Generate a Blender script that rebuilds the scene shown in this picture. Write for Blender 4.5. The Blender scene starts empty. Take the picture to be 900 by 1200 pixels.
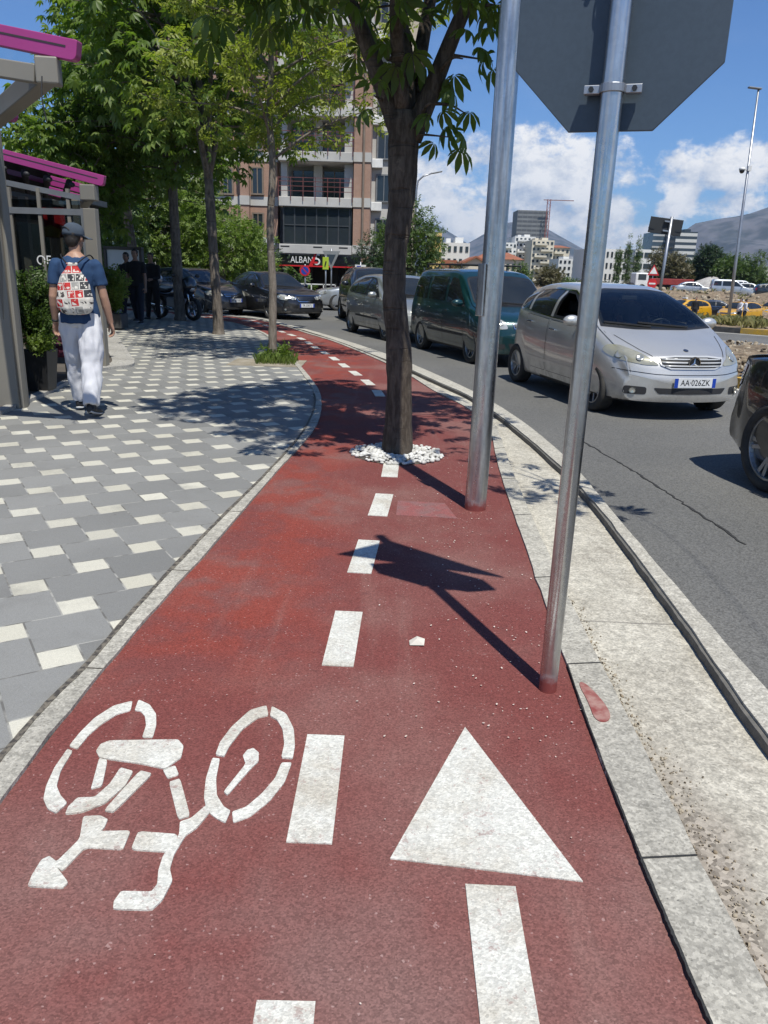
import bpy, bmesh, math, random
import numpy as np
from mathutils import Vector, Matrix, Quaternion
from mathutils import noise as mnoise
from mathutils.bvhtree import BVHTree
from mathutils.geometry import delaunay_2d_cdt
R = math.radians
PI = math.pi
random.seed(7)
RNG = np.random.default_rng(11)
scene = bpy.context.scene
COL = scene.collection

# ------------------------------------------------------------------ camera
F_PX, HZ, ROLL, CAM_H = 914.0, 318.0, 0.031, 1.46
TH = math.atan((600 - HZ) / F_PX)
_fw = np.array([0, math.cos(TH), -math.sin(TH)])
_up0 = np.array([0, math.sin(TH), math.cos(TH)])
_rt0 = np.array([1.0, 0, 0])
_rt = math.cos(ROLL) * _rt0 + math.sin(ROLL) * _up0
_up = -math.sin(ROLL) * _rt0 + math.cos(ROLL) * _up0
cam_data = bpy.data.cameras.new('camera')
cam = bpy.data.objects.new('camera', cam_data)
COL.objects.link(cam)
cam_data.sensor_fit = 'VERTICAL'
cam_data.sensor_height = 24
cam_data.lens = F_PX / 1200 * 24
cam_data.clip_start = 0.05
cam_data.clip_end = 30000
M = Matrix(((_rt[0], _up[0], -_fw[0]), (_rt[1], _up[1], -_fw[1]), (_rt[2], _up[2], -_fw[2])))
cam.matrix_world = Matrix.Translation((0, 0, CAM_H)) @ M.to_4x4()
scene.camera = cam


def at(px, py, Y):
    """surveying helper: the real-world point at depth Y on the sight line of a picture point"""
    d = _fw * F_PX + _rt * (px - 450) + _up * (600 - py)
    t = Y / d[1]
    return Vector((d[0] * t, Y, CAM_H + d[2] * t))


def gr(px, py, z=0.0):
    d = _fw * F_PX + _rt * (px - 450) + _up * (600 - py)
    t = (z - CAM_H) / d[2]
    return Vector((d[0] * t, d[1] * t, z))


# ------------------------------------------------------------------ object helpers
def tag(o, label=None, cat=None, group=None, kind=None):
    if label: o['label'] = label
    if cat: o['category'] = cat
    if group: o['group'] = group
    if kind: o['kind'] = kind
    return o


def empty(name, label, cat, loc=(0, 0, 0), rz=0.0, group=None):
    o = bpy.data.objects.new(name, None)
    o.empty_display_size = 0.2
    COL.objects.link(o)
    o.location = loc
    o.rotation_euler = (0, 0, rz)
    return tag(o, label, cat, group)


def link(name, me, parent=None):
    o = bpy.data.objects.new(name, me)
    COL.objects.link(o)
    if parent is not None: o.parent = parent
    return o


def children(o):
    return [c for c in bpy.data.objects if c.parent == o]


def copy_tree(o, loc=None, rz=None, label=None, parent=None):
    c = o.copy()
    COL.objects.link(c)
    if parent is not None: c.parent = parent
    for ch in children(o): copy_tree(ch, parent=c)
    if loc is not None: c.location = loc
    if rz is not None: c.rotation_euler = (0, 0, rz)
    if label: c['label'] = label
    return c


class MB:
    """collects boxes, tubes, lathes, prisms; build() links them as ONE mesh"""
    def __init__(s):
        s.v, s.f, s.mi = [], [], []

    def add(s, verts, faces, m=0):
        n = len(s.v)
        s.v += [tuple(p) for p in verts]
        s.f += [tuple(i + n for i in f) for f in faces]
        s.mi += [m] * len(faces)
        return s

    def box(s, c, d, rz=0.0, m=0, mat=None):
        x, y, z = d[0] / 2, d[1] / 2, d[2] / 2
        vs = [Vector(p) for p in ((-x, -y, -z), (x, -y, -z), (x, y, -z), (-x, y, -z), (-x, -y, z), (x, -y, z), (x, y, z), (-x, y, z))]
        Mx = Matrix.Translation(Vector(c)) @ (mat if mat is not None else Matrix.Rotation(rz, 4, 'Z'))
        return s.add([Mx @ v for v in vs], [(0, 3, 2, 1), (4, 5, 6, 7), (0, 1, 5, 4), (1, 2, 6, 5), (2, 3, 7, 6), (3, 0, 4, 7)], m)

    def bar(s, a, b, w, h, m=0, up=(0, 0, 1)):
        """box beam from a to b, w across, h along up"""
        a, b = Vector(a), Vector(b)
        d = (b - a)
        L = d.length
        x = d.normalized()
        u = Vector(up)
        y = u.cross(x)
        if y.length < 1e-5: y = Vector((0, 1, 0)).cross(x)
        y.normalize()
        z = x.cross(y)
        mat = Matrix((x, y, z)).transposed().to_4x4()
        return s.box((a + b) / 2, (L, w, h), m=m, mat=mat)

    def tube(s, pts, rad, n=10, m=0, cap=True, side=None):
        """rad: radius, list of radii or list of (a, b) half axes"""
        pts = [Vector(p) for p in pts]
        k = len(pts)
        if not isinstance(rad, (list, tuple)): rad = [rad] * k
        vs, fs = [], []
        prev = Vector(side) if side is not None else None
        for i, p in enumerate(pts):
            t = (pts[min(i + 1, k - 1)] - pts[max(i - 1, 0)]).normalized()
            if prev is None:
                prev = Vector((1, 0, 0)) if abs(t.x) < 0.8 else Vector((0, 1, 0))
            a = prev - t * prev.dot(t)
            if a.length < 1e-6: a = t.orthogonal()
            a.normalize()
            prev = a
            b = t.cross(a)
            ra, rb = rad[i] if isinstance(rad[i], (tuple, list)) else (rad[i], rad[i])
            for j in range(n):
                q = 2 * PI * j / n
                vs.append(p + a * (ra * math.cos(q)) + b * (rb * math.sin(q)))
        for i in range(k - 1):
            for j in range(n):
                fs.append((i * n + j, i * n + (j + 1) % n, (i + 1) * n + (j + 1) % n, (i + 1) * n + j))
        if cap:
            fs.append(tuple(range(n - 1, -1, -1)))
            fs.append(tuple(range((k - 1) * n, k * n)))
        return s.add(vs, fs, m)

    def lathe(s, prof, c=(0, 0, 0), n=24, m=0, axis='Z', close=False):
        """prof: list of (r, h)"""
        vs, fs = [], []
        c = Vector(c)
        for r, h in prof:
            for j in range(n):
                q = 2 * PI * j / n
                p = (r * math.cos(q), r * math.sin(q), h)
                if axis == 'Y': p = (p[0], p[2], p[1])
                if axis == 'X': p = (p[2], p[0], p[1])
                vs.append(c + Vector(p))
        k = len(prof)
        for i in range(k - 1 + (1 if close else 0)):
            i2 = (i + 1) % k
            for j in range(n):
                f = (i * n + j, i * n + (j + 1) % n, i2 * n + (j + 1) % n, i2 * n + j)
                fs.append(f if axis != 'Y' else f[::-1])
        return s.add(vs, fs, m)

    def sphere(s, c, r, n=10, m=0):
        rr = r if isinstance(r, (tuple, list)) else (r, r, r)
        vs, fs = [], []
        k = n // 2 + 1
        for i in range(1, k):
            a = PI * i / k
            for j in range(n):
                q = 2 * PI * j / n
                vs.append((c[0] + rr[0] * math.sin(a) * math.cos(q), c[1] + rr[1] * math.sin(a) * math.sin(q), c[2] + rr[2] * math.cos(a)))
        top, bot = len(vs), len(vs) + 1
        vs += [(c[0], c[1], c[2] + rr[2]), (c[0], c[1], c[2] - rr[2])]
        for i in range(k - 2):
            for j in range(n):
                fs.append((i * n + j, (i + 1) * n + j, (i + 1) * n + (j + 1) % n, i * n + (j + 1) % n))
        for j in range(n):
            fs.append((top, j, (j + 1) % n))
            fs.append((bot, (k - 2) * n + (j + 1) % n, (k - 2) * n + j))
        return s.add(vs, fs, m)

    def prism(s, poly, z0, z1, m=0):
        """2D polygon extruded from z0 to z1"""
        n = len(poly)
        A = sum(poly[i][0] * poly[(i + 1) % n][1] - poly[(i + 1) % n][0] * poly[i][1] for i in range(n))
        if A < 0: poly = poly[::-1]
        vs = [(x, y, z0) for x, y in poly] + [(x, y, z1) for x, y in poly]
        fs = [tuple(range(n - 1, -1, -1)), tuple(range(n, 2 * n))] + [(i, (i + 1) % n, n + (i + 1) % n, n + i) for i in range(n)]
        return s.add(vs, fs, m)

    def xf(s, mat, start=0):
        for i in range(start, len(s.v)): s.v[i] = tuple(mat @ Vector(s.v[i]))
        return s

    def mesh(s, name, mats, smooth=False):
        me = bpy.data.meshes.new(name)
        me.from_pydata(s.v, [], s.f)
        for mt in (mats if isinstance(mats, (list, tuple)) else [mats]): me.materials.append(mt)
        if any(s.mi): me.polygons.foreach_set('material_index', s.mi)
        if smooth: me.polygons.foreach_set('use_smooth', [True] * len(s.f))
        me.validate()
        me.update()
        return me

    def build(s, name, mats, parent=None, smooth=False, bevel=0, segs=2):
        o = link(name, s.mesh(name, mats, smooth), parent)
        if bevel:
            b = o.modifiers.new('bevel', 'BEVEL')
            b.width = bevel
            b.segments = segs
            b.limit_method = 'ANGLE'
            b.angle_limit = R(35)
        return o


def smooth_by_angle(o, ang=40):
    me = o.data
    bm = bmesh.new()
    bm.from_mesh(me)
    for f in bm.faces: f.smooth = True
    for e in bm.edges:
        e.smooth = not (len(e.link_faces) == 2 and e.calc_face_angle(0) > R(ang))
    bm.to_mesh(me)
    bm.free()
    return o


def spline(pts, n=8):
    """Catmull-Rom through the points (any dimension)"""
    P = [np.array(p, float) for p in pts]
    P = [2 * P[0] - P[1]] + P + [2 * P[-1] - P[-2]]
    out = []
    for i in range(1, len(P) - 2):
        p0, p1, p2, p3 = P[i - 1:i + 3]
        for k in range(n):
            t = k / n
            out.append(0.5 * ((2 * p1) + (-p0 + p2) * t + (2 * p0 - 5 * p1 + 4 * p2 - p3) * t * t + (-p0 + 3 * p1 - 3 * p2 + p3) * t ** 3))
    out.append(P[-2])
    return out


def resample(pts, n):
    P = np.array(pts)
    d = np.r_[0, np.cumsum(np.linalg.norm(np.diff(P, axis=0), axis=1))]
    t = np.linspace(0, d[-1], n)
    return np.stack([np.interp(t, d, P[:, k]) for k in range(P.shape[1])], 1)


def interp(tbl, x):
    xs = [a for a, _ in tbl]
    ys = [b for _, b in tbl]
    # monotone cubic
    n = len(xs)
    if x <= xs[0]: return ys[0]
    if x >= xs[-1]: return ys[-1]
    d = [(ys[i + 1] - ys[i]) / (xs[i + 1] - xs[i]) for i in range(n - 1)]
    m = [d[0]] + [0 if d[i - 1] * d[i] <= 0 else 2 * d[i - 1] * d[i] / (d[i - 1] + d[i]) for i in range(1, n - 1)] + [d[-1]]
    for i in range(n - 1):
        if x <= xs[i + 1]:
            h = xs[i + 1] - xs[i]
            t = (x - xs[i]) / h
            return ((1 + 2 * t) * (1 - t) ** 2 * ys[i] + t * (1 - t) ** 2 * h * m[i] + t * t * (3 - 2 * t) * ys[i + 1] + t * t * (t - 1) * h * m[i + 1])


# ------------------------------------------------------------------ node expressions
class X:
    """a node socket with arithmetic"""
    def __init__(s, t, k): s.t, s.k = t, k

    def _m(s, op, *o):
        n = s.t.nodes.new('ShaderNodeMath')
        n.operation = op
        for i, a in enumerate((s,) + o):
            if isinstance(a, X): s.t.links.new(a.k, n.inputs[i])
            else: n.inputs[i].default_value = a
        return X(s.t, n.outputs[0])

    def __add__(s, o): return s._m('ADD', o)
    def __radd__(s, o): return s._m('ADD', o)
    def __sub__(s, o): return s._m('SUBTRACT', o)
    def __rsub__(s, o): return (s * -1) + o
    def __mul__(s, o): return s._m('MULTIPLY', o)
    def __rmul__(s, o): return s._m('MULTIPLY', o)
    def __truediv__(s, o): return s._m('DIVIDE', o)
    def lt(s, o): return s._m('LESS_THAN', o)
    def gt(s, o): return s._m('GREATER_THAN', o)
    def eq(s, o): return s._m('COMPARE', o, 0.1)
    def mx(s, o): return s._m('MAXIMUM', o)
    def mn(s, o): return s._m('MINIMUM', o)
    def floor(s): return s._m('FLOOR')
    def abs(s): return s._m('ABSOLUTE')
    def sat(s):
        r = s._m('ADD', 0.0)
        r.k.node.use_clamp = True
        return r
    def ramp(s, a, b):
        n = s.t.nodes.new('ShaderNodeMapRange')
        n.interpolation_type = 'SMOOTHSTEP'
        s.t.links.new(s.k, n.inputs[0])
        n.inputs[1].default_value, n.inputs[2].default_value = a, b
        return X(s.t, n.outputs[0])


def combine(t, x, y, z=0.0):
    n = t.nodes.new('ShaderNodeCombineXYZ')
    for i, a in enumerate((x, y, z)):
        if isinstance(a, X): t.links.new(a.k, n.inputs[i])
        else: n.inputs[i].default_value = a
    return X(t, n.outputs[0])


def noise(t, vec, scale, detail=3, rough=0.55, out=0, dist=0):
    n = t.nodes.new('ShaderNodeTexNoise')
    n.inputs['Scale'].default_value = scale
    n.inputs['Detail'].default_value = detail
    n.inputs['Roughness'].default_value = rough
    n.inputs['Distortion'].default_value = dist
    if vec is not None: t.links.new(vec.k, n.inputs['Vector'])
    return X(t, n.outputs[out])


def voronoi(t, vec, scale, feature='F1', out='Distance', rnd=1.0):
    n = t.nodes.new('ShaderNodeTexVoronoi')
    n.feature = feature
    n.inputs['Scale'].default_value = scale
    n.inputs['Randomness'].default_value = rnd
    if vec is not None: t.links.new(vec.k, n.inputs['Vector'])
    return X(t, n.outputs[out])


def mixc(t, fac, a, b, mode='MIX'):
    n = t.nodes.new('ShaderNodeMix')
    n.data_type = 'RGBA'
    n.blend_type = mode
    n.clamp_factor = True
    for i, q in ((0, fac), (6, a), (7, b)):
        if isinstance(q, X): t.links.new(q.k, n.inputs[i])
        elif i == 0: n.inputs[0].default_value = q
        else: n.inputs[i].default_value = (*q, 1)
    return X(t, n.outputs[2])


def new_mat(name):
    m = bpy.data.materials.new(name)
    m.use_nodes = True
    t = m.node_tree
    b = t.nodes['Principled BSDF']
    tc = t.nodes.new('ShaderNodeTexCoord')
    return m, t, b, X(t, tc.outputs['Object'])


def put(t, b, key, v):
    if isinstance(v, X): t.links.new(v.k, b.inputs[key])
    else: b.inputs[key].default_value = (*v, 1) if isinstance(v, tuple) and len(v) == 3 else v


def bump(t, b, h, strength=0.3, dist=0.01):
    n = t.nodes.new('ShaderNodeBump')
    n.inputs['Strength'].default_value = strength
    n.inputs['Distance'].default_value = dist
    t.links.new(h.k, n.inputs['Height'])
    t.links.new(n.outputs[0], b.inputs['Normal'])


def pm(name, col, rough=0.6, metal=0.0, col2=None, vs=3.0, va=0.6, bs=0, bstr=0.3, bdist=0.005, grain=0, gs=200, coat=0, spec=0.5, stretch=None, emit=None):
    """principled material: two-tone noise, grain, bump"""
    m, t, b, P = new_mat(name)
    if stretch:
        mp = t.nodes.new('ShaderNodeMapping')
        mp.inputs['Scale'].default_value = stretch
        t.links.new(P.k, mp.inputs[0])
        P = X(t, mp.outputs[0])
    if col2 is None: col2 = tuple(c * 0.8 for c in col)
    f = noise(t, P, vs, 4)
    c = mixc(t, f.ramp(0.5 - 0.5 * va / 2 - .05, 0.5 + 0.5 * va / 2 + .05), col, col2)
    if grain:
        g = noise(t, P, gs, 2).ramp(0.3, 0.7)
        c = mixc(t, 1.0, c, mixc(t, g, (1 - grain,) * 3, (1 + grain,) * 3), 'MULTIPLY')
    put(t, b, 'Base Color', c)
    b.inputs['Roughness'].default_value = rough
    b.inputs['Metallic'].default_value = metal
    b.inputs['Specular IOR Level'].default_value = spec
    if coat:
        b.inputs['Coat Weight'].default_value = coat
        b.inputs['Coat Roughness'].default_value = 0.04
    if bs: bump(t, b, noise(t, P, bs, 4), bstr, bdist)
    if emit:
        b.inputs['Emission Color'].default_value = (*emit[0], 1)
        b.inputs['Emission Strength'].default_value = emit[1]
    return m


def leaf_mat(name, a, b_, trans=0.35, rough=0.45, scale=1.2):
    m, t, b, P = new_mat(name)
    n1 = noise(t, P, scale, 3)
    wn = t.nodes.new('ShaderNodeNewGeometry')
    rnd = X(t, wn.outputs['Random Per Island'])
    f = (n1.ramp(0.35, 0.65) * 0.5 + rnd * 0.5)
    c = mixc(t, f, a, b_)
    put(t, b, 'Base Color', c)
    b.inputs['Roughness'].default_value = rough
    b.inputs['Specular IOR Level'].default_value = 0.4
    tr = t.nodes.new('ShaderNodeBsdfTranslucent')
    tc = mixc(t, 1.0, c, (1.3, 1.5, 0.55), 'MULTIPLY')
    t.links.new(tc.k, tr.inputs[0])
    mx = t.nodes.new('ShaderNodeMixShader')
    mx.inputs[0].default_value = trans
    out = t.nodes['Material Output']
    t.links.new(b.outputs[0], mx.inputs[1])
    t.links.new(tr.outputs[0], mx.inputs[2])
    t.links.new(mx.outputs[0], out.inputs['Surface'])
    return m
# ------------------------------------------------------------------ sun and sky
SUN = Vector((0.365, -0.931, 0)).normalized() * math.cos(R(63)) + Vector((0, 0, math.sin(R(63))))
sl = bpy.data.lights.new('sun', 'SUN')
sl.energy = 5.0
sl.angle = R(0.53)
sl.color = (1.0, 0.972, 0.885)
so = link('sun', sl)
so.rotation_euler = SUN.to_track_quat('Z', 'Y').to_euler()

world = bpy.data.worlds.new('World')
scene.world = world
world.use_nodes = True
wt = world.node_tree
bg = wt.nodes['Background']
sky = wt.nodes.new('ShaderNodeTexSky')
sky.sky_type = 'NISHITA'
sky.sun_disc = False
sky.sun_elevation = R(63)
sky.sun_rotation = math.atan2(SUN.x, SUN.y)
sky.altitude = 100
sky.air_density = 1.0
sky.dust_density = 0.0
sky.ozone_density = 2.5
wtc = wt.nodes.new('ShaderNodeTexCoord')
wdir = X(wt, wtc.outputs['Generated'])
sep = wt.nodes.new('ShaderNodeSeparateXYZ')
wt.links.new(wdir.k, sep.inputs[0])
dx, dy, dz = (X(wt, sep.outputs[i]) for i in range(3))
az = dx._m('ARCTAN2', dy)
el = dz._m('ARCSINE')
# cumulus banks: bearing, elevation, half width, half height (radians)
BANKS = []
for (px, py, rx, ry) in [(640, 208, 78, 52), (560, 222, 62, 48), (515, 252, 48, 42), (600, 252, 95, 40), (702, 225, 44, 58),
                         (690, 282, 80, 20), (745, 278, 40, 13), (850, 198, 72, 26), (895, 192, 52, 34), (806, 228, 20, 28),
                         (784, 246, 15, 11), (498, 208, 30, 34), (862, 240, 60, 14)]:
    d = at(px, py, 100.0) - Vector((0, 0, CAM_H))
    BANKS.append((math.atan2(d.x, d.y), math.asin(d.normalized().z), rx / F_PX, ry / F_PX))
rb = random.Random(3)
for k in range(12):
    BANKS.append((rb.uniform(0.75, 5.6), rb.uniform(0.08, 0.4), rb.uniform(.1, .25), rb.uniform(.05, .1)))
mask = None
for a0, e0, ra, re in BANKS:
    q = az - a0
    if a0 > PI: q = (az + 2 * PI) - a0
    q = q * (1 / ra)
    w = (el - e0) * (1 / re)
    v = (q * q + w * w) * -1 + 1
    mask = v if mask is None else mask._m('SMOOTH_MAX', v, 0.35)
cv = combine(wt, az * 1.0, el * 1.35, 0.0)
n1 = noise(wt, cv, 11.0, 10, 0.66)
n2 = noise(wt, cv, 26.0, 8, 0.6)
cvu = combine(wt, az * 1.0 + 0.012, el * 1.35 + 0.022, 0.0)
n1u = noise(wt, cvu, 11.0, 10, 0.66)
dens = mask.mx(-1.2) * 0.5 + (n1 - 0.5) * 2.5 + (n2 - 0.5) * 1.1 + 0.10
cov = dens.ramp(0.0, 0.48)
wisp = noise(wt, combine(wt, az * 0.8, el * 2.2, 3.0), 5.0, 6, 0.6).ramp(0.48, 0.85) * 0.08
lit = ((n1 - n1u) * 4.2 + 0.66 + (n2 - 0.5) * 0.4 - (dens - 0.5).mx(0.0) * 0.16).sat()
cc = mixc(wt, lit, (0.44, 0.51, 0.63), (1.0, 0.985, 0.96))
SKY_STR = 0.073
CLOUD = 13.5
ccs = mixc(wt, 1.0, cc, (CLOUD, CLOUD, CLOUD), 'MULTIPLY')
skyc = mixc(wt, 1.0, X(wt, sky.outputs[0]), (0.70, 1.02, 1.46), 'MULTIPLY')
for nd in (ccs.k.node, skyc.k.node): nd.clamp_result = False
allc = mixc(wt, (cov * 0.94 + wisp).sat(), skyc, ccs)
wt.links.new(allc.k, bg.inputs['Color'])
bg.inputs['Strength'].default_value = SKY_STR

vs_ = scene.view_settings
vs_.view_transform = 'Standard'
vs_.look = 'None'
vs_.exposure = 0.16
vs_.gamma = 1
vs_.use_curve_mapping = False
scene.cycles.use_denoising = True
scene.cycles.denoiser = 'OPENIMAGEDENOISE'
scene.cycles.max_bounces = 7
scene.cycles.transparent_max_bounces = 8
scene.cycles.volume_bounces = 0
scene.cycles.sample_clamp_indirect = 6
scene.cycles.caustics_reflective = False
scene.cycles.caustics_refractive = False

# ------------------------------------------------------------------ ground materials
def mat_red():
    m, t, b, P = new_mat('red_coating')
    big = noise(t, P, 0.75, 4, 0.6)
    mid = noise(t, P, 3.1, 4, 0.6)
    c = mixc(t, big.ramp(0.42, 0.66), (0.165, 0.049, 0.043), (0.20, 0.095, 0.082))
    sp = t.nodes.new('ShaderNodeSeparateXYZ')
    t.links.new(P.k, sp.inputs[0])
    x, y = X(t, sp.outputs[0]), X(t, sp.outputs[1])
    # the newer, brighter coat laid along the left side and the dusty trodden coat near the arrow
    fresh = ((x * -1).ramp(-0.05, 0.6)) * (y.ramp(2.2, 3.1)) * (mid.ramp(0.38, 0.6))
    c = mixc(t, fresh * 0.75, c, (0.235, 0.045, 0.030))
    worn = (y * -1).ramp(-2.3, -1.1) * noise(t, P, 1.3, 4).ramp(0.32, 0.62)
    c = mixc(t, worn * 0.9, c, (0.195, 0.112, 0.100))
    trk = noise(t, combine(t, x * 7.0, y * .5, 1.0), 1.0, 5, .65).ramp(.52, .75)
    c = mixc(t, trk * .3, c, (0.24, 0.14, 0.12))
    dk = noise(t, P, 4.6, 5, 0.7).ramp(0.62, 0.75)
    c = mixc(t, dk * 0.6, c, (0.085, 0.035, 0.034))
    dust = noise(t, P, 2.0, 6, 0.75, dist=0.6).ramp(0.6, 0.8)
    c = mixc(t, dust * 0.38, c, (0.30, 0.19, 0.17))
    g = voronoi(t, P, 190, out='Color')
    gs = t.nodes.new('ShaderNodeSeparateColor')
    t.links.new(g.k, gs.inputs[0])
    gr_ = X(t, gs.outputs[0])
    c = mixc(t, 1.0, c, mixc(t, gr_, (0.74, 0.74, 0.74), (1.26, 1.26, 1.26)), 'MULTIPLY')
    pale = gr_.gt(0.992) * 0.4
    c = mixc(t, pale, c, (0.42, 0.30, 0.28))
    put(t, b, 'Base Color', c)
    b.inputs['Roughness'].default_value = 0.85
    b.inputs['Specular IOR Level'].default_value = 0.25
    bump(t, b, voronoi(t, P, 170) + noise(t, P, 60, 3) * 0.6, 0.38, 0.004)
    return m


def mat_asphalt():
    m, t, b, P = new_mat('asphalt')
    big = noise(t, P, 0.35, 4, 0.6)
    c = mixc(t, big.ramp(0.35, 0.7), (0.115, 0.114, 0.110), (0.145, 0.142, 0.134))
    st = noise(t, P, 2.3, 5, 0.7, dist=0.5).ramp(0.62, 0.8)
    c = mixc(t, st * 0.35, c, (0.20, 0.19, 0.165))
    dk = noise(t, P, 1.1, 4, 0.6).ramp(0.6, 0.75)
    c = mixc(t, dk * 0.35, c, (0.075, 0.075, 0.075))
    g = voronoi(t, P, 110, out='Color')
    gs = t.nodes.new('ShaderNodeSeparateColor')
    t.links.new(g.k, gs.inputs[0])
    c = mixc(t, 1.0, c, mixc(t, X(t, gs.outputs[0]), (0.7,) * 3, (1.3,) * 3), 'MULTIPLY')
    put(t, b, 'Base Color', c)
    b.inputs['Roughness'].default_value = 0.85
    b.inputs['Specular IOR Level'].default_value = 0.3
    bump(t, b, voronoi(t, P, 110), 0.4, 0.006)
    return m


def mat_concrete(name, a, b_, dirt, warm=0.4, gravel=False):
    m, t, b, P = new_mat(name)
    c = mixc(t, noise(t, P, 1.6, 5, 0.65).ramp(0.35, 0.65), a, b_)
    st = noise(t, P, 5.5, 6, 0.72, dist=0.4).ramp(0.55, 0.78)
    c = mixc(t, st * warm, c, dirt)
    pit = voronoi(t, P, 42).ramp(0.16, 0.05) * noise(t, P, 7, 3).ramp(0.5, 0.62)
    c = mixc(t, pit * 0.6, c, (0.09, 0.085, 0.08))
    gv = voronoi(t, P, 130, out='Color')
    gsv = t.nodes.new('ShaderNodeSeparateColor')
    t.links.new(gv.k, gsv.inputs[0])
    c = mixc(t, 1.0, c, mixc(t, X(t, gsv.outputs[0]), (0.72,) * 3, (1.22,) * 3), 'MULTIPLY')
    g2 = noise(t, P, 26, 6, 0.75).ramp(0.32, 0.68)
    c = mixc(t, 1.0, c, mixc(t, g2, (0.74,) * 3, (1.14,) * 3), 'MULTIPLY')
    wh = noise(t, P, 8.0, 6, 0.75, dist=.5).ramp(0.56, 0.72)
    c = mixc(t, wh * 0.45, c, tuple(min(.72, q * 1.45) for q in a))
    sk = voronoi(t, P, 23).ramp(0.10, 0.05) * noise(t, P, 3, 2).ramp(.42, .55)
    c = mixc(t, sk * .7, c, (0.13, 0.11, 0.085))
    if gravel:
        sp = t.nodes.new('ShaderNodeSeparateXYZ')
        t.links.new(P.k, sp.inputs[0])
        x, y = X(t, sp.outputs[0]), X(t, sp.outputs[1])
        edge = (x + noise(t, P, 3.0, 4) * 0.22 - 0.11).ramp(1.08, 0.9) * (y * -1).ramp(-2.7, -1.7)
        vcol = voronoi(t, P, 75, out='Color')
        gs = t.nodes.new('ShaderNodeSeparateColor')
        t.links.new(vcol.k, gs.inputs[0])
        c = mixc(t, edge, c, mixc(t, X(t, gs.outputs[0]), (0.13, 0.11, 0.09), (0.42, 0.37, 0.31)))
        jl = (y * 1.0 + (noise(t, P, 5, 3) - 0.5) * 0.05 - 3.28).abs().lt(0.007)
        c = mixc(t, jl * 0.6, c, (0.12, 0.11, 0.1))
    put(t, b, 'Base Color', c)
    b.inputs['Roughness'].default_value = 0.88
    b.inputs['Specular IOR Level'].default_value = 0.3
    bump(t, b, noise(t, P, 35, 5, 0.7) + pit * -0.6, 0.5, 0.008)
    return m


def mat_paving():
    m, t, b, P = new_mat('paving_stones')
    sp = t.nodes.new('ShaderNodeSeparateXYZ')
    t.links.new(P.k, sp.inputs[0])
    x, y = X(t, sp.outputs[0]), X(t, sp.outputs[1])
    ang, ox, oy, s = 0.560, -1.5686, 3.6742, 0.1553
    ca, sa = math.cos(ang), math.sin(ang)
    u = ((x - ox) * ca + (y - oy) * sa) * (1 / s)
    v = ((x - ox) * -sa + (y - oy) * ca) * (1 / s) + 1.0
    i, j = u.floor(), v.floor()
    fx, fy = u - i, v - j
    k = (i + j * 3)
    k = k - (k * 0.2 + 0.01).floor() * 5
    K = [k.eq(float(q)) for q in range(5)]
    w = 0.026
    L, Rr, Bt, Tp = fx.lt(w), fx.gt(1 - w), fy.lt(w), fy.gt(1 - w)
    joint = (L * (K[0] + K[3] + K[1])).mx(Rr * (K[0] + K[4] + K[2])).mx(Bt * (K[0] + K[3] + K[4])).mx(Tp * (K[0] + K[1] + K[2]))
    bi = i - K[4] - K[2]
    bj = j - K[1] - K[2]
    wn = t.nodes.new('ShaderNodeTexWhiteNoise')
    wn.noise_dimensions = '3D'
    t.links.new(combine(t, bi, bj, K[0]).k, wn.inputs[0])
    rnd = X(t, wn.outputs[0])
    wc = mixc(t, rnd, (0.172, 0.171, 0.163), (0.232, 0.230, 0.219))
    cream = mixc(t, rnd, (0.47, 0.445, 0.365), (0.57, 0.545, 0.46))
    c = mixc(t, K[0], wc, cream)
    st = noise(t, P, 2.6, 6, 0.7, dist=0.3)
    c = mixc(t, st.ramp(0.48, 0.75) * 0.45, c, (0.16, 0.155, 0.145))
    c = mixc(t, noise(t, P, 0.6, 3).ramp(0.45, 0.7) * 0.25, c, (0.30, 0.295, 0.28))
    spot = voronoi(t, P, 7.0).ramp(0.075, 0.04) * noise(t, P, 1.7, 2).ramp(0.5, 0.6)
    c = mixc(t, spot * 0.75, c, (0.09, 0.085, 0.08))
    g = noise(t, P, 330, 2).ramp(0.3, 0.7)
    c = mixc(t, 1.0, c, mixc(t, g, (0.86,) * 3, (1.14,) * 3), 'MULTIPLY')
    jc = mixc(t, noise(t, P, 9, 3).ramp(0.4, 0.6), (0.12, 0.115, 0.105), (0.34, 0.33, 0.30))
    c = mixc(t, joint * 0.9, c, jc)
    put(t, b, 'Base Color', c)
    b.inputs['Roughness'].default_value = 0.72
    b.inputs['Specular IOR Level'].default_value = 0.35
    bump(t, b, joint * -1.0 + noise(t, P, 90, 3) * 0.35 + rnd * 0.3, 0.5, 0.004)
    return m


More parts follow.
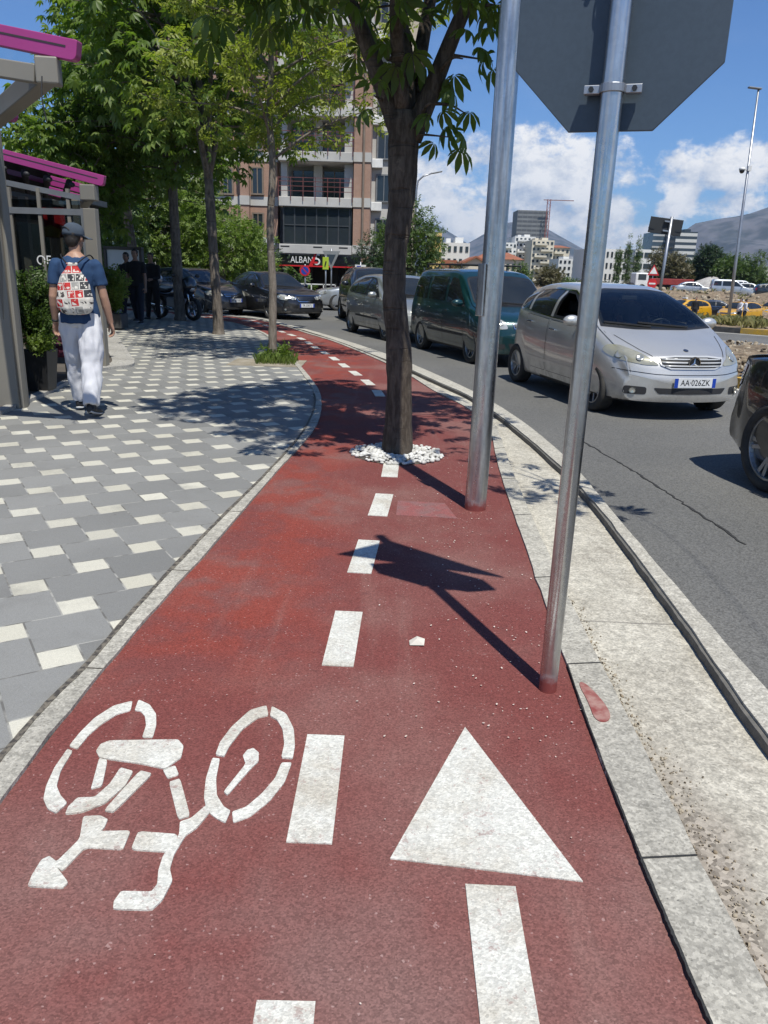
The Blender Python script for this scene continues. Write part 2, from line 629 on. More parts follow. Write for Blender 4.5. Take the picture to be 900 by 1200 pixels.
def mat_paint(name, under):
    m, t, b, P = new_mat(name)
    c = mixc(t, noise(t, P, 3.5, 5, 0.65).ramp(0.4, 0.7), (0.60, 0.59, 0.535), (0.47, 0.435, 0.365))
    g = voronoi(t, P, 140, out='Color')
    gs = t.nodes.new('ShaderNodeSeparateColor')
    t.links.new(g.k, gs.inputs[0])
    rr = X(t, gs.outputs[0])
    c = mixc(t, 1.0, c, mixc(t, rr, (0.78,) * 3, (1.15,) * 3), 'MULTIPLY')
    wear = (noise(t, P, 38, 5, 0.75) * 0.6 + noise(t, P, 8, 4, 0.6) * 0.4 + (rr - 0.5) * 0.12).ramp(0.565, 0.64)
    c = mixc(t, wear * 0.5, c, under)
    dst = noise(t, P, 5.0, 5, .7, dist=.4).ramp(.55, .75)
    c = mixc(t, dst * .35, c, (0.33, 0.28, 0.22))
    put(t, b, 'Base Color', c)
    b.inputs['Roughness'].default_value = 0.75
    bump(t, b, voronoi(t, P, 170) + noise(t, P, 60, 3) * 0.5, 0.35, 0.004)
    return m


def mat_earth(name, a, b_, c_):
    m, t, b, P = new_mat(name)
    c = mixc(t, noise(t, P, 0.5, 5, 0.65).ramp(0.38, 0.62), a, b_)
    c = mixc(t, noise(t, P, 3.0, 6, 0.7).ramp(0.5, 0.7), c, c_)
    v = voronoi(t, P, 9, out='Color')
    gs = t.nodes.new('ShaderNodeSeparateColor')
    t.links.new(v.k, gs.inputs[0])
    c = mixc(t, 1.0, c, mixc(t, X(t, gs.outputs[0]), (0.65,) * 3, (1.35,) * 3), 'MULTIPLY')
    put(t, b, 'Base Color', c)
    b.inputs['Roughness'].default_value = 0.95
    bump(t, b, noise(t, P, 7, 6, 0.7), 0.8, 0.08)
    return m


RED, ASPH, PAVE = mat_red(), mat_asphalt(), mat_paving()
CONC_E = mat_concrete('kerb_concrete', (0.44, 0.415, 0.355), (0.35, 0.33, 0.285), (0.20, 0.185, 0.16), 0.7)
CONC_S = mat_concrete('strip_concrete', (0.50, 0.468, 0.395), (0.39, 0.36, 0.30), (0.25, 0.215, 0.17), 0.75, True)
CONC_K = mat_concrete('road_kerb_concrete', (0.47, 0.445, 0.385), (0.40, 0.375, 0.32), (0.30, 0.27, 0.22), 0.5)
CONC_T = mat_concrete('terrace_concrete', (0.40, 0.385, 0.355), (0.34, 0.325, 0.30), (0.26, 0.25, 0.22))
TAR = pm('tar', (0.03, 0.03, 0.03), 0.9, bs=60, bstr=0.9, bdist=0.01)
DIRT = pm('joint_dirt', (0.16, 0.14, 0.11), 0.95, col2=(0.05, 0.045, 0.04), vs=40, va=0.2)
PAINT_R = mat_paint('white_paint_on_red', (0.17, 0.05, 0.045))
PAINT_A = mat_paint('white_paint_on_asphalt', (0.12, 0.12, 0.115))
EARTH = mat_earth('rubble_earth', (0.23, 0.17, 0.11), (0.16, 0.12, 0.08), (0.30, 0.24, 0.165))
FIELD = mat_earth('field_earth', (0.16, 0.15, 0.09), (0.10, 0.11, 0.05), (0.20, 0.17, 0.11))

# ------------------------------------------------------------------ ground lines (metres)
LRED = [(-1.05, -3), (-1.05, 0.5), (-1.05, 1.97), (-1.03, 2.6), (-.985, 3.3), (-.93, 3.91), (-.87, 4.77), (-.80, 5.77), (-.72, 6.7), (-.685, 7.7), (-.75, 8.84), (-.88, 9.88), (-1.17, 11.35), (-1.71, 13.81), (-2.1, 15.4), (-2.75, 18.04), (-3.52, 20.14), (-4.48, 22.11), (-6, 24), (-8.5, 25.8), (-14, 28)]
LPAV = [(-1.145, -3), (-1.145, 0.5), (-1.14, 2.1), (-1.10, 2.65), (-1.07, 3.3), (-1.03, 3.85), (-.975, 4.5), (-.90, 5.3), (-.82, 6.3), (-.775, 7.3), (-.80, 8.5), (-.93, 9.75), (-1.23, 11.3), (-1.78, 13.8), (-2.18, 15.4), (-2.84, 18.1), (-3.6, 20.2), (-4.55, 22.2), (-6.05, 24.1), (-8.55, 25.9), (-14, 28.1)]
RRED = [(.70, -3), (.70, .5), (.70, 1.23), (.703, 1.8), (.715, 2.3), (.735, 2.75), (.76, 3.3), (.79, 3.95), (.82, 4.6), (.865, 5.5), (.925, 6.4), (.985, 7.2), (.99, 8.0), (.92, 8.74), (.76, 9.45), (.57, 10.2), (.31, 11.6), (.1, 12.5), (-.11, 13.3), (-.45, 14.5), (-1.2, 16.9), (-1.95, 18.8), (-2.94, 21.4), (-4.0, 23.45), (-5.05, 24.6), (-7.2, 26.2), (-9.5, 27.6), (-14, 29.6)]
REDG = [(.855, -3), (.855, .5), (.855, 1.3), (.86, 2.0), (.868, 2.5), (.88, 3.1), (.90, 3.8), (.93, 4.6), (.965, 5.4), (1.01, 6.3), (1.07, 7.2), (1.08, 8.0), (1.0, 8.8), (.84, 9.5), (.645, 10.3), (.36, 11.7), (.15, 12.6), (-.07, 13.4), (-.41, 14.6), (-1.16, 17.0), (-1.91, 18.9), (-2.9, 21.5), (-3.97, 23.55), (-5.0, 24.7), (-7.17, 26.3), (-9.47, 27.7), (-14, 29.7)]
KTL = [(1.32, -3), (1.32, .5), (1.32, 2.2), (1.345, 2.8), (1.375, 3.34), (1.40, 4), (1.425, 4.8), (1.425, 5.8), (1.39, 6.5), (1.34, 7.2), (1.26, 8.1), (1.13, 9.1), (.99, 9.95), (.72, 10.95), (.34, 12.4), (.0, 13.55), (-.3, 14.5), (-1.0, 16.75), (-1.92, 19.3), (-3.0, 21.9), (-3.98, 23.95), (-5.1, 25.15), (-7.1, 26.65), (-9.45, 28.05), (-14, 29.95)]
KTR = [(1.46, -3), (1.46, .5), (1.46, 2.6), (1.465, 3.3), (1.475, 4), (1.50, 5), (1.525, 6.1), (1.50, 7.1), (1.41, 8.2), (1.27, 9.3), (1.10, 10.25), (.82, 11.45), (.44, 12.95), (.12, 14.1), (-.18, 15.05), (-.85, 17.0), (-1.79, 19.45), (-2.88, 22.0), (-3.88, 24.1), (-5.0, 25.3), (-7, 26.8), (-9.4, 28.2), (-14, 30.1)]


def line(l, n=260): return resample(spline(l, 10), n)


def ribbon_block(name, la, lb, z0, z1, mats, n=260, joints=0, jit=0):
    a, b = line(la, n), line(lb, n)
    if jit:
        a = a + RNG.normal(size=a.shape) * jit * np.array([1, 0])
        b = b + RNG.normal(size=b.shape) * jit * np.array([1, 0])
    mb = MB()
    vs = []
    for p, q in zip(a, b): vs += [(p[0], p[1], z0), (p[0], p[1], z1), (q[0], q[1], z1), (q[0], q[1], z0)]
    fs = []
    for i in range(n - 1):
        for j in range(4):
            k = (j + 1) % 4
            fs.append((4 * i + j, 4 * i + 4 + j, 4 * i + 4 + k, 4 * i + k))
    fs += [(0, 1, 2, 3), (4 * n - 1, 4 * n - 2, 4 * n - 3, 4 * n - 4)]
    mb.add(vs, fs)
    if joints:
        L = np.r_[0, np.cumsum(np.linalg.norm(np.diff(a, axis=0), axis=1))]
        for d in np.arange(joints * 0.6, min(L[-1], 30), joints):
            i = int(np.searchsorted(L, d))
            if i < n - 1: mb.bar((a[i][0], a[i][1], z1 + 0.0005), (b[i][0], b[i][1], z1 + 0.0005), 0.006, 0.003, 1)
    o = mb.build(name, mats)
    o['kind'] = 'structure'
    bm = bmesh.new()
    bm.from_mesh(o.data)
    bmesh.ops.recalc_face_normals(bm, faces=bm.faces)
    bm.to_mesh(o.data)
    bm.free()
    return o


def struct(o):
    o['kind'] = 'structure'
    return o


def fill(name, outline, z0, z1, m):
    return struct(MB().prism([tuple(p) for p in outline], z0, z1).build(name, m))


# the plain out to the horizon
g_ = MB()
g_.add([(-6000, -600, -1.6), (6000, -600, -1.6), (6000, 7000, -1.6), (-6000, 7000, -1.6)], [(0, 1, 2, 3)])
struct(g_.build('ground', FIELD))
fill('road', [(-90, -10), (43, -10), (44, -7), (10.6, 26.3), (2.5, 34.4), (2.5, 78), (-90, 78)], -1.7, -0.1, ASPH)
fill('cycle_path', list(line(LRED, 160)) + list(line(RRED, 160))[::-1], -0.25, 0.0, RED)
lp = list(line(LPAV, 160))
fill('pavement', lp + [(-14, 29), (-30, 29), (-30, -3)], -0.26, 0.004, PAVE)
ribbon_block('paving_edging', LPAV, LRED, -0.27, 0.014, [CONC_E, DIRT], joints=1.0, jit=0.002)
ribbon_block('path_kerb', RRED, REDG, -0.27, 0.012, [CONC_E, TAR], joints=1.0, jit=0.002)
def wob(y, k, f=3.0):
    return mnoise.noise(Vector((k, y * f, 0))) * .6 + mnoise.noise(Vector((k + 5, y * f * 4, 0))) * .3 + mnoise.noise(Vector((k + 9, y * f * 13, 0))) * .22


def near(l, y0=-2.9, y1=13.0, n=900):
    P_ = line(l, 2000)
    P_ = np.array([p for p in P_ if y0 < p[1] < y1])
    return resample(P_, n)


def seam_block(name, l, fa, fb, z0, z1, m, y0, y1, n=900):
    P_ = near(l, y0, y1, n)
    mb = MB()
    for x, y in P_: mb.v += [(x + fa(y), y, z0), (x + fa(y), y, z1), (x + fb(y), y, z1), (x + fb(y), y, z0)]
    for i in range(n - 1):
        for j in range(3): mb.f.append((4 * i + j, 4 * i + 4 + j, 4 * i + 5 + j, 4 * i + j + 1))
    mb.mi = [0] * len(mb.f)
    o = mb.build(name, m)
    bm = bmesh.new()
    bm.from_mesh(o.data)
    bmesh.ops.recalc_face_normals(bm, faces=bm.faces)
    bm.to_mesh(o.data)
    bm.free()
    if o.data.polygons[len(o.data.polygons) // 2 - (len(o.data.polygons) // 2) % 3 + 1].normal.z < 0: o.data.flip_normals()
    return struct(o)


seam_block('tar_joint', RRED, lambda y: -.001 - .010 * max(0, min(1, (2.2 - y) / 1.2)) * max(0, .45 + 1.8 * wob(y, 1, 7)) - .004 * abs(wob(y, 2, 8)), lambda y: .003 + .004 * wob(y, 3, 6), -.02, .0145, TAR, -2.9, 2.75, 1400)
ribbon_block('gutter_strip', REDG, KTL, -0.28, -0.05, [CONC_S, DIRT])
ribbon_block('road_kerb', KTL, KTR, -0.29, 0.002, [CONC_K, DIRT], jit=0.002)
seam_block('edging_joint', LPAV, lambda y: -.011 + .008 * wob(y, 7, 2.5), lambda y: .010 + .009 * wob(y, 8, 2.5), 0.0, .0165, DIRT, -2.9, 9.5, 1400)
seam_block('kerb_shade', KTL, lambda y: -.016 + .011 * wob(y, 4, 1.5), lambda y: .004, -.06, -.010, pm('kerb_face_shade', (0.10, 0.097, 0.09), 0.95, col2=(.15, .14, .125), vs=12, bs=40, bstr=0.8, bdist=.01), -2.9, 13.5, 1600)  # dark strip paints the shade on the kerb's path-side face

# ------------------------------------------------------------------ painted markings
CENT = [(-.145, -.5), (-.17, 1.0), (-.17, 1.95), (-.152, 2.98), (-.097, 3.94), (-.018, 4.91), (.04, 5.8), (.06, 7), (.04, 8), (-.06, 9.2), (-.16, 10.1), (-.36, 11.1), (-.62, 12.2), (-1.02, 13.9), (-1.45, 15.5), (-1.92, 17.35), (-2.66, 19.33), (-3.2, 20.9), (-3.95, 22.6), (-5.0, 23.75), (-7, 25.2)]
cl = line(CENT, 1400)
cd = np.r_[0, np.cumsum(np.linalg.norm(np.diff(cl, axis=0), axis=1))]


def cpt(d):
    return np.array([np.interp(d, cd, cl[:, 0]), np.interp(d, cd, cl[:, 1])])


def marking(name, polys, label, z=0.0, m=None, h=0.004, group=None, cat='road marking'):
    mb = MB()
    for i, p in enumerate(polys): mb.prism(list(p), z - 0.002, z + h + .0003 * (i % 7))
    o = mb.build(name, m or PAINT_R)
    return tag(o, label, cat, group)


i0 = float(np.interp(1.72, cl[:, 1], cd))
DASH_WORDS = {0: 'white dash nearest the bottom edge, below the bicycle symbol', 1: 'long white dash between the bicycle symbol and the arrow',
              2: 'white dash beyond the bicycle symbol, left of the signpost foot', 3: 'white dash half under the shadow of the signs',
              4: 'white dash beside the cover plate on the red path', 5: 'white dash running under the white pebbles'}
for k in range(-1, 27):
    d0 = i0 + k * 0.975
    if k == 5: pass
    if 6 <= k <= 7: continue
    a, b = cpt(d0), cpt(d0 + 0.505)
    t = (b - a) / np.linalg.norm(b - a)
    nrm = np.array([-t[1], t[0]]) * 0.061
    w = DASH_WORDS.get(k + 1, None)
    o = marking('lane_dash', [[a - nrm, b - nrm, b + nrm, a + nrm]], w or 'small white centre dash farther along the red cycle path than the tree', group='white centre dashes on the cycle path')
for k in range(7):
    for (ox, oy) in ((-.9, .55), (.75, -.35)):
        a = np.array([-4.0 + ox - k * .62, 22.9 + oy + k * .42])
        t = np.array([-.83, .56])
        nrm = np.array([-t[1], t[0]]) * 0.09
        marking('crossing_dash', [[a - nrm, a + t * .3 - nrm, a + t * .3 + nrm, a + nrm]], 'small white crossing mark at the far bend of the red path', group='crossing marks at the far bend')
BIKE = [[(-0.838,2.406),(-0.79,2.376),(-0.751,2.318),(-0.731,2.25),(-0.722,2.18),(-0.756,2.178),(-0.764,2.248),(-0.785,2.304),(-0.81,2.334),(-0.83,2.337)],[(-0.856,2.397),(-0.91,2.362),(-0.947,2.283),(-0.963,2.193),(-0.968,2.119),(-0.936,2.106),(-0.929,2.184),(-0.91,2.251),(-0.88,2.31),(-0.843,2.336)],[(-0.967,2.104),(-0.968,2.011),(-0.956,1.921),(-0.939,1.862),(-0.911,1.823),(-0.88,1.805),(-0.866,1.849),(-0.898,1.881),(-0.926,1.922),(-0.943,1.993),(-0.946,2.093)],[(-0.874,2.134),(-0.852,2.156),(-0.674,2.17),(-0.638,2.172),(-0.612,2.138),(-0.604,2.078),(-0.626,2.038),(-0.638,2.018),(-0.713,2.039),(-0.818,2.057),(-0.853,2.065),(-0.875,2.097)],[(-0.852,2.061),(-0.823,2.051),(-0.796,1.929),(-0.823,1.913),(-0.829,1.945)],[(-0.772,2.017),(-0.728,2.001),(-0.73,1.932),(-0.759,1.854),(-0.812,1.811),(-0.853,1.802),(-0.857,1.833),(-0.846,1.872),(-0.799,1.877),(-0.777,1.938)],[(-0.709,2.005),(-0.668,1.992),(-0.724,1.816),(-0.753,1.821)],[(-0.643,2.014),(-0.612,2.037),(-0.589,1.993),(-0.618,1.973)],[(-0.609,1.956),(-0.581,1.975),(-0.51,1.81),(-0.54,1.796)],[(-0.801,1.796),(-0.756,1.801),(-0.73,1.787),(-0.728,1.754),(-0.733,1.739),(-0.654,1.745),(-0.651,1.673),(-0.751,1.677),(-0.776,1.592),(-0.795,1.604),(-0.747,1.555),(-0.753,1.536),(-0.84,1.539),(-0.845,1.576),(-0.844,1.628),(-0.83,1.642),(-0.803,1.623),(-0.777,1.707)],[(-0.633,1.743),(-0.524,1.736),(-0.524,1.669),(-0.631,1.674)],[(-0.532,1.785),(-0.505,1.802),(-0.476,1.859),(-0.456,1.841),(-0.48,1.765),(-0.503,1.734),(-0.515,1.663),(-0.512,1.609),(-0.495,1.572),(-0.502,1.51),(-0.519,1.477),(-0.61,1.477),(-0.616,1.5),(-0.609,1.532),(-0.536,1.533),(-0.529,1.558),(-0.539,1.602),(-0.542,1.655),(-0.521,1.733)],[(-0.388,2.392),(-0.439,2.36),(-0.483,2.252),(-0.502,2.164),(-0.502,2.097),(-0.473,2.09),(-0.468,2.145),(-0.444,2.243),(-0.405,2.314),(-0.372,2.33)],[(-0.369,2.388),(-0.313,2.343),(-0.276,2.252),(-0.261,2.156),(-0.26,2.09),(-0.296,2.092),(-0.296,2.165),(-0.313,2.25),(-0.34,2.306),(-0.366,2.326)],[(-0.26,2.07),(-0.27,1.972),(-0.302,1.884),(-0.345,1.817),(-0.387,1.789),(-0.399,1.834),(-0.363,1.857),(-0.329,1.917),(-0.301,1.989),(-0.292,2.068)],[(-0.508,2.081),(-0.505,1.979),(-0.491,1.892),(-0.47,1.835),(-0.437,1.805),(-0.408,1.788),(-0.404,1.838),(-0.426,1.854),(-0.456,1.902),(-0.475,1.98),(-0.484,2.078)],[(-0.44,1.92),(-0.4,2.055),(-0.417,2.097),(-0.408,2.128),(-0.391,2.139),(-0.37,2.116),(-0.363,2.07),(-0.378,2.041),(-0.426,1.904)],]
def chaikin(p, it=2, q=.2):
    for _ in range(it):
        o = []
        for i in range(len(p)):
            a, b = p[i], p[(i + 1) % len(p)]
            o.append((a[0] + (b[0] - a[0]) * q, a[1] + (b[1] - a[1]) * q))
            o.append((b[0] + (a[0] - b[0]) * q, b[1] + (a[1] - b[1]) * q))
        p = o
    return p


marking('bicycle_symbol', [chaikin(p, 2, .09) for p in BIKE], 'white painted bicycle symbol lying sideways on the red path')
ar = MB()
ar.prism([(0.295, 2.297), (0.044, 1.672), (0.531, 1.612)], -0.002, 0.004)
ar.prism([(0.232, 1.591), (0.357, 1.588), (0.337, 0.6), (0.222, 0.6)], -0.002, 0.004)
tag(ar.build('direction_arrow', PAINT_R), 'large white arrow painted on the red path', 'road marking')
cov_m = pm('cover_paint', (0.24, 0.075, 0.07), 0.9, col2=(0.20, 0.10, 0.095), vs=9, grain=.25, gs=150)
tag(MB().prism([(0.089, 4.992), (0.4, 4.966), (0.458, 4.636), (0.076, 4.667)], -.002, .003).build('utility_cover', cov_m), 'flat pinkish cover plate in the red path beside the thick pole', 'cover')
sp_m = pm('overspray', (0.22, 0.05, 0.045), 0.9, col2=(0.34, 0.2, 0.17), vs=22)
struct(MB().prism(chaikin([(0.742, 2.60), (0.768, 2.61), (0.80, 2.50), (0.812, 2.39), (0.785, 2.335), (0.742, 2.345), (.75, 2.46)], 3, .25), 0.01, 0.0155).build('path_overspray', sp_m))
crk = MB()
cp = spline([(1.9, 7.9), (1.985, 7.424), (2.091, 6.579), (2.151, 5.969), (2.201, 5.371), (2.25, 4.6)], 12)
cp = [(p[0] + random.gauss(0, .008), p[1]) for p in cp]
for a, b in zip(cp, cp[1:]): crk.bar((a[0], a[1], -.0985), (b[0], b[1], -.0985), random.uniform(.006, .024), 0.006)
struct(crk.build('road_crack', TAR))
# white line and islands on the right
marking('edge_line', [[(4.98, 13.4), (5.1, 13.45), (5.36, 12.1), (5.75, 10.0), (6.4, 7.2), (6.28, 7.15), (5.62, 10.0), (5.22, 12.1)]], 'white edge line on the road beside the striped rubble island', z=-.1, m=PAINT_A)

# ------------------------------------------------------------------ the air
hm = bpy.data.materials.new('air')
hm.use_nodes = True
ht = hm.node_tree
ht.nodes.clear()
ho_ = ht.nodes.new('ShaderNodeOutputMaterial')
hv = ht.nodes.new('ShaderNodeVolumePrincipled')
hv.inputs['Color'].default_value = (0.50, 0.70, 1.0, 1)
hv.inputs['Density'].default_value = 0.00010
hv.inputs['Anisotropy'].default_value = 0.2
ht.links.new(hv.outputs[0], ho_.inputs['Volume'])
hz_ = MB().box((0, 3200, 240), (12200, 7800, 486)).build('haze', hm)
hz_['kind'] = 'stuff'
hz_['label'] = 'thin blue air between the street and the mountains'
# ------------------------------------------------------------------ metal
def mat_galv(name, a, b_, rough=0.33, metal=0.85):
    m, t, b, P = new_mat(name)
    mp = t.nodes.new('ShaderNodeMapping')
    mp.inputs['Scale'].default_value = (1, 1, 0.12)
    t.links.new(P.k, mp.inputs[0])
    Q = X(t, mp.outputs[0])
    c = mixc(t, noise(t, Q, 30, 4, 0.6).ramp(0.35, 0.65), a, b_)
    v = voronoi(t, P, 55, out='Color')
    gs = t.nodes.new('ShaderNodeSeparateColor')
    t.links.new(v.k, gs.inputs[0])
    c = mixc(t, 1.0, c, mixc(t, X(t, gs.outputs[0]), (0.95,) * 3, (1.04,) * 3), 'MULTIPLY')
    sp = t.nodes.new('ShaderNodeSeparateXYZ')
    t.links.new(P.k, sp.inputs[0])
    z = X(t, sp.outputs[2])
    # red coating splashed on the foot of the post
    foot = (z + (noise(t, P, 22, 4) - 0.5) * 0.10).ramp(0.09, 0.03)
    c = mixc(t, foot, c, (0.19, 0.05, 0.045))
    put(t, b, 'Base Color', c)
    put(t, b, 'Metallic', (foot * -1 + 1) * metal)
    put(t, b, 'Roughness', noise(t, Q, 14, 4).ramp(0.2, 0.8) * 0.25 + rough)
    bump(t, b, noise(t, P, 24, 4), 0.12, 0.01)
    return m


GALV = mat_galv('galvanised_steel', (0.60, 0.60, 0.60), (0.46, 0.465, 0.47), 0.16, 1.0)
GALV2 = mat_galv('galvanised_steel_old', (0.58, 0.585, 0.59), (0.38, 0.39, 0.405), 0.20, 1.0)
STEEL = pm('plain_steel', (0.42, 0.43, 0.45), 0.4, 0.8)
SIGNBACK = pm('sign_back_grey', (0.062, 0.082, 0.104), 0.42, 0.2, col2=(0.050, 0.070, 0.092), vs=2, va=.9, grain=.05, gs=60)
BLACKM = pm('black_metal', (0.02, 0.021, 0.023), 0.45)

# ------------------------------------------------------------------ the signpost with the octagonal plate (seen from the back)
sp_ = empty('stop_signpost', 'steel signpost standing in the red path, its octagonal sign seen from the grey back', 'road sign', (0.625, 2.57, 0))
MB().tube([(0, 0, -.02), (0.004, 0, 1.0), (0.010, 0, 2.0), (0.018, 0, 3.55)], 0.0325, 28).build('post', GALV, sp_, smooth=False)
for c in children(sp_): smooth_by_angle(c)
TILT = R(-17)


def signplate(z, poly, name, front, dy=0.042):
    """flat plate with folded rim, its back towards the road behind"""
    mb = MB()
    n = len(poly)
    vs = [(x, 0, zz) for x, zz in poly] + [(x, 0.014, zz) for x, zz in poly]
    mb.add(vs, [tuple(range(n)), tuple(range(2 * n - 1, n - 1, -1))] + [(i, n + i, n + (i + 1) % n, (i + 1) % n) for i in range(n)])
    inner = [(x * .965, zz * .965) for x, zz in poly]
    mb.xf(Matrix.Translation((0, dy, 0)))
    mb.xf(Matrix.Translation((0.012, 0, z)) @ Matrix.Rotation(TILT, 4, 'Z'))
    o = mb.build(name, SIGNBACK, sp_, bevel=0.002)
    f = MB()
    f.add([(x * .985, dy + 0.0165, zz * .985) for x, zz in poly], [tuple(range(n))])
    f.xf(Matrix.Translation((0.012, 0, z)) @ Matrix.Rotation(TILT, 4, 'Z'))
    f.build('sign_face', front, o)
    return o


oct_ = [(0.3247 * math.cos(R(22.5 + 45 * k)), 0.3247 * math.sin(R(22.5 + 45 * k))) for k in range(8)]
signplate(1.886 + 0.30, oct_, 'octagon_plate', pm('sign_red', (0.45, 0.02, 0.02), 0.35))
tri = [(-.45, -.26), (.45, -.26), (0, .52)]
signplate(2.50 + .265, tri, 'triangle_plate', pm('sign_white', (0.75, 0.75, 0.74), 0.35))
for z in (1.993, 2.36, 2.62, 3.0):
    br = MB()
    br.lathe([(0.0335, -.012), (0.038, -.012), (0.038, .012), (0.0335, .012)], n=24, close=True)
    for s in (-1, 1):
        br.box((s * 0.060, 0.012, 0), (0.046, 0.028, 0.024))
    br.xf(Matrix.Translation((0.010, 0, z)) @ Matrix.Rotation(TILT, 4, 'Z'))
    bo = br.build('clamp', STEEL, sp_, bevel=0.002)
    for s in (-1, 1):
        b2 = MB().lathe([(0.0, -.008), (0.008, -.008), (0.008, 0), (0.0, 0)], (s * 0.062, -0.002, 0), 6, axis='Y')
        b2.xf(Matrix.Translation((0.010, 0, z)) @ Matrix.Rotation(TILT, 4, 'Z'))
        b2.build('bolt', BLACKM, bo)

# ------------------------------------------------------------------ the thick column
lc = empty('lighting_column', 'thick galvanised column rising out of the red path beside the tree', 'lamp column', (0.592, 4.87, 0))
o = MB().tube([(0, 0, -.02), (0.006, 0, .4), (0.02, 0, 3), (0.045, 0, 7.5)], [0.069, 0.0685, 0.064, 0.055], 32).build('shaft', GALV2, lc)
smooth_by_angle(o)
d_ = MB().box((-0.058, -0.038, 1.37), (0.012, 0.06, 0.30), rz=R(35))
d_.build('access_door', GALV2, lc, bevel=.003)
MB().tube([(0.045, 0, 7.5), (0.05, .1, 7.9), (0.1, .6, 8.1), (0.1, 1.1, 8.1)], 0.04, 12).build('arm', STEEL, lc, True)
MB().box((0.1, 1.4, 8.1), (0.26, 0.6, 0.08)).build('lamp_head', STEEL, lc, bevel=.02)

# ------------------------------------------------------------------ foliage tools
def leafmesh(name, tmpl, pos, rot, size, mat, parent=None, kind=None):
    """many leaves in one mesh: template (verts, faces), positions (n,3), rotations (n,3,3), sizes (n)"""
    tv, tf = tmpl
    tv = np.array(tv, np.float32)
    n, k = len(pos), len(tv)
    V = (np.einsum('nij,kj->nki', rot, tv) * size[:, None, None] + pos[:, None, :]).reshape(-1, 3)
    fl = np.array([len(f) for f in tf])
    base = np.concatenate([np.array(f) for f in tf])
    idx = (base[None, :] + (np.arange(n) * k)[:, None]).ravel()
    tot = np.tile(fl, n)
    me = bpy.data.meshes.new(name)
    me.vertices.add(len(V))
    me.vertices.foreach_set('co', V.ravel().astype(np.float32))
    me.loops.add(len(idx))
    me.loops.foreach_set('vertex_index', idx.astype(np.int32))
    me.polygons.add(len(tot))
    st = np.r_[0, np.cumsum(tot)[:-1]]
    me.polygons.foreach_set('loop_start', st.astype(np.int32))
    me.polygons.foreach_set('loop_total', tot.astype(np.int32))
    me.materials.append(mat)
    me.update(calc_edges=True)
    return link(name, me, parent)


def frames(dirs, roll):
    """rotation matrices whose x axis follows dirs, z axis as upright as it can be, then rolled"""
    d = dirs / np.linalg.norm(dirs, axis=1, keepdims=True)
    up = np.tile(np.array([0, 0, 1.0]), (len(d), 1))
    y = np.cross(up, d)
    nn = np.linalg.norm(y, axis=1, keepdims=True)
    y = np.where(nn < 1e-3, np.array([[1.0, 0, 0]]), y / np.maximum(nn, 1e-6))
    z = np.cross(d, y)
    c, s = np.cos(roll)[:, None], np.sin(roll)[:, None]
    y2, z2 = y * c + z * s, z * c - y * s
    return np.stack([d, y2, z2], 2)


def leaflet(L, w, droop, az, wide=0.66):
    """one leaflet: folded blade bending down, widest beyond the middle"""
    xs = [0.06, 0.35, wide, 0.86, 1.0]
    ws = [0.05, 0.55, 1.0, 0.66, 0.0]
    ca, sa = math.cos(az), math.sin(az)
    vs = []
    for x, q in zip(xs, ws):
        z = -droop * x * x
        xx = x * L * (1 - 0.25 * droop * x)
        for s in ((-1, 0, 1) if q > 0 else (0,)):
            yy = s * q * w / 2
            zz = z * L + abs(s) * q * w * 0.16
            vs.append((xx * ca - yy * sa, xx * sa + yy * ca, zz))
    fs = []
    for r in range(3):
        a, b = r * 3, r * 3 + 3
        fs += [(a, b, b + 1, a + 1), (a + 1, b + 1, b + 2, a + 2)]
    fs += [(9, 12, 10), (10, 12, 11)]
    return vs, fs


def palmate(droop=0.7, low=False):
    vs, fs = [], []
    for k, (az, L) in enumerate([(-2.1, .55), (-1.35, .82), (-.66, .98), (0, 1.0), (.66, .98), (1.35, .82), (2.1, .55)]):
        if low:
            ca, sa = math.cos(az), math.sin(az)
            w = 0.36 * L
            d = droop * L
            v = [(0, 0, 0), (.55, -w / 2, -.25 * d), (1.0, 0, -.8 * d), (.55, w / 2, -.25 * d), (.5, 0, -.32 * d)]
            v = [((x * L * (1 - .2 * droop)) * ca - y * sa, (x * L * (1 - .2 * droop)) * sa + y * ca, z) for x, y, z in v]
            f = [(0, 1, 4), (1, 2, 4), (2, 3, 4), (3, 0, 4)]
        else:
            v, f = leaflet(L, 0.34 * L, droop, az)
        n = len(vs)
        vs += v
        fs += [tuple(i + n for i in q) for q in f]
    return vs, fs


def sprig(k=6, seed=1):
    """a twig end with k small oval leaves"""
    r = random.Random(seed)
    vs, fs = [], []
    for i in range(k):
        x = i / k
        az = (1 if i % 2 else -1) * r.uniform(.5, 1.1)
        L, w = r.uniform(.30, .42), r.uniform(.17, .24)
        dz = r.uniform(-.25, .2)
        ca, sa = math.cos(az), math.sin(az)
        v = [(0, 0, 0), (L * .5, -w / 2, dz * .3 + .02), (L, 0, dz), (L * .5, w / 2, dz * .3 + .02)]
        v = [(x + a * ca - b_ * sa, a * sa + b_ * ca, c + r.uniform(-.03, .03)) for a, b_, c in v]
        n = len(vs)
        vs += v
        fs += [(n, n + 1, n + 2), (n, n + 2, n + 3)]
    return vs, fs


def rand_dirs(n, droop=0.0):
    d = RNG.normal(size=(n, 3))
    d /= np.linalg.norm(d, axis=1, keepdims=True)
    d[:, 2] = d[:, 2] * 0.5 - droop
    return d


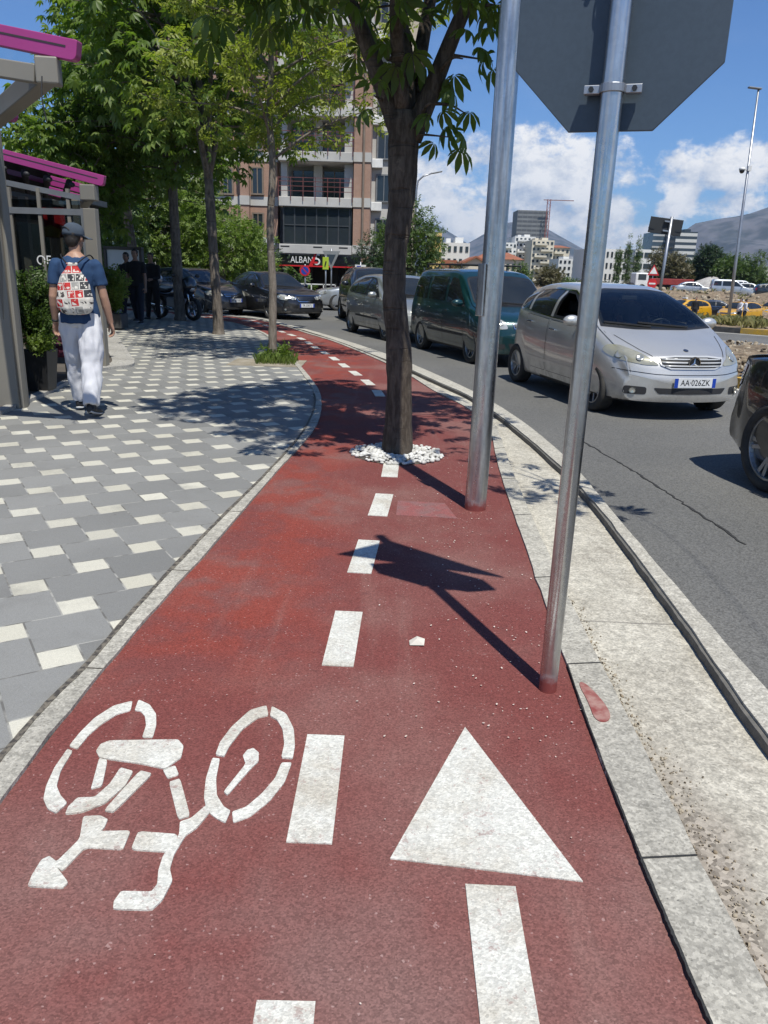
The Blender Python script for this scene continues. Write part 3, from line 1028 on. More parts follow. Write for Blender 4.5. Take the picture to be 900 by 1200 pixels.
def clump_points(clumps, per):
    """clumps: (cx,cy,cz,r) -> points spread through each clump, denser near its skin"""
    P, Dr = [], []
    for c in clumps:
        n = max(3, int(per * (c[3] / 0.5) ** 2))
        d = RNG.normal(size=(n, 3))
        d /= np.linalg.norm(d, axis=1, keepdims=True)
        r = c[3] * RNG.uniform(0.25, 1.0, size=(n, 1)) ** 0.5
        P.append(np.array(c[:3]) + d * r * np.array([1, 1, .8]))
        Dr.append(d)
    return np.concatenate(P), np.concatenate(Dr)


def crown_clumps(c, rad, n, r0, r1, seed, lower_cut=-0.75, fill=0.55):
    r = random.Random(seed)
    out = []
    while len(out) < n:
        d = Vector((r.gauss(0, 1), r.gauss(0, 1), r.gauss(0, 1))).normalized()
        if d.z < lower_cut: continue
        q = r.uniform(fill, 1.0)
        wob = 1 + .22 * math.sin(3.1 * d.x + seed) * math.cos(2.7 * d.y + 1.3 * seed) + .12 * math.sin(6 * d.z + seed)
        out.append((c[0] + d.x * rad[0] * q * wob, c[1] + d.y * rad[1] * q * wob, c[2] + d.z * rad[2] * q * wob, r.uniform(r0, r1)))
    return out


def bark(name, a, b_, scale=9, stretch=(1, 1, .22), s=0.8):
    m, t, b, P = new_mat(name)
    mp = t.nodes.new('ShaderNodeMapping')
    mp.inputs['Scale'].default_value = stretch
    t.links.new(P.k, mp.inputs[0])
    Q = X(t, mp.outputs[0])
    n = noise(t, Q, scale * 3, 6, 0.7)
    c = mixc(t, n.ramp(0.38, 0.62), a, b_)
    lich = noise(t, P, scale * .8, 5, 0.7).ramp(0.6, 0.72)
    c = mixc(t, lich * 0.5, c, tuple(min(1, x * 1.9) for x in b_))
    mr = t.nodes.new('ShaderNodeMapping')
    mr.inputs['Scale'].default_value = (.6, .6, 7)
    t.links.new(P.k, mr.inputs[0])
    ring = noise(t, X(t, mr.outputs[0]), 2.2, 4, .6).ramp(.58, .68)
    c = mixc(t, ring * .18, c, tuple(x * .45 for x in a))
    pat = noise(t, P, 2.6, 4, .6).ramp(.5, .7)
    c = mixc(t, pat * .4, c, tuple(x * 1.5 for x in b_))
    put(t, b, 'Base Color', c)
    b.inputs['Roughness'].default_value = 0.95
    b.inputs['Specular IOR Level'].default_value = 0.2
    bump(t, b, n + noise(t, Q, scale, 4) * 1.2 + ring * -.6, s, 0.03)
    return m


BARK = bark('chestnut_bark', (0.060, 0.048, 0.038), (0.120, 0.098, 0.078))
BARK_Y = bark('young_bark', (0.15, 0.125, 0.10), (0.23, 0.20, 0.165), 7)
BARK_P = bark('pale_bark', (0.10, 0.085, 0.07), (0.19, 0.16, 0.13), 7)
CHEST = leaf_mat('chestnut_leaf', (0.065, 0.110, 0.020), (0.115, 0.165, 0.034), 0.45)
CHEST_D = leaf_mat('dark_chestnut_leaf', (0.080, 0.140, 0.026), (0.190, 0.250, 0.062), 0.5, scale=.5)
LIME = leaf_mat('young_tree_leaf', (0.20, 0.25, 0.040), (0.29, 0.31, 0.065), 0.45)
BRIGHT = leaf_mat('bright_shrub_leaf', (0.11, 0.17, 0.03), (0.19, 0.25, 0.065), 0.42)
MIDG = leaf_mat('mid_green_leaf', (0.060, 0.105, 0.026), (0.105, 0.155, 0.045), 0.35)
DARKG = leaf_mat('dark_green_leaf', (0.022, 0.045, 0.018), (0.045, 0.075, 0.028), 0.2)
OLIVE = leaf_mat('olive_leaf', (0.09, 0.085, 0.04), (0.14, 0.12, 0.065), 0.2)
PAL_HI = palmate(0.75)
PAL_LO = palmate(0.7, True)
SPRIG = sprig()


def trunk_mesh(parent, path, radii, limbs, mat, seed=0, name='trunk', lumps=0.06):
    mb = MB()
    r = random.Random(seed)
    pts = spline(path, 6)
    rr = [float(x[0]) for x in spline([(q,) for q in radii], 6)]
    mb.tube(pts, [max(.004, q * (1 + r.uniform(-lumps, lumps))) for q in rr], 16)
    for lp, lr in limbs:
        p = spline(lp, 5)
        q = [max(.003, float(x[0])) for x in spline([(w,) for w in lr], 5)]
        mb.tube(p, q, 10)
    return mb.build(name, mat, parent, smooth=True)


def twigs_to(clumps, starts, r0=0.018, seed=0, frac=1.0):
    """thin branches from points on the limbs to the clumps"""
    r = random.Random(seed)
    out = []
    for c in clumps:
        if r.random() > frac: continue
        cv = Vector(c[:3])
        s = min(starts, key=lambda p: (Vector(p) - cv).length + max(0, Vector(p).z - cv.z) * .6)
        s = Vector(s)
        mid = s.lerp(cv, .5) + Vector((r.gauss(0, .06), r.gauss(0, .06), .06 * (cv - s).length))
        out.append(([s, mid, cv], [r0, r0 * .6, r0 * .25]))
    return out


# ------------------------------------------------------------------ the tree in the path
ft = empty('horse_chestnut', 'horse chestnut with dark forked trunk standing in the red path ringed by white pebbles', 'tree', (0.095, 6.42, 0))
base = [(0, 0, -.05), (0.0, 0, .06), (0.0, 0, .5), (-.02, 0, .9), (-.065, 0, 1.25), (-.07, 0, 1.6), (-.035, .02, 2.0), (-.035, .02, 2.35), (-0.035, .02, 2.6)]
rad = [.15, .125, .107, .099, .091, .092, .100, .116, .116]
L1 = [(-.06, .02, 2.45), (-.18, .02, 2.72), (-.36, -.05, 3.1), (-.58, -.1, 3.55), (-.9, -.1, 4.3)]
L2 = [(-.03, .05, 2.5), (-.05, .12, 2.95), (-.10, .2, 3.4), (-.05, .3, 4.4), (0, .3, 5.4)]
L3 = [(.02, .02, 2.42), (.16, .0, 2.75), (.34, -.05, 3.2), (.52, -.1, 3.55), (.95, -.1, 4.3)]
L4 = [(-.0, .1, 2.55), (.08, .35, 3.1), (.18, .7, 3.8), (.2, 1.0, 4.6)]
L5 = [(-.05, -.02, 2.6), (-.12, -.3, 3.2), (-.1, -.6, 3.9), (0, -.8, 4.7)]
limbs = [(L1, [.085, .07, .056, .045, .02]), (L2, [.09, .075, .06, .04, .015]), (L3, [.085, .068, .052, .042, .02]), (L4, [.075, .055, .04, .015]), (L5, [.06, .045, .035, .015])]
cl1 = crown_clumps((0.05, .15, 4.55), (1.65, 1.7, 1.75), 120, .28, .5, 5, lower_cut=-.85)
low = [(.30, -.1, 2.42, .17), (.42, .1, 2.62, .2), (.36, -.25, 2.9, .22), (.6, 0, 2.95, .18), (.75, -.1, 3.25, .25), (-.26, -.2, 2.66, .17), (-.38, .15, 2.95, .2), (-.05, -.3, 2.9, .2),
       (-.5, -.2, 3.25, .28), (.1, -.35, 3.2, .3), (.05, .3, 3.1, .3), (-.2, .25, 3.3, .3), (.62, .3, 3.4, .3), (-.72, .1, 3.5, .3), (.22, -.2, 2.62, .14), (.15, .2, 2.85, .2)]
cl1 = [c for c in cl1 if c[2] > 3.35] + low
starts = [p for L, _ in limbs for p in spline(L, 4)]
trunk_mesh(ft, base, rad, limbs + twigs_to(cl1, starts, .016, 3), BARK, 4)
P_, D_ = clump_points([c for c in cl1 if c[2] > 3.9], 30)
P2_, D2_ = clump_points([c for c in cl1 if c[2] <= 3.9], 13)
P_, D_ = np.concatenate([P_, P2_]), np.concatenate([D_, D2_])
n = len(P_)
d = D_ * np.array([1, 1, .3]) + RNG.normal(size=(n, 3)) * .35
d[:, 2] -= 0.15
leafmesh('crown', PAL_HI, P_, frames(d, RNG.normal(size=n) * .35), RNG.uniform(.13, .20, n), CHEST, ft)
# white pebbles round the foot
pb = MB()
rp = random.Random(4)
struct(MB().lathe([(0, .006), (.33, .006), (.36, .002)], (0.095, 6.37, 0), 40).build('tree_pit_soil', pm('pit_soil', (.10, .08, .06), .95, col2=(.06, .05, .04), vs=20)))
for k in range(560):
    a = rp.uniform(0, 2 * PI)
    q = rp.uniform(.12, .385)
    s = rp.uniform(.010, .025)
    pb.sphere((0.095 + q * math.cos(a), 6.25 + .12 + q * math.sin(a), .012 + rp.uniform(0, .025) * (1 - q / .5)), (s, s * rp.uniform(.6, 1), s * rp.uniform(.5, .8)), 7)
o = pb.build('white_pebbles', pm('white_stone', (0.66, 0.65, 0.61), 0.7, col2=(0.40, 0.385, 0.35), vs=16, grain=.1), smooth=True)
tag(o, 'ring of white pebbles around the foot of the tree in the red path', 'pebbles', kind='stuff')

# ------------------------------------------------------------------ the branch reaching in from the next street tree
nt = empty('street_tree', 'street tree beyond the right edge whose leafy branch hangs in at the top corner', 'tree', (1.16, -4.5, -.05))
nb = [(.0, .2, 2.6), (.7, 2.0, 4.2), (1.5, 4.6, 5.2), (1.5, 7.2, 4.5), (.78, 8.6, 3.3)]
cl2 = [(.74, 8.55, 3.05, .24), (.87, 8.75, 3.25, .26), (.62, 8.1, 3.5, .3), (.52, 9.2, 3.35, .25), (.37, 8.3, 3.75, .3), (.97, 8.3, 3.0, .16), (.12, 9.3, 3.6, .25)]
trunk_mesh(nt, [(0, 0, 0), (0, 0, 1), (0, .05, 2), (0, .3, 2.5)], [.13, .1, .09, .1], [(nb, [.003, .003, .003, .003, .003])] + twigs_to(cl2, spline(nb, 5)[14:], .012, 5), BARK, 6)
P_, D_ = clump_points(cl2, 22)
n = len(P_)
d = D_ * np.array([1, 1, .3]) + RNG.normal(size=(n, 3)) * .35
d[:, 2] -= .15
leafmesh('crown', PAL_HI, P_, frames(d, RNG.normal(size=n) * .35), RNG.uniform(.12, .18, n), CHEST, nt)

# ------------------------------------------------------------------ the slender young tree
yt = empty('young_tree', 'slender young street tree with sparse yellow-green leaves at the pavement edge', 'tree', (-1.87, 12.75, 0))
yb = [(0, 0, -.05), (0.0, 0, .5), (0.01, 0, 1.2), (-.02, 0, 2.0), (.03, 0, 2.9), (-.01, 0, 3.6), (.02, .05, 4.3), (0, .1, 5.2), (.05, .1, 6.4), (0.1, .1, 7.4)]
yr = [.075, .066, .06, .056, .053, .05, .042, .034, .02, .008]
ylimbs = []
ry = random.Random(12)
ystarts = []
for k in range(30):
    z0 = 3.0 + k * .14
    a = k * 2.4 + ry.uniform(-.4, .4)
    L = ry.uniform(1.5, 2.5) * (1 - .25 * abs(k - 9) / 17)
    e = Vector((math.cos(a) * L, math.sin(a) * L * .8, z0 + L * ry.uniform(.05, .65)))
    pts = [(0, .05, z0), (e.x * .35, e.y * .35, z0 + (e.z - z0) * .45 + .05), (e.x * .7, e.y * .7, z0 + (e.z - z0) * .8), tuple(e)]
    ylimbs.append((pts, [.022, .016, .010, .004]))
    ystarts += [Vector(p) for p in spline(pts, 5)[3:]]
ycl = []
for s in ystarts:
    for q in range(2):
        ycl.append((s.x + ry.gauss(0, .16), s.y + ry.gauss(0, .16), s.z + ry.gauss(0.0, .13), ry.uniform(.10, .2)))
trunk_mesh(yt, yb, yr, ylimbs + twigs_to(ycl, ystarts, .006, 2, .7), BARK_Y, 9)
P_, D_ = clump_points(ycl, 60)
n = len(P_)
leafmesh('crown', SPRIG, P_, frames(rand_dirs(n, .1), RNG.normal(size=n) * .7), RNG.uniform(.15, .23, n), LIME, yt)
# grass and weeds round its foot
gt = []
n = 520
pp = np.stack([RNG.uniform(-.34, .30, n), RNG.uniform(-.25, .36, n), np.zeros(n)], 1)
GBLADE = ([(0, -.03, 0), (0, .03, 0), (.12, .02, .55), (.38, 0, .92)], [(0, 1, 2), (0, 2, 3)])
az_ = RNG.uniform(0, 2 * PI, n)
rot = np.stack([np.stack([np.cos(az_), np.sin(az_), np.zeros(n)], 1), np.stack([-np.sin(az_), np.cos(az_), np.zeros(n)], 1), np.tile([0, 0, 1.0], (n, 1))], 2)
tuft = leafmesh('grass_tuft', GBLADE, pp, rot, RNG.uniform(.06, .2, n), leaf_mat('grass_blade', (0.09, 0.15, 0.03), (0.17, 0.22, 0.05), .3))
tuft.location = (-1.78, 12.62, .004)
tag(tuft, 'tuft of bright grass and weeds at the foot of the slender young tree', 'grass', kind='stuff')
n = 160
pw = np.stack([RNG.uniform(-.2, .22, n), RNG.uniform(-.1, .3, n), RNG.uniform(.05, .24, n)], 1)
wd = leafmesh('weed', SPRIG, pw, frames(rand_dirs(n), RNG.normal(size=n)), RNG.uniform(.12, .2, n), BRIGHT)
wd.location = (-1.84, 12.74, 0)
tag(wd, 'leafy weed sprouting around the base of the slender trunk', 'plant')
MBp = MB().box((-1.93, 12.62, .006), (1.15, .95, .008))
struct(MBp.build('tree_pit', pm('pit_earth', (0.33, 0.29, 0.23), .95, col2=(.2, .17, .12), vs=5)))

# ------------------------------------------------------------------ the row of big dark chestnuts on the pavement
def big_chestnut(loc, label, h_crown, c, rad, trunk_r, lean, seed, n=75, fork=True, mat=CHEST_D, per=14):
    t = empty('horse_chestnut', label, 'tree', loc, group='dark horse chestnuts along the pavement')
    zc = h_crown
    path = [(0, 0, -.05), (0, 0, .25), (lean * .3, 0, 1.2), (lean * .6, 0, 2.2), (lean, 0, zc)]
    rr = [trunk_r * 1.35, trunk_r * 1.05, trunk_r * .95, trunk_r * .9, trunk_r * .85]
    r = random.Random(seed)
    limbs = []
    for k in range(7):
        a = k * 2 * PI / 7 + r.uniform(-.3, .3)
        q = r.uniform(.45, .8)
        e = (c[0] + rad[0] * q * math.cos(a), c[1] + rad[1] * q * math.sin(a), c[2] + rad[2] * r.uniform(-.35, .5))
        z0 = zc - .5 + r.uniform(-.15, .45)
        s = (lean * .85, 0, z0)
        m1 = (s[0] + (e[0] - s[0]) * .35, s[1] + (e[1] - s[1]) * .35, s[2] + (e[2] - s[2]) * .55)
        limbs.append(([s, m1, e], [trunk_r * .55, trunk_r * .35, trunk_r * .12]))
    limbs.append(([(lean, 0, zc - .1), (c[0], c[1], c[2]), (c[0], c[1], c[2] + rad[2] * .8)], [trunk_r * .8, trunk_r * .5, trunk_r * .1]))
    cl = crown_clumps(c, rad, n, .5, .85, seed, lower_cut=-.7)
    trunk_mesh(t, path, rr, limbs + twigs_to(cl, [p for L, _ in limbs for p in spline(L, 4)], .03, seed), BARK_P, seed)
    P, D = clump_points(cl, per)
    k = len(P)
    d = D * np.array([1, 1, .35]) + RNG.normal(size=(k, 3)) * .3
    d[:, 2] -= .12
    leafmesh('crown', PAL_LO, P, frames(d, RNG.normal(size=k) * .3), RNG.uniform(.17, .27, k), mat, t)
    return t


big_chestnut((-3.83, 17.85, 0), 'dark horse chestnut with thick forked trunk nearest the far bend of the path', 3.6, (-.35, 0.3, 5.9), (2.5, 2.5, 2.8), .112, -.12, 21, 130)
big_chestnut((-5.75, 21.95, 0), 'dark horse chestnut with pale lower trunk standing beside the parked motorcycle', 3.9, (-.55, 0, 5.9), (2.6, 2.6, 3.5), .14, -.05, 22, 135)
big_chestnut((-8.2, 26.6, 0), 'dark horse chestnut with thin trunk behind the people in black', 3.9, (.3, 0, 6.0), (2.7, 2.8, 4.0), .16, -.4, 23, 125)
big_chestnut((-8.1, 21.5, 0), 'dark horse chestnut rising behind the magenta terrace roofs', 2.4, (-.1, 0, 3.7), (1.55, 1.6, 1.9), .10, .1, 24, 60)
# ------------------------------------------------------------------ cars
def paint(name, col, metal=0.55, rough=0.32, coat=1.0):
    m, t, b, P = new_mat(name)
    n = noise(t, P, 1.6, 4, .6)
    c = mixc(t, n.ramp(.35, .7), col, tuple(x * .9 for x in col))
    sp = t.nodes.new('ShaderNodeSeparateXYZ')
    t.links.new(P.k, sp.inputs[0])
    z = X(t, sp.outputs[2])
    dust = (z * -1).ramp(-.62, -.2) * noise(t, P, 5, 5, .7).ramp(.35, .7)
    c = mixc(t, dust * .45, c, (0.24, 0.215, 0.18))
    put(t, b, 'Base Color', c)
    put(t, b, 'Roughness', dust * .4 + rough)
    b.inputs['Metallic'].default_value = metal
    b.inputs['Coat Weight'].default_value = coat
    b.inputs['Coat Roughness'].default_value = 0.03
    return m


SILVER = paint('silver_paint', (0.63, 0.615, 0.575), .62, .34)
GREYGRN = paint('grey_paint', (0.36, 0.37, 0.35), .6)
TEAL = paint('dark_teal_paint', (0.004, 0.036, 0.040), .3, .3)
BLACKP = paint('black_paint', (0.008, 0.008, 0.010), .1, .28)
NAVY = paint('dark_blue_paint', (0.010, 0.014, 0.022), .2, .3)
TAXI = paint('taxi_paint', (0.62, 0.33, 0.012), 0, .35)
WHITEP = paint('white_car_paint', (0.68, 0.69, 0.69), 0, .35)
SILVER2 = paint('pale_silver_paint', (0.44, 0.46, 0.48), .6, .34)
GLASS_D = pm('dark_window_glass', (0.012, 0.015, 0.017), 0.05, col2=(0.02, 0.023, 0.024), vs=2, spec=.65)
FRIT = pm('black_window_rubber', (0.012, 0.012, 0.013), 0.45)
PLASTIC = pm('black_plastic', (0.025, 0.025, 0.027), 0.6)
TYRE = pm('tyre_rubber', (0.022, 0.022, 0.023), 0.85, col2=(0.05, 0.046, 0.04), vs=9)
RIM = pm('alloy', (0.45, 0.46, 0.47), 0.35, 0.85, col2=(0.3, 0.3, 0.3), vs=12)
TRIM = pm('silver_trim', (.62, .62, .61), .3, .35)
CHROME = pm('chrome', (0.72, 0.73, 0.74), 0.12, 1.0)
LAMPG = pm('lamp_lens', (0.55, 0.55, 0.52), 0.12, 0.35, col2=(.4, .4, .36), vs=14, coat=1)
LAMPY = pm('yellowed_lamp_lens', (0.44, 0.42, 0.32), 0.18, 0.35, col2=(.34, .33, .26), vs=9, coat=1)
REFL = pm('lamp_reflector', (0.62, 0.61, 0.55), 0.15, .7)
REDL = pm('rear_lamp', (0.30, 0.008, 0.01), 0.12, 0, coat=1)
PLATEW = pm('plate_white', (0.68, 0.69, 0.70), 0.4)
PLATEB = pm('plate_blue', (0.01, 0.05, 0.36), 0.4)
INTER = pm('cabin_dark', (0.018, 0.018, 0.020), 0.8)
SEATM = pm('seat_cloth', (0.045, 0.045, 0.05), 0.9)


def clear_glass():
    m, t, b, P = new_mat('windscreen_glass')
    g = t.nodes.new('ShaderNodeBsdfGlossy')
    g.inputs['Roughness'].default_value = 0.02
    g.inputs['Color'].default_value = (1, 1, 1, 1)
    tr = t.nodes.new('ShaderNodeBsdfTransparent')
    tr.inputs[0].default_value = (0.58, 0.64, 0.63, 1)
    fr = t.nodes.new('ShaderNodeFresnel')
    fr.inputs[0].default_value = 1.5
    mx = t.nodes.new('ShaderNodeMixShader')
    t.links.new(fr.outputs[0], mx.inputs[0])
    t.links.new(tr.outputs[0], mx.inputs[1])
    t.links.new(g.outputs[0], mx.inputs[2])
    t.links.new(mx.outputs[0], t.nodes['Material Output'].inputs['Surface'])
    return m


GLASS_C = clear_glass()


class Car:
    """body shell lofted from side profile, belt line and plan; panels are laid on it by casting rays"""
    def __init__(s, p):
        s.p = p
        L, W = p['L'], p['W']
        z0 = p.get('z0', .19)
        ss = np.unique(np.r_[np.linspace(0, .12, 7), np.linspace(.12, L - .12, 92), np.linspace(L - .12, L, 7)])
        rings = []
        for q in ss:
            w = interp(p['plan'], q) * W / 2
            zt = interp(p['top'], q)
            zb = min(interp(p['belt'], q), zt - .035)
            k = min(1, max(.06, (zt - zb) / .45))
            wr = min(w * .93, interp(p['roofw'], q) * W / 2)
            lo = interp(p['low'], q) if 'low' in p else z0
            h = zb - lo
            pts = [(0, lo), (w * .80, lo), (w * .93, lo + .02), (w * .975, lo + .10 * h / .5), (w * .992, lo + h * .34), (w, lo + h * .62), (w * .988, lo + h * .84), (w * .955, zb),
                   (w * .955 + (wr - w * .955) * .5 + .012 * k, zb + (zt - zb) * .5), (wr + .004, zt - .13 * k), (wr - .07 * k, zt - .035 * k), (wr * .55, zt - .008 * k), (0, zt)]
            c = spline(pts, 4)
            rings.append([(float(a[0]), float(a[1])) for a in c])
        m = len(rings[0])
        full = []
        for q, rg in zip(ss, rings):
            full.append([(q, y, z) for y, z in rg] + [(q, -y, z) for y, z in rg[-2:0:-1]])
        k = len(full[0])

        def cap(ring, sgn):
            out = []
            zc = (ring[0][2] + ring[m - 1][2]) / 2
            for sc in (.96, .86, .7, .5, .28, .1):
                out.append([(ring[0][0] + sgn * .028 * (1 - sc * sc), y * sc, zc + (z - zc) * sc) for x, y, z in ring])
            return out

        fr = cap(full[0], -1)[::-1]
        rr = cap(full[-1], 1)
        allr = fr + full + rr
        kf, kr = p.get('kf', .3), p.get('kr', .18)
        V = []
        for rg in allr:
            for x, y, z in rg:
                a = abs(y) / (W / 2)
                f = max(0, 1 - x / 1.3)
                g = max(0, 1 - (L - x) / 1.1)
                x2 = x + kf * a ** 2.4 * f * f * (3 - 2 * f) - kr * a ** 2.4 * g * g * (3 - 2 * g)
                V.append((L / 2 - x2, y, z))
        F = []
        n = len(allr)
        for i in range(n - 1):
            for j in range(k):
                j2 = (j + 1) % k
                F.append((i * k + j, i * k + j2, (i + 1) * k + j2, (i + 1) * k + j))
        F.append(tuple(range(k))[::-1])
        F.append(tuple(range((n - 1) * k, n * k)))
        s.V, s.F = V, F
        bm = bmesh.new()
        me = bpy.data.meshes.new('tmp')
        me.from_pydata(V, [], F)
        bm.from_mesh(me)
        bmesh.ops.recalc_face_normals(bm, faces=bm.faces)
        bm.to_mesh(me)
        s.bvh = BVHTree.FromBMesh(bm)
        bm.free()
        s.me = me
        s.L, s.W = L, W

    def X_(s, q): return s.L / 2 - q

    def cast(s, a, b, view):
        """view 'side+': (s, z) seen from +y; 'side-'; 'front': (y, z); 'rear'; 'top': (s, y)"""
        if view[:4] == 'side':
            sg = 1 if view[4] == '+' else -1
            o, d = Vector((s.L / 2 - a, sg * 3, b)), Vector((0, -sg, 0))
        elif view == 'front': o, d = Vector((6, a, b)), Vector((-1, 0, 0))
        elif view == 'rear': o, d = Vector((-6, a, b)), Vector((1, 0, 0))
        else: o, d = Vector((s.L / 2 - a, b, 4)), Vector((0, 0, -1))
        h = s.bvh.ray_cast(o, d)
        if h[0] is None:
            q = s.bvh.find_nearest(o + d * (3 if view[:4] == 'side' else 5))
            return q[0], q[1]
        n = h[1]
        if n.dot(d) > 0: n = -n
        return h[0], n

    def panel(s, poly, view, off=.004, step=.05, round_=0):
        """mesh data of an outline laid on the shell"""
        P = [Vector((a, b)) for a, b in poly]
        if round_:
            Q = []
            n = len(P)
            for i in range(n):
                a, b, c = P[i - 1], P[i], P[(i + 1) % n]
                r1 = min(round_, (a - b).length * .45)
                r2 = min(round_, (c - b).length * .45)
                u, v = b + (a - b).normalized() * r1, b + (c - b).normalized() * r2
                for t in (0, .25, .5, .75, 1): Q.append(u * (1 - t) ** 2 + b * 2 * t * (1 - t) + v * t * t)
            P = Q
        bd = []
        n = len(P)
        for i in range(n):
            a, b = P[i], P[(i + 1) % n]
            k = max(1, int((b - a).length / step))
            for t in range(k): bd.append(a.lerp(b, t / k))
        nb = len(bd)
        xs = [p.x for p in bd]
        ys = [p.y for p in bd]
        pts = list(bd)

        def inside(q):
            c = False
            for i in range(nb):
                a, b = bd[i], bd[i - 1]
                if (a.y > q.y) != (b.y > q.y) and q.x < (b.x - a.x) * (q.y - a.y) / (b.y - a.y) + a.x: c = not c
            return c

        x = min(xs) + step * .5
        while x < max(xs):
            y = min(ys) + step * .5
            while y < max(ys):
                q = Vector((x, y))
                if inside(q) and min((q - p).length for p in bd) > step * .4: pts.append(q)
                y += step
            x += step
        v2, _, f2, *_r = delaunay_2d_cdt(pts, [(i, (i + 1) % nb) for i in range(nb)], [], 1, 1e-5)
        out = []
        for q in v2:
            h, nn = s.cast(q.x, q.y, view)
            out.append(h + nn * off)
        # orient faces outward
        fs = []
        for f in f2:
            a, b, c = out[f[0]], out[f[1]], out[f[2]]
            nn = (b - a).cross(c - a)
            d = Vector((0, 1, 0)) if view == 'side+' else Vector((0, -1, 0)) if view == 'side-' else Vector((1, 0, 0)) if view == 'front' else Vector((-1, 0, 0)) if view == 'rear' else Vector((0, 0, 1))
            fs.append(tuple(f) if nn.dot(d) >= 0 else tuple(f[::-1]))
        return out, fs


def shrink(poly, d):
    """inset a convex-ish polygon"""
    n = len(poly)
    c = Vector((sum(p[0] for p in poly) / n, sum(p[1] for p in poly) / n))
    A = sum(poly[i][0] * poly[(i + 1) % n][1] - poly[(i + 1) % n][0] * poly[i][1] for i in range(n))
    sg = 1 if A > 0 else -1
    out = []
    for i in range(n):
        a, b, e = Vector(poly[i - 1]), Vector(poly[i]), Vector(poly[(i + 1) % n])
        u, v = (b - a).normalized(), (e - b).normalized()
        n1, n2 = Vector((-u.y, u.x)) * sg, Vector((-v.y, v.x)) * sg
        m = n1 + n2
        q = m.length_squared
        out.append(tuple(b + m * (2 * d / max(q, .6))))
    return out


def wheel_parts(root, pos, r, wd, side, spokes, rim_m=None, rimr=.67):
    """tyre (part 'wheel') with its rim and brake disc as sub-parts; side +1/-1 = outer face direction in y"""
    x, y, z = pos
    w = MB()
    h = wd / 2
    prof = [(r * rimr, -h * .8), (r * .80, -h), (r * .93, -h * .98), (r * .985, -h * .82), (r, -h * .5), (r, h * .5), (r * .985, h * .82), (r * .93, h * .98), (r * .80, h), (r * rimr, h * .8)]
    w.lathe(prof, n=36, axis='Y', close=True)
    w.xf(Matrix.Translation((x, y, z)))
    wo = w.build('wheel', TYRE, root, smooth=True)
    rm = MB()
    R0 = r * rimr
    rm.lathe([(R0 * 1.0, h * .80), (R0 * .93, h * .83), (R0 * .90, h * .55), (R0 * .88, -h * .5)], n=36, axis='Y')
    rm.lathe([(0, h * .52), (R0 * .2, h * .52), (R0 * .24, h * .30)], n=20, axis='Y')
    for k in range(spokes):
        a = 2 * PI * k / spokes
        ca, sa = math.cos(a), math.sin(a)
        for da in ((-.09, .09) if spokes <= 5 else (0,)):
            p0 = (R0 * .16 * math.cos(a), h * .42, R0 * .16 * math.sin(a))
            p1 = (R0 * .93 * math.cos(a + da * 1.6), h * .62, R0 * .93 * math.sin(a + da * 1.6))
            rm.bar(p0, p1, R0 * (.13 if spokes <= 5 else .12), h * .16, up=(0, 1, 0))
    if side < 0: rm.xf(Matrix.Rotation(PI, 4, 'Z'))
    rm.xf(Matrix.Translation((x, y, z)))
    ro = rm.build('rim', rim_m or RIM, wo, bevel=.003)
    dk = MB()
    dk.lathe([(R0 * .9, 0), (0, 0)], n=28, axis='Y')
    dk.lathe([(R0 * .9, .002), (0, .002)], n=28, axis='Y')
    dk.xf(Matrix.Translation((x, y - side * .0, z)))
    dk.build('brake_disc', PLASTIC, wo)
    return wo


TXT_N = [0]


def lettering(txt, size, mat, parent, loc, rot, name='lettering', align='CENTER', ext=.0008, sx=1.0):
    cu = bpy.data.curves.new(name, 'FONT')
    cu.body = txt
    cu.size = size
    cu.align_x = align
    cu.align_y = 'CENTER'
    cu.extrude = ext
    tmp = bpy.data.objects.new('tmp_text', cu)
    COL.objects.link(tmp)
    me = bpy.data.meshes.new_from_object(tmp.evaluated_get(bpy.context.evaluated_depsgraph_get()))
    bpy.data.objects.remove(tmp)
    me.materials.clear()
    me.materials.append(mat)
    o = link(name, me, parent)
    o.location = loc
    o.rotation_euler = rot
    o.scale = (sx, 1, 1)
    return o


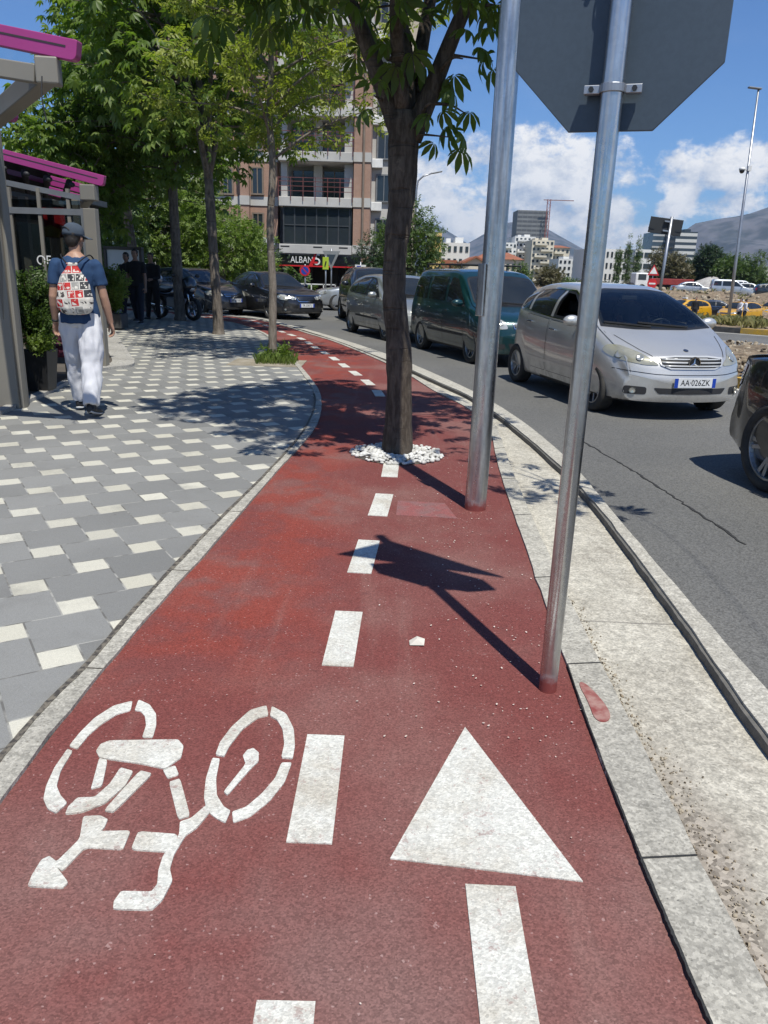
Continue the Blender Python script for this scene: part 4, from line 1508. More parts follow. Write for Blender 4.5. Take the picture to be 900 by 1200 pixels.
def make_car(name, label, cat, p, loc, rz, group=None, interior=False, full=True):
    """rz: heading of the car's nose (0 = +x)"""
    root = empty(name, label, cat, loc, rz, group)
    car = Car(p)
    L, W = p['L'], p['W']
    r = p['r']
    axf, axr = p['axles']
    # body with wheel arches cut out
    me = car.me
    me.materials.append(p['paint'])
    me.materials.append(PLASTIC)
    body = link('body', me, root)
    cut = MB()
    for ax in (axf, axr):
        for sg in (1, -1):
            cut.lathe([(0, -.22), (r + .055, -.22), (r + .055, .3), (0, .3)], (L / 2 - ax, sg * (W / 2 - .06), r + .005), 40, axis='Y')
    cm = bpy.data.meshes.new('cut')
    cut_o = cut.build('cut', PLASTIC)
    bm = bmesh.new()
    bm.from_mesh(cut_o.data)
    bmesh.ops.remove_doubles(bm, verts=bm.verts, dist=1e-5)
    bmesh.ops.recalc_face_normals(bm, faces=bm.faces)
    for f in bm.faces: f.material_index = 1
    bm.to_mesh(cut_o.data)
    bm.free()
    cut_o.data.materials.append(PLASTIC)
    md = body.modifiers.new('b', 'BOOLEAN')
    md.object = cut_o
    md.operation = 'DIFFERENCE'
    md.solver = 'MANIFOLD'
    dg = bpy.context.evaluated_depsgraph_get()
    dg.update()
    nm = bpy.data.meshes.new_from_object(body.evaluated_get(dg))
    body.modifiers.clear()
    bpy.data.objects.remove(cut_o)
    body.data = nm
    nm.materials.clear()
    nm.materials.append(p['paint'])
    nm.materials.append(PLASTIC)
    bm = bmesh.new()
    bm.from_mesh(nm)
    for f in bm.faces:
        c = f.calc_center_median()
        if c.z < p.get('z0', .19) + .035: f.material_index = 1
    doomed = []
    if interior:
        def inpoly(q, poly):
            c = False
            for i in range(len(poly)):
                a, b = poly[i], poly[i - 1]
                if (a[1] > q[1]) != (b[1] > q[1]) and q[0] < (b[0] - a[0]) * (q[1] - a[1]) / (b[1] - a[1]) + a[0]: c = not c
            return c
        wsp = shrink(p['screen'], .028)
        sides = [shrink(w, .02) for w in p['windows']]
        for f in bm.faces:
            c = f.calc_center_median()
            s_ = L / 2 - c.x
            if f.normal.x > .25 and f.normal.z > .2 and inpoly((c.y, c.z), wsp): doomed.append(f)
            elif abs(f.normal.y) > .5 and any(inpoly((s_, c.z), w) for w in sides): doomed.append(f)
        bmesh.ops.delete(bm, geom=doomed, context='FACES')
        # dark lining just inside the shell
        lin = bm.copy()
        lin.normal_update()
        for v in lin.verts: v.co -= v.normal * .022
        bmesh.ops.reverse_faces(lin, faces=lin.faces)
        lm = bpy.data.meshes.new('lining')
        lin.to_mesh(lm)
        lin.free()
        lm.materials.clear()
        lm.materials.append(INTER)
        lm.polygons.foreach_set('material_index', [0] * len(lm.polygons))
        link('cabin_lining', lm, root)
    for f in bm.faces: f.smooth = True
    for e in bm.edges:
        e.smooth = not (len(e.link_faces) == 2 and e.calc_face_angle(0) > R(38))
    bm.to_mesh(nm)
    bm.free()

    def pan(nm_, poly, view, m, parent=root, off=.004, step=.05, rd=0, merge=None):
        v, f = car.panel(poly, view, off, step, rd)
        mb = merge if merge is not None else MB()
        mb.add(v, f)
        if merge is None: return mb.build(nm_, m, parent, smooth=True)

    def ring(nm_, poly, view, m, inset, off, rd, step=.05):
        """a frame-shaped panel"""
        inner = shrink(poly, inset)
        mb = MB()
        v, f = car.panel(poly, view, off, step, rd)
        keep = []

        def inp(q):
            c = False
            for i in range(len(inner)):
                a, b = inner[i], inner[i - 1]
                if (a[1] > q[1]) != (b[1] > q[1]) and q[0] < (b[0] - a[0]) * (q[1] - a[1]) / (b[1] - a[1]) + a[0]: c = not c
            return c
        mb.add(v, f)
        return mb.build(nm_, m, root, smooth=True)

    glass = GLASS_C if interior else GLASS_D
    # windscreen
    if not interior:
        fo = pan('windscreen_frame', p['screen'], 'front', FRIT, off=.003, rd=.08)
        pan('windscreen', shrink(p['screen'], .03), 'front', glass, fo, off=.005, rd=.07)
    else:
        # black band in strips round the glass
        mb = MB()
        O, I = p['screen'], shrink(p['screen'], .05)
        for i in range(len(O)):
            j = (i + 1) % len(O)
            v, f = car.panel([O[i], O[j], I[j], I[i]], 'front', .003, .05)
            mb.add(v, f)
        fo = mb.build('windscreen_frame', FRIT, root, smooth=True)
        pan('windscreen', shrink(p['screen'], .02), 'front', glass, fo, off=.0045, rd=.05)
    pan('rear_window', p['rearwin'], 'rear', GLASS_D, off=.004, rd=.06)
    for vw in ('side+', 'side-'):
        if p.get('dlo'):
            if not interior: pan('window_band', p['dlo'], vw, FRIT, off=.0025, rd=.05)
            if p.get('chrome_dlo'):
                mb = MB()
                O, I = p['dlo'], shrink(p['dlo'], .018)
                for i in range(len(O)):
                    j = (i + 1) % len(O)
                    v, f = car.panel([O[i], O[j], I[j], I[i]], vw, .006, .04)
                    mb.add(v, f)
                mb.build('window_trim', CHROME, root, smooth=True)
            if interior:
                mb = MB()
                for w in p['windows']:
                    O, I = w, shrink(w, .035)
                    for i in range(len(O)):
                        j = (i + 1) % len(O)
                        v, f = car.panel([O[i], O[j], I[j], I[i]], vw, .003, .04)
                        mb.add(v, f)
                mb.build('window_band', FRIT, root, smooth=True)
        for wi, w in enumerate(p['windows']):
            if interior and wi == 0 and vw == 'side-': continue   # wound down
            pan('side_window', shrink(w, .012), vw, glass if (wi == 0 or not interior) else GLASS_D, off=.0045, rd=.03)
        for dpoly in p.get('doors', []):
            mb = MB()
            v, f = car.panel(dpoly, vw, .0018, .06, .04)
            mb.add(v, f, 1)
            v, f = car.panel(shrink(dpoly, .007), vw, .0032, .06, .035)
            mb.add(v, f, 0)
            dr = mb.build('door', [p['paint'], FRIT], root, smooth=True)
            hx = max(q[0] for q in dpoly) - .17
            hz = interp(p['belt'], hx) - .115
            h0, nn = car.cast(hx, hz, vw)
            sg = 1 if vw == 'side+' else -1
            hb = MB()
            hb.bar(h0 + Vector((.09, sg * .018, 0)), h0 + Vector((-.09, sg * .018, .005)), .022, .028, up=(0, 0, 1))
            for dxx in (.075, -.075): hb.box(h0 + Vector((dxx, sg * .006, 0)), (.02, .024, .024))
            hb.build('door_handle', p.get('handle', p['paint']), dr, bevel=.006)
        if p.get('strip'):
            a, b, z1, z2 = p['strip']
            pan('rubbing_strip', [(a, z1), (b, z2), (b, z2 + .045), (a, z1 + .045)], vw, p.get('strip_m', PLASTIC), off=.010)
        # mirror
        ms, mz = p['mirror']
        h0, nn = car.cast(ms, mz, vw)
        sg = 1 if vw == 'side+' else -1
        mb = MB()
        mb.sphere((0, 0, 0), (.065, .115, .075), 14)
        mb.xf(Matrix.Translation(h0 + Vector((.02, sg * .13, .05))))
        mo = mb.build('mirror', p['paint'], root, smooth=True)
        MB().bar(h0, h0 + Vector((.02, sg * .08, .03)), .05, .03).build('mirror_arm', PLASTIC, mo)
        gl = MB().lathe([(0, 0), (.055, 0)], n=16, axis='X')
        gl.xf(Matrix.Translation(h0 + Vector((-.047, sg * .13, .05))) @ Matrix.Diagonal((1, 1.7, 1, 1)))
        gl.build('mirror_glass', CHROME, mo)
    # seams of bonnet and tailgate
    for poly, view in p.get('seams', []):
        mb = MB()
        for a, b in zip(poly, poly[1:]):
            d = Vector((b[0] - a[0], b[1] - a[1]))
            nrm = Vector((-d.y, d.x)).normalized() * .004
            v, f = car.panel([(a[0] - nrm.x, a[1] - nrm.y), (b[0] - nrm.x, b[1] - nrm.y), (b[0] + nrm.x, b[1] + nrm.y), (a[0] + nrm.x, a[1] + nrm.y)], view, .003, .05)
            mb.add(v, f)
        mb.build('panel_seam', FRIT, root)
    # lamps
    for poly in p.get('lamps', []):
        for sg in (1, -1):
            q = [(sg * y, z) for y, z in poly]
            lo = pan('headlight', q, 'front', p.get('lamp_m', LAMPG), off=.006, step=.03, rd=.04)
            cy, cz = sum(a for a, _ in q) / len(q), sum(b for _, b in q) / len(q)
            for k, (ddy, rr_) in enumerate(((.10, .058), (-.07, .045))):
                h0, nn = car.cast(cy + sg * ddy * .9, cz + (.012 if k == 0 else -.012), 'front')
                lb = MB().lathe([(0, .0), (rr_ * .7, .002), (rr_, .006), (rr_, 0)], n=18)
                lb.xf(Matrix.Translation(h0 + nn * .007) @ nn.to_track_quat('Z', 'Y').to_matrix().to_4x4())
                lb.build('reflector', REFL, lo, smooth=True)
    for poly in p.get('rlamps', []):
        for sg in (1, -1): pan('tail_light', [(sg * y, z) for y, z in poly], 'rear', REDL, off=.006, step=.05, rd=.03)
    for poly in p.get('slamps', []):
        for vw in ('side+', 'side-'): pan('tail_light', poly, vw, REDL, off=.006, step=.05, rd=.03)
    # lower openings
    for poly in p.get('intakes', []):
        pan('air_intake', poly, 'front', PLASTIC, off=.004, rd=.025)
    for fx, fz, fr in p.get('fogs', []):
        for sg in (1, -1):
            q = [(sg * (fx - .13), fz - .045), (sg * (fx + .085), fz - .05), (sg * (fx + .085), fz + .05), (sg * (fx - .13), fz + .045)]
            ho = pan('fog_lamp', q, 'front', PLASTIC, off=.004, rd=.03)
            h0, nn = car.cast(sg * fx, fz, 'front')
            lb = MB().lathe([(fr, .012), (fr, .0), (fr * .8, .0)], n=18)
            lb.lathe([(0, .003), (fr * .78, .006)], n=18)
            lb.xf(Matrix.Translation(h0 + nn * .006) @ nn.to_track_quat('Z', 'Y').to_matrix().to_4x4())
            lb.build('fog_lens', REFL, ho, smooth=True)
    g = p.get('grille')
    if g:
        go = pan('grille', g['poly'], 'front', FRIT, off=.004, rd=.03, step=.04)
        mb = MB()
        O, I = g['poly'], shrink(g['poly'], .016)
        for i in range(len(O)):
            j = (i + 1) % len(O)
            v, f = car.panel([O[i], O[j], I[j], I[i]], 'front', .012, .03)
            mb.add(v, f)
        mb.build('grille_frame', g.get('frame_m', CHROME), go, smooth=True)
        for z, hw, th in g.get('bars', []):
            mb = MB()
            pts = []
            for k in range(13):
                y = -hw + 2 * hw * k / 12
                pts.append(car.cast(y, z, 'front')[0] + Vector((.012, 0, 0)))
            mb.tube(pts, [(th, .012)] * 13, 8, side=(0, 0, 1))
            mb.build('grille_bar', g.get('bar_m', CHROME), go, smooth=True)
        for y, za, zb in g.get('vbars', []):
            h1, h2 = car.cast(y, za, 'front')[0], car.cast(y, zb, 'front')[0]
            MB().tube([h1 + Vector((.01, 0, 0)), h2 + Vector((.01, 0, 0))], .004, 6).build('grille_bar', CHROME, go)
        if g.get('star'):
            y, z, rr_ = g['star']
            h0, nn = car.cast(y, z, 'front')
            mb = MB()
            mb.lathe([(0, -.004), (rr_ * 1.08, -.004)], n=28)
            st = MB()
            st.lathe([(rr_, -.006), (rr_ * 1.0, .006), (rr_ * .9, .006), (rr_ * .9, -.006)], n=28, close=True)
            for k in range(3):
                a = PI / 2 + k * 2 * PI / 3
                u, w = Vector((math.cos(a), math.sin(a), 0)), Vector((-math.sin(a), math.cos(a), 0))
                st.add([u * rr_ * .95, w * rr_ * .17, -w * rr_ * .17, Vector((0, 0, .012))], [(0, 1, 3), (0, 3, 2)])
            mx = Matrix.Translation(h0 + Vector((.026, 0, 0))) @ Matrix(((0, 0, 1), (1, 0, 0), (0, 1, 0))).to_4x4()
            mb.xf(mx)
            st.xf(mx)
            eo = mb.build('emblem', FRIT, go)
            st.build('emblem_ring', CHROME, eo)
    pl = p.get('plate')
    if pl:
        z, txt = pl
        h0, nn = car.cast(0, z, 'front')
        x = h0.x + .016
        po = MB().box((x, 0, z), (.012, .52, .115)).build('number_plate', PLATEW, root, bevel=.003)
        for sg in (1, -1): MB().box((x + .0065, sg * .2375, z), (.002, .044, .112)).build('plate_band', PLATEB, po)
        lettering(txt, .098, FRIT, po, (x + .0072, 0, z), (R(90), 0, R(90)), sx=.86)
    rp_ = p.get('rplate')
    if rp_:
        h0, nn = car.cast(0, rp_, 'rear')
        MB().box((h0.x - .012, 0, rp_), (.012, .52, .115)).build('number_plate', PLATEW, root, bevel=.003)
    if p.get('wiper'):
        for y0, y1 in ((.38, -.25), (-.12, -.68)):
            zb = min(b for _, b in p['screen'])
            h1 = car.cast(y0, zb + .025, 'front')[0] + Vector((.018, 0, .012))
            h2 = car.cast(y1, zb + .07, 'front')[0] + Vector((.018, 0, .012))
            MB().bar(h1, h2, .016, .02).build('wiper', PLASTIC, root)
    if p.get('aerial'):
        h0, _ = car.cast(p['aerial'], 0.0, 'top')
        MB().tube([h0, h0 + Vector((-.12, 0, .22))], .004, 6).build('aerial', PLASTIC, root)
    if p.get('exhaust'):
        MB().tube([(-L / 2 + .1, .5, .24), (-L / 2 - .01, .5, .24)], .03, 12).build('exhaust', CHROME, root)
    for ax in (axf, axr):
        for sg in (1, -1):
            wheel_parts(root, (L / 2 - ax, sg * (W / 2 - .115), r), r, p.get('tw', .2), sg, p.get('spokes', 7), p.get('rim_m'), p.get('rimr', .67))
    # under-tray so that light does not pass below the sills
    MB().box((0, 0, p.get('z0', .19) + .02), (L * .80, W * .72, .06)).build('underbody', PLASTIC, root)
    return root, car


def scaled_plan(L, f0=.86, r0=.88):
    return [(0, f0), (.12, f0 + .06), (.4, .97), (.9, 1.0), (L * .55, 1.0), (L - .8, .985), (L - .3, .95), (L - .08, r0 + .03), (L, r0)]


# --- one-box compact with the star on the grille
L = 3.84
COMPACT = dict(L=L, W=1.76, r=.305, axles=(.80, 3.36), paint=SILVER, tw=.195, spokes=7, z0=.20,
    top=[(0, .56), (.02, .62), (.05, .70), (.10, .765), (.2, .815), (.42, .905), (.7, 1.0), (.90, 1.075), (1.25, 1.27), (1.6, 1.445), (1.85, 1.53), (2.15, 1.575), (2.6, 1.588), (3.0, 1.565), (3.3, 1.51), (3.5, 1.43), (3.62, 1.26), (3.72, 1.05), (3.79, .93), (3.84, .72)],
    belt=[(0, .50), (.2, .70), (.5, .84), (.9, .965), (1.6, 1.02), (2.4, 1.07), (3.1, 1.13), (3.5, 1.16), (3.84, .62)],
    roofw=[(0, .80), (.5, .84), (.9, .86), (1.3, .80), (1.8, .725), (2.4, .72), (3.2, .70), (3.6, .72), (3.84, .8)],
    plan=scaled_plan(L, .84, .86), kf=.34, kr=.16,
    low=[(0, .235), (.3, .20), (3.4, .20), (3.84, .26)],
    screen=[(-.74, 1.06), (-.35, 1.035), (.35, 1.035), (.74, 1.06), (.60, 1.475), (.3, 1.515), (-.3, 1.515), (-.60, 1.475)],
    rearwin=[(-.55, 1.12), (.55, 1.12), (.5, 1.4), (-.5, 1.4)],
    dlo=[(1.08, 1.045), (2.2, 1.085), (3.42, 1.17), (3.36, 1.34), (3.1, 1.455), (2.5, 1.50), (1.95, 1.475), (1.55, 1.32)],
    windows=[[(1.28, 1.07), (2.16, 1.10), (2.16, 1.475), (1.92, 1.455), (1.58, 1.30)], [(2.24, 1.105), (2.98, 1.14), (2.98, 1.455), (2.5, 1.482), (2.24, 1.48)], [(3.06, 1.15), (3.36, 1.18), (3.31, 1.33), (3.06, 1.435)]],
    chrome_dlo=True,
    doors=[[(1.12, .33), (2.2, .33), (2.2, 1.06), (1.14, 1.02)], [(2.23, .33), (2.78, .33), (3.02, .62), (3.03, 1.11), (2.23, 1.062)]],
    strip=(1.2, 2.9, .44, .46), strip_m=SILVER, mirror=(1.32, 1.05), handle=CHROME,
    lamps=[[(.835, .80), (.79, .865), (.70, .87), (.56, .80), (.43, .70), (.40, .665), (.55, .665), (.74, .70), (.81, .74)]], lamp_m=LAMPY,
    grille=dict(poly=[(-.415, .755), (-.20, .775), (.20, .775), (.415, .755), (.385, .665), (.28, .625), (-.28, .625), (-.385, .665)], bars=[(.741, .37, .011), (.703, .37, .011), (.665, .345, .011)], bar_m=TRIM, star=(0, .70, .074), frame_m=TRIM),
    intakes=[[(-.46, .405), (.46, .405), (.40, .335), (-.40, .335)]], fogs=[(.655, .365, .042)],
    plate=(.475, 'AA·026ZK'), wiper=True,
    rlamps=[[(.6, .75), (.74, .75), (.72, 1.15), (.6, 1.1)]],
    seams=[([(.72, .67), (.5, .60), (.32, .53), (.17, .45)], 'top'), ([(.72, -.67), (.5, -.60), (.32, -.53), (.17, -.45)], 'top'), ([(-.80, .60), (-.45, .565), (-.28, .56), (.28, .56), (.45, .565), (.80, .60)], 'front')])

# --- boxy passenger van
L = 4.28
VAN = dict(L=L, W=1.80, r=.32, axles=(.86, 3.52), paint=TEAL, tw=.2, spokes=6, z0=.22,
    top=[(0, .62), (.03, .74), (.10, .86), (.3, .96), (.75, 1.06), (1.0, 1.12), (1.35, 1.38), (1.72, 1.66), (1.95, 1.75), (2.4, 1.79), (3.6, 1.79), (4.0, 1.765), (4.12, 1.68), (4.2, 1.3), (4.25, 1.0), (4.28, .6)],
    belt=[(0, .58), (.2, .82), (.6, .94), (1.0, 1.03), (1.6, 1.06), (4.0, 1.10), (4.2, 1.1), (4.28, .55)],
    roofw=[(0, .80), (.6, .86), (1.0, .86), (1.5, .83), (2.0, .80), (4.0, .80), (4.28, .82)],
    plan=scaled_plan(L, .86, .93), kf=.26, kr=.06, low=[(0, .26), (.3, .22), (3.9, .22), (4.28, .3)],
    screen=[(-.74, 1.12), (-.3, 1.09), (.3, 1.09), (.74, 1.12), (.66, 1.62), (.3, 1.66), (-.3, 1.66), (-.66, 1.62)],
    rearwin=[(-.6, 1.12), (.6, 1.12), (.56, 1.6), (-.56, 1.6)],
    windows=[[(1.22, 1.10), (2.15, 1.12), (2.15, 1.63), (1.85, 1.60)], [(2.25, 1.12), (3.15, 1.13), (3.15, 1.63), (2.25, 1.63)], [(3.25, 1.13), (4.02, 1.14), (3.96, 1.60), (3.25, 1.63)]],
    doors=[[(1.14, .34), (2.2, .34), (2.2, 1.09), (1.16, 1.06)], [(2.22, .34), (3.1, .36), (3.17, .9), (3.17, 1.10), (2.22, 1.09)]],
    strip=(1.2, 3.05, .50, .50), mirror=(1.3, 1.08),
    lamps=[[(.80, .70), (.82, .92), (.70, .95), (.53, .84), (.50, .72)]],
    grille=dict(poly=[(-.42, .82), (.42, .82), (.40, .72), (-.40, .72)], bars=[(.77, .38, .010)]),
    intakes=[[(-.5, .46), (.5, .46), (.45, .32), (-.45, .32)]], fogs=[(.68, .40, .04)], plate=(.56, ' '), wiper=True,
    rlamps=[[(.72, .8), (.82, .8), (.8, 1.4), (.72, 1.4)]])

# --- hatchback
L = 4.1
HATCH = dict(L=L, W=1.74, r=.305, axles=(.82, 3.38), paint=GREYGRN, tw=.19, spokes=8, z0=.19,
    top=[(0, .52), (.03, .62), (.10, .72), (.3, .82), (.7, .93), (1.0, .99), (1.35, 1.2), (1.7, 1.4), (1.95, 1.475), (2.4, 1.50), (3.0, 1.48), (3.5, 1.41), (3.8, 1.25), (3.98, .98), (4.05, .9), (4.1, .6)],
    belt=[(0, .48), (.3, .72), (.7, .86), (1.0, .92), (2.0, .96), (3.2, 1.0), (3.9, 1.02), (4.1, .55)],
    roofw=[(0, .8), (.7, .86), (1.0, .85), (1.5, .77), (2.0, .72), (3.4, .70), (3.9, .78), (4.1, .84)],
    plan=scaled_plan(L, .82, .86), kf=.32, kr=.18, low=[(0, .23), (.3, .19), (3.7, .19), (4.1, .27)],
    screen=[(-.71, 1.0), (-.3, .97), (.3, .97), (.71, 1.0), (.58, 1.38), (.25, 1.42), (-.25, 1.42), (-.58, 1.38)],
    rearwin=[(-.55, 1.02), (.55, 1.02), (.5, 1.34), (-.5, 1.34)],
    dlo=[(1.22, .965), (2.2, .99), (3.5, 1.03), (3.62, 1.1), (3.4, 1.30), (2.9, 1.40), (2.3, 1.42), (1.98, 1.39), (1.66, 1.23)],
    windows=[[(1.36, .985), (2.16, 1.005), (2.16, 1.39), (1.98, 1.365), (1.7, 1.22)], [(2.24, 1.005), (3.0, 1.03), (3.0, 1.365), (2.24, 1.395)], [(3.07, 1.035), (3.5, 1.06), (3.34, 1.29), (3.07, 1.35)]],
    doors=[[(1.15, .32), (2.2, .32), (2.2, .98), (1.17, .93)], [(2.22, .32), (2.85, .32), (3.03, .62), (3.04, 1.0), (2.22, .98)]],
    strip=(1.2, 2.85, .45, .47), mirror=(1.4, .97),
    lamps=[[(.80, .66), (.80, .78), (.66, .80), (.46, .72), (.44, .64)]],
    grille=dict(poly=[(-.4, .70), (.4, .70), (.36, .62), (-.36, .62)], bars=[(.66, .36, .008)]),
    intakes=[[(-.5, .40), (.5, .40), (.45, .30), (-.45, .30)]], fogs=[(.64, .36, .04)], plate=(.50, 'AA 814'), wiper=True,
    rlamps=[[(.6, .75), (.76, .75), (.72, 1.05), (.6, 1.0)]], slamps=[[(3.86, .82), (4.02, .82), (3.96, 1.0), (3.84, 1.02)]])

# --- executive saloon
L = 4.82
SALOON = dict(L=L, W=1.82, r=.325, axles=(.88, 3.73), paint=BLACKP, tw=.22, spokes=7, z0=.18,
    top=[(0, .55), (.03, .66), (.10, .74), (.4, .83), (1.0, .91), (1.4, .955), (1.75, 1.15), (2.1, 1.36), (2.35, 1.435), (2.8, 1.455), (3.3, 1.42), (3.65, 1.30), (3.95, 1.12), (4.12, 1.05), (4.5, 1.02), (4.72, .99), (4.79, .88), (4.82, .6)],
    belt=[(0, .5), (.4, .74), (1.0, .85), (1.5, .90), (2.5, .94), (3.6, .98), (4.2, .98), (4.7, .93), (4.82, .55)],
    roofw=[(0, .8), (.8, .86), (1.4, .85), (1.9, .76), (2.4, .69), (3.2, .67), (3.9, .74), (4.2, .82), (4.82, .84)],
    plan=scaled_plan(L, .80, .84), kf=.34, kr=.24, low=[(0, .22), (.3, .18), (4.4, .18), (4.82, .26)],
    screen=[(-.72, .965), (-.3, .935), (.3, .935), (.72, .965), (.57, 1.34), (.25, 1.385), (-.25, 1.385), (-.57, 1.34)],
    rearwin=[(-.6, 1.08), (.6, 1.08), (.5, 1.34), (-.5, 1.34)],
    dlo=[(1.62, .945), (2.7, .975), (3.75, 1.02), (3.9, 1.06), (3.6, 1.24), (3.2, 1.345), (2.7, 1.375), (2.36, 1.35), (2.0, 1.19)],
    windows=[[(1.78, .965), (2.62, .985), (2.62, 1.35), (2.38, 1.325), (2.04, 1.17)], [(2.70, .985), (3.45, 1.01), (3.45, 1.26), (3.16, 1.33), (2.70, 1.352)], [(3.52, 1.02), (3.78, 1.045), (3.56, 1.22), (3.52, 1.235)]],
    chrome_dlo=True, handle=CHROME,
    doors=[[(1.42, .32), (2.66, .32), (2.66, .96), (1.45, .905)], [(2.68, .32), (3.3, .32), (3.52, .62), (3.6, .99), (2.68, .962)]],
    strip=(1.5, 3.3, .46, .48), strip_m=BLACKP, mirror=(1.85, .95),
    lamps=[[(.76, .62), (.80, .70), (.74, .77), (.60, .76), (.54, .68), (.62, .60)], [(.50, .64), (.50, .71), (.44, .74), (.38, .70), (.39, .64), (.44, .61)]],
    grille=dict(poly=[(-.31, .745), (.31, .745), (.36, .70), (.27, .56), (-.27, .56), (-.36, .70)], bars=[(.71, .31, .006), (.67, .31, .006), (.63, .28, .006), (.59, .26, .006)], vbars=[(0, .56, .74)]),
    intakes=[[(-.55, .36), (.55, .36), (.5, .26), (-.5, .26)]], fogs=[(.66, .33, .04)], plate=(.45, 'TR 3307 J'), wiper=True,
    rlamps=[[(.55, .72), (.78, .72), (.78, .9), (.55, .9)]], slamps=[[(4.55, .75), (4.74, .75), (4.72, .92), (4.5, .92)]])

# --- sport utility
L = 4.5
SUV = dict(L=L, W=1.86, r=.36, axles=(.90, 3.58), paint=BLACKP, tw=.235, spokes=5, z0=.24,
    top=[(0, .66), (.03, .8), (.10, .92), (.4, 1.02), (.9, 1.09), (1.2, 1.13), (1.6, 1.40), (1.95, 1.58), (2.2, 1.65), (2.8, 1.68), (3.5, 1.65), (4.0, 1.57), (4.2, 1.42), (4.36, 1.15), (4.44, 1.02), (4.5, .7)],
    belt=[(0, .6), (.3, .88), (.9, 1.02), (1.5, 1.07), (2.5, 1.10), (3.6, 1.15), (4.3, 1.14), (4.5, .62)],
    roofw=[(0, .8), (.8, .86), (1.3, .85), (1.8, .78), (2.3, .73), (3.6, .70), (4.2, .76), (4.5, .84)],
    plan=scaled_plan(L, .82, .84), kf=.3, kr=.26, low=[(0, .28), (.3, .24), (4.1, .24), (4.5, .34)],
    screen=[(-.76, 1.16), (-.3, 1.13), (.3, 1.13), (.76, 1.16), (.62, 1.56), (.25, 1.60), (-.25, 1.60), (-.62, 1.56)],
    rearwin=[(-.6, 1.16), (.6, 1.16), (.55, 1.48), (-.55, 1.48)],
    dlo=[(1.45, 1.11), (2.5, 1.135), (3.7, 1.18), (4.0, 1.24), (3.8, 1.45), (3.2, 1.56), (2.6, 1.595), (2.2, 1.57), (1.9, 1.42)],
    windows=[[(1.62, 1.125), (2.46, 1.145), (2.46, 1.565), (2.22, 1.545), (1.94, 1.40)], [(2.54, 1.145), (3.3, 1.17), (3.3, 1.52), (2.54, 1.57)], [(3.38, 1.175), (3.88, 1.23), (3.74, 1.43), (3.38, 1.505)]],
    doors=[[(1.32, .42), (2.5, .42), (2.5, 1.12), (1.35, 1.08)], [(2.52, .42), (3.1, .42), (3.34, .75), (3.36, 1.15), (2.52, 1.125)]],
    strip=(1.4, 3.15, .44, .46), mirror=(1.7, 1.12),
    lamps=[[(.82, .80), (.84, .94), (.70, .95), (.50, .88), (.50, .80)]],
    grille=dict(poly=[(-.42, .92), (.42, .92), (.38, .76), (-.38, .76)], bars=[(.87, .4, .01), (.81, .38, .01)]),
    intakes=[[(-.55, .5), (.55, .5), (.5, .36), (-.5, .36)]], fogs=[(.68, .46, .04)], plate=(.62, 'AB 551 OK'), wiper=True,
    rlamps=[[(.55, .92), (.84, .92), (.82, 1.08), (.55, 1.08)]], slamps=[[(4.12, .93), (4.40, .95), (4.34, 1.08), (4.08, 1.10)]], rplate=.85)


def var(base, **k):
    d = dict(base)
    d.update(k)
    return d


def head(dx_, dy_): return math.atan2(dy_, dx_)


# silver compact in the near lane
hc = head(.214, -.977)
fwd = Vector((.214, -.977, 0))
lat = Vector((-fwd.y, fwd.x, 0))           # the car's left
cfr = Vector((2.47, 9.57, 0)) + lat * .86   # midpoint of the front axle
ctr = cfr - fwd * (3.84 / 2 - .80)
hero, heroC = make_car('compact_car', 'silver compact car with star grille and front plate AA 026 ZK in the near lane', 'car', COMPACT, (ctr.x, ctr.y, -.1), hc, interior=True)
hero.scale = (1, 1, .945)
# its cabin: dashboard, wheel, seats
ca = MB()
ca.box((.84, 0, .89), (.46, 1.08, .14))
ca.box((.55, 0, .86), (.25, 1.24, .22))
ca.build('dashboard', INTER, hero, bevel=.05)
for sg in (1, -1):
    se = MB()
    se.box((-.12, sg * .37, .56), (.5, .48, .14))
    se.box((-.42, sg * .37, .86), (.14, .46, .56), mat=Matrix.Rotation(R(-14), 4, 'Y'))
    se.box((-.51, sg * .37, 1.24), (.09, .24, .16))
    se.build('seat', SEATM, hero, bevel=.04)
se = MB().box((-1.22, 0, .86), (.16, 1.25, .6), mat=Matrix.Rotation(R(-14), 4, 'Y')).box((-1.3, .38, 1.22), (.09, .22, .14)).box((-1.3, -.38, 1.22), (.09, .22, .14))
se.build('rear_seat', SEATM, hero, bevel=.04)
sw = MB()
sw.tube([(.17 * math.cos(a), .17 * math.sin(a), 0) for a in np.linspace(0, 2 * PI, 25)], .014, 8, cap=False)
sw.bar((-.16, 0, 0), (.16, 0, 0), .03, .02)
sw.bar((0, -.16, 0), (0, 0, 0), .03, .02)
sw.xf(Matrix.Translation((.40, .37, .98)) @ Matrix.Rotation(R(-66), 4, 'Y') @ Matrix.Rotation(R(90), 4, 'Z'))
sw.build('steering_wheel', BLACKM, hero, smooth=True)
MB().box((1.02, 0, 1.47 - .0), (.01, .001, .001)).v
mi = MB().box((.24, 0, 1.40), (.03, .22, .06)).build('inside_mirror', PLASTIC, hero, bevel=.01)
bd = MB().lathe([(0, .004), (.03, .004), (.03, 0)], n=20)
h0, nn = heroC.cast(0, .83, 'front')
bd.xf(Matrix.Translation(h0 + nn * .002) @ nn.to_track_quat('Z', 'Y').to_matrix().to_4x4())
bd.build('bonnet_badge', pm('badge_blue', (.05, .07, .12), .3, .5), hero)

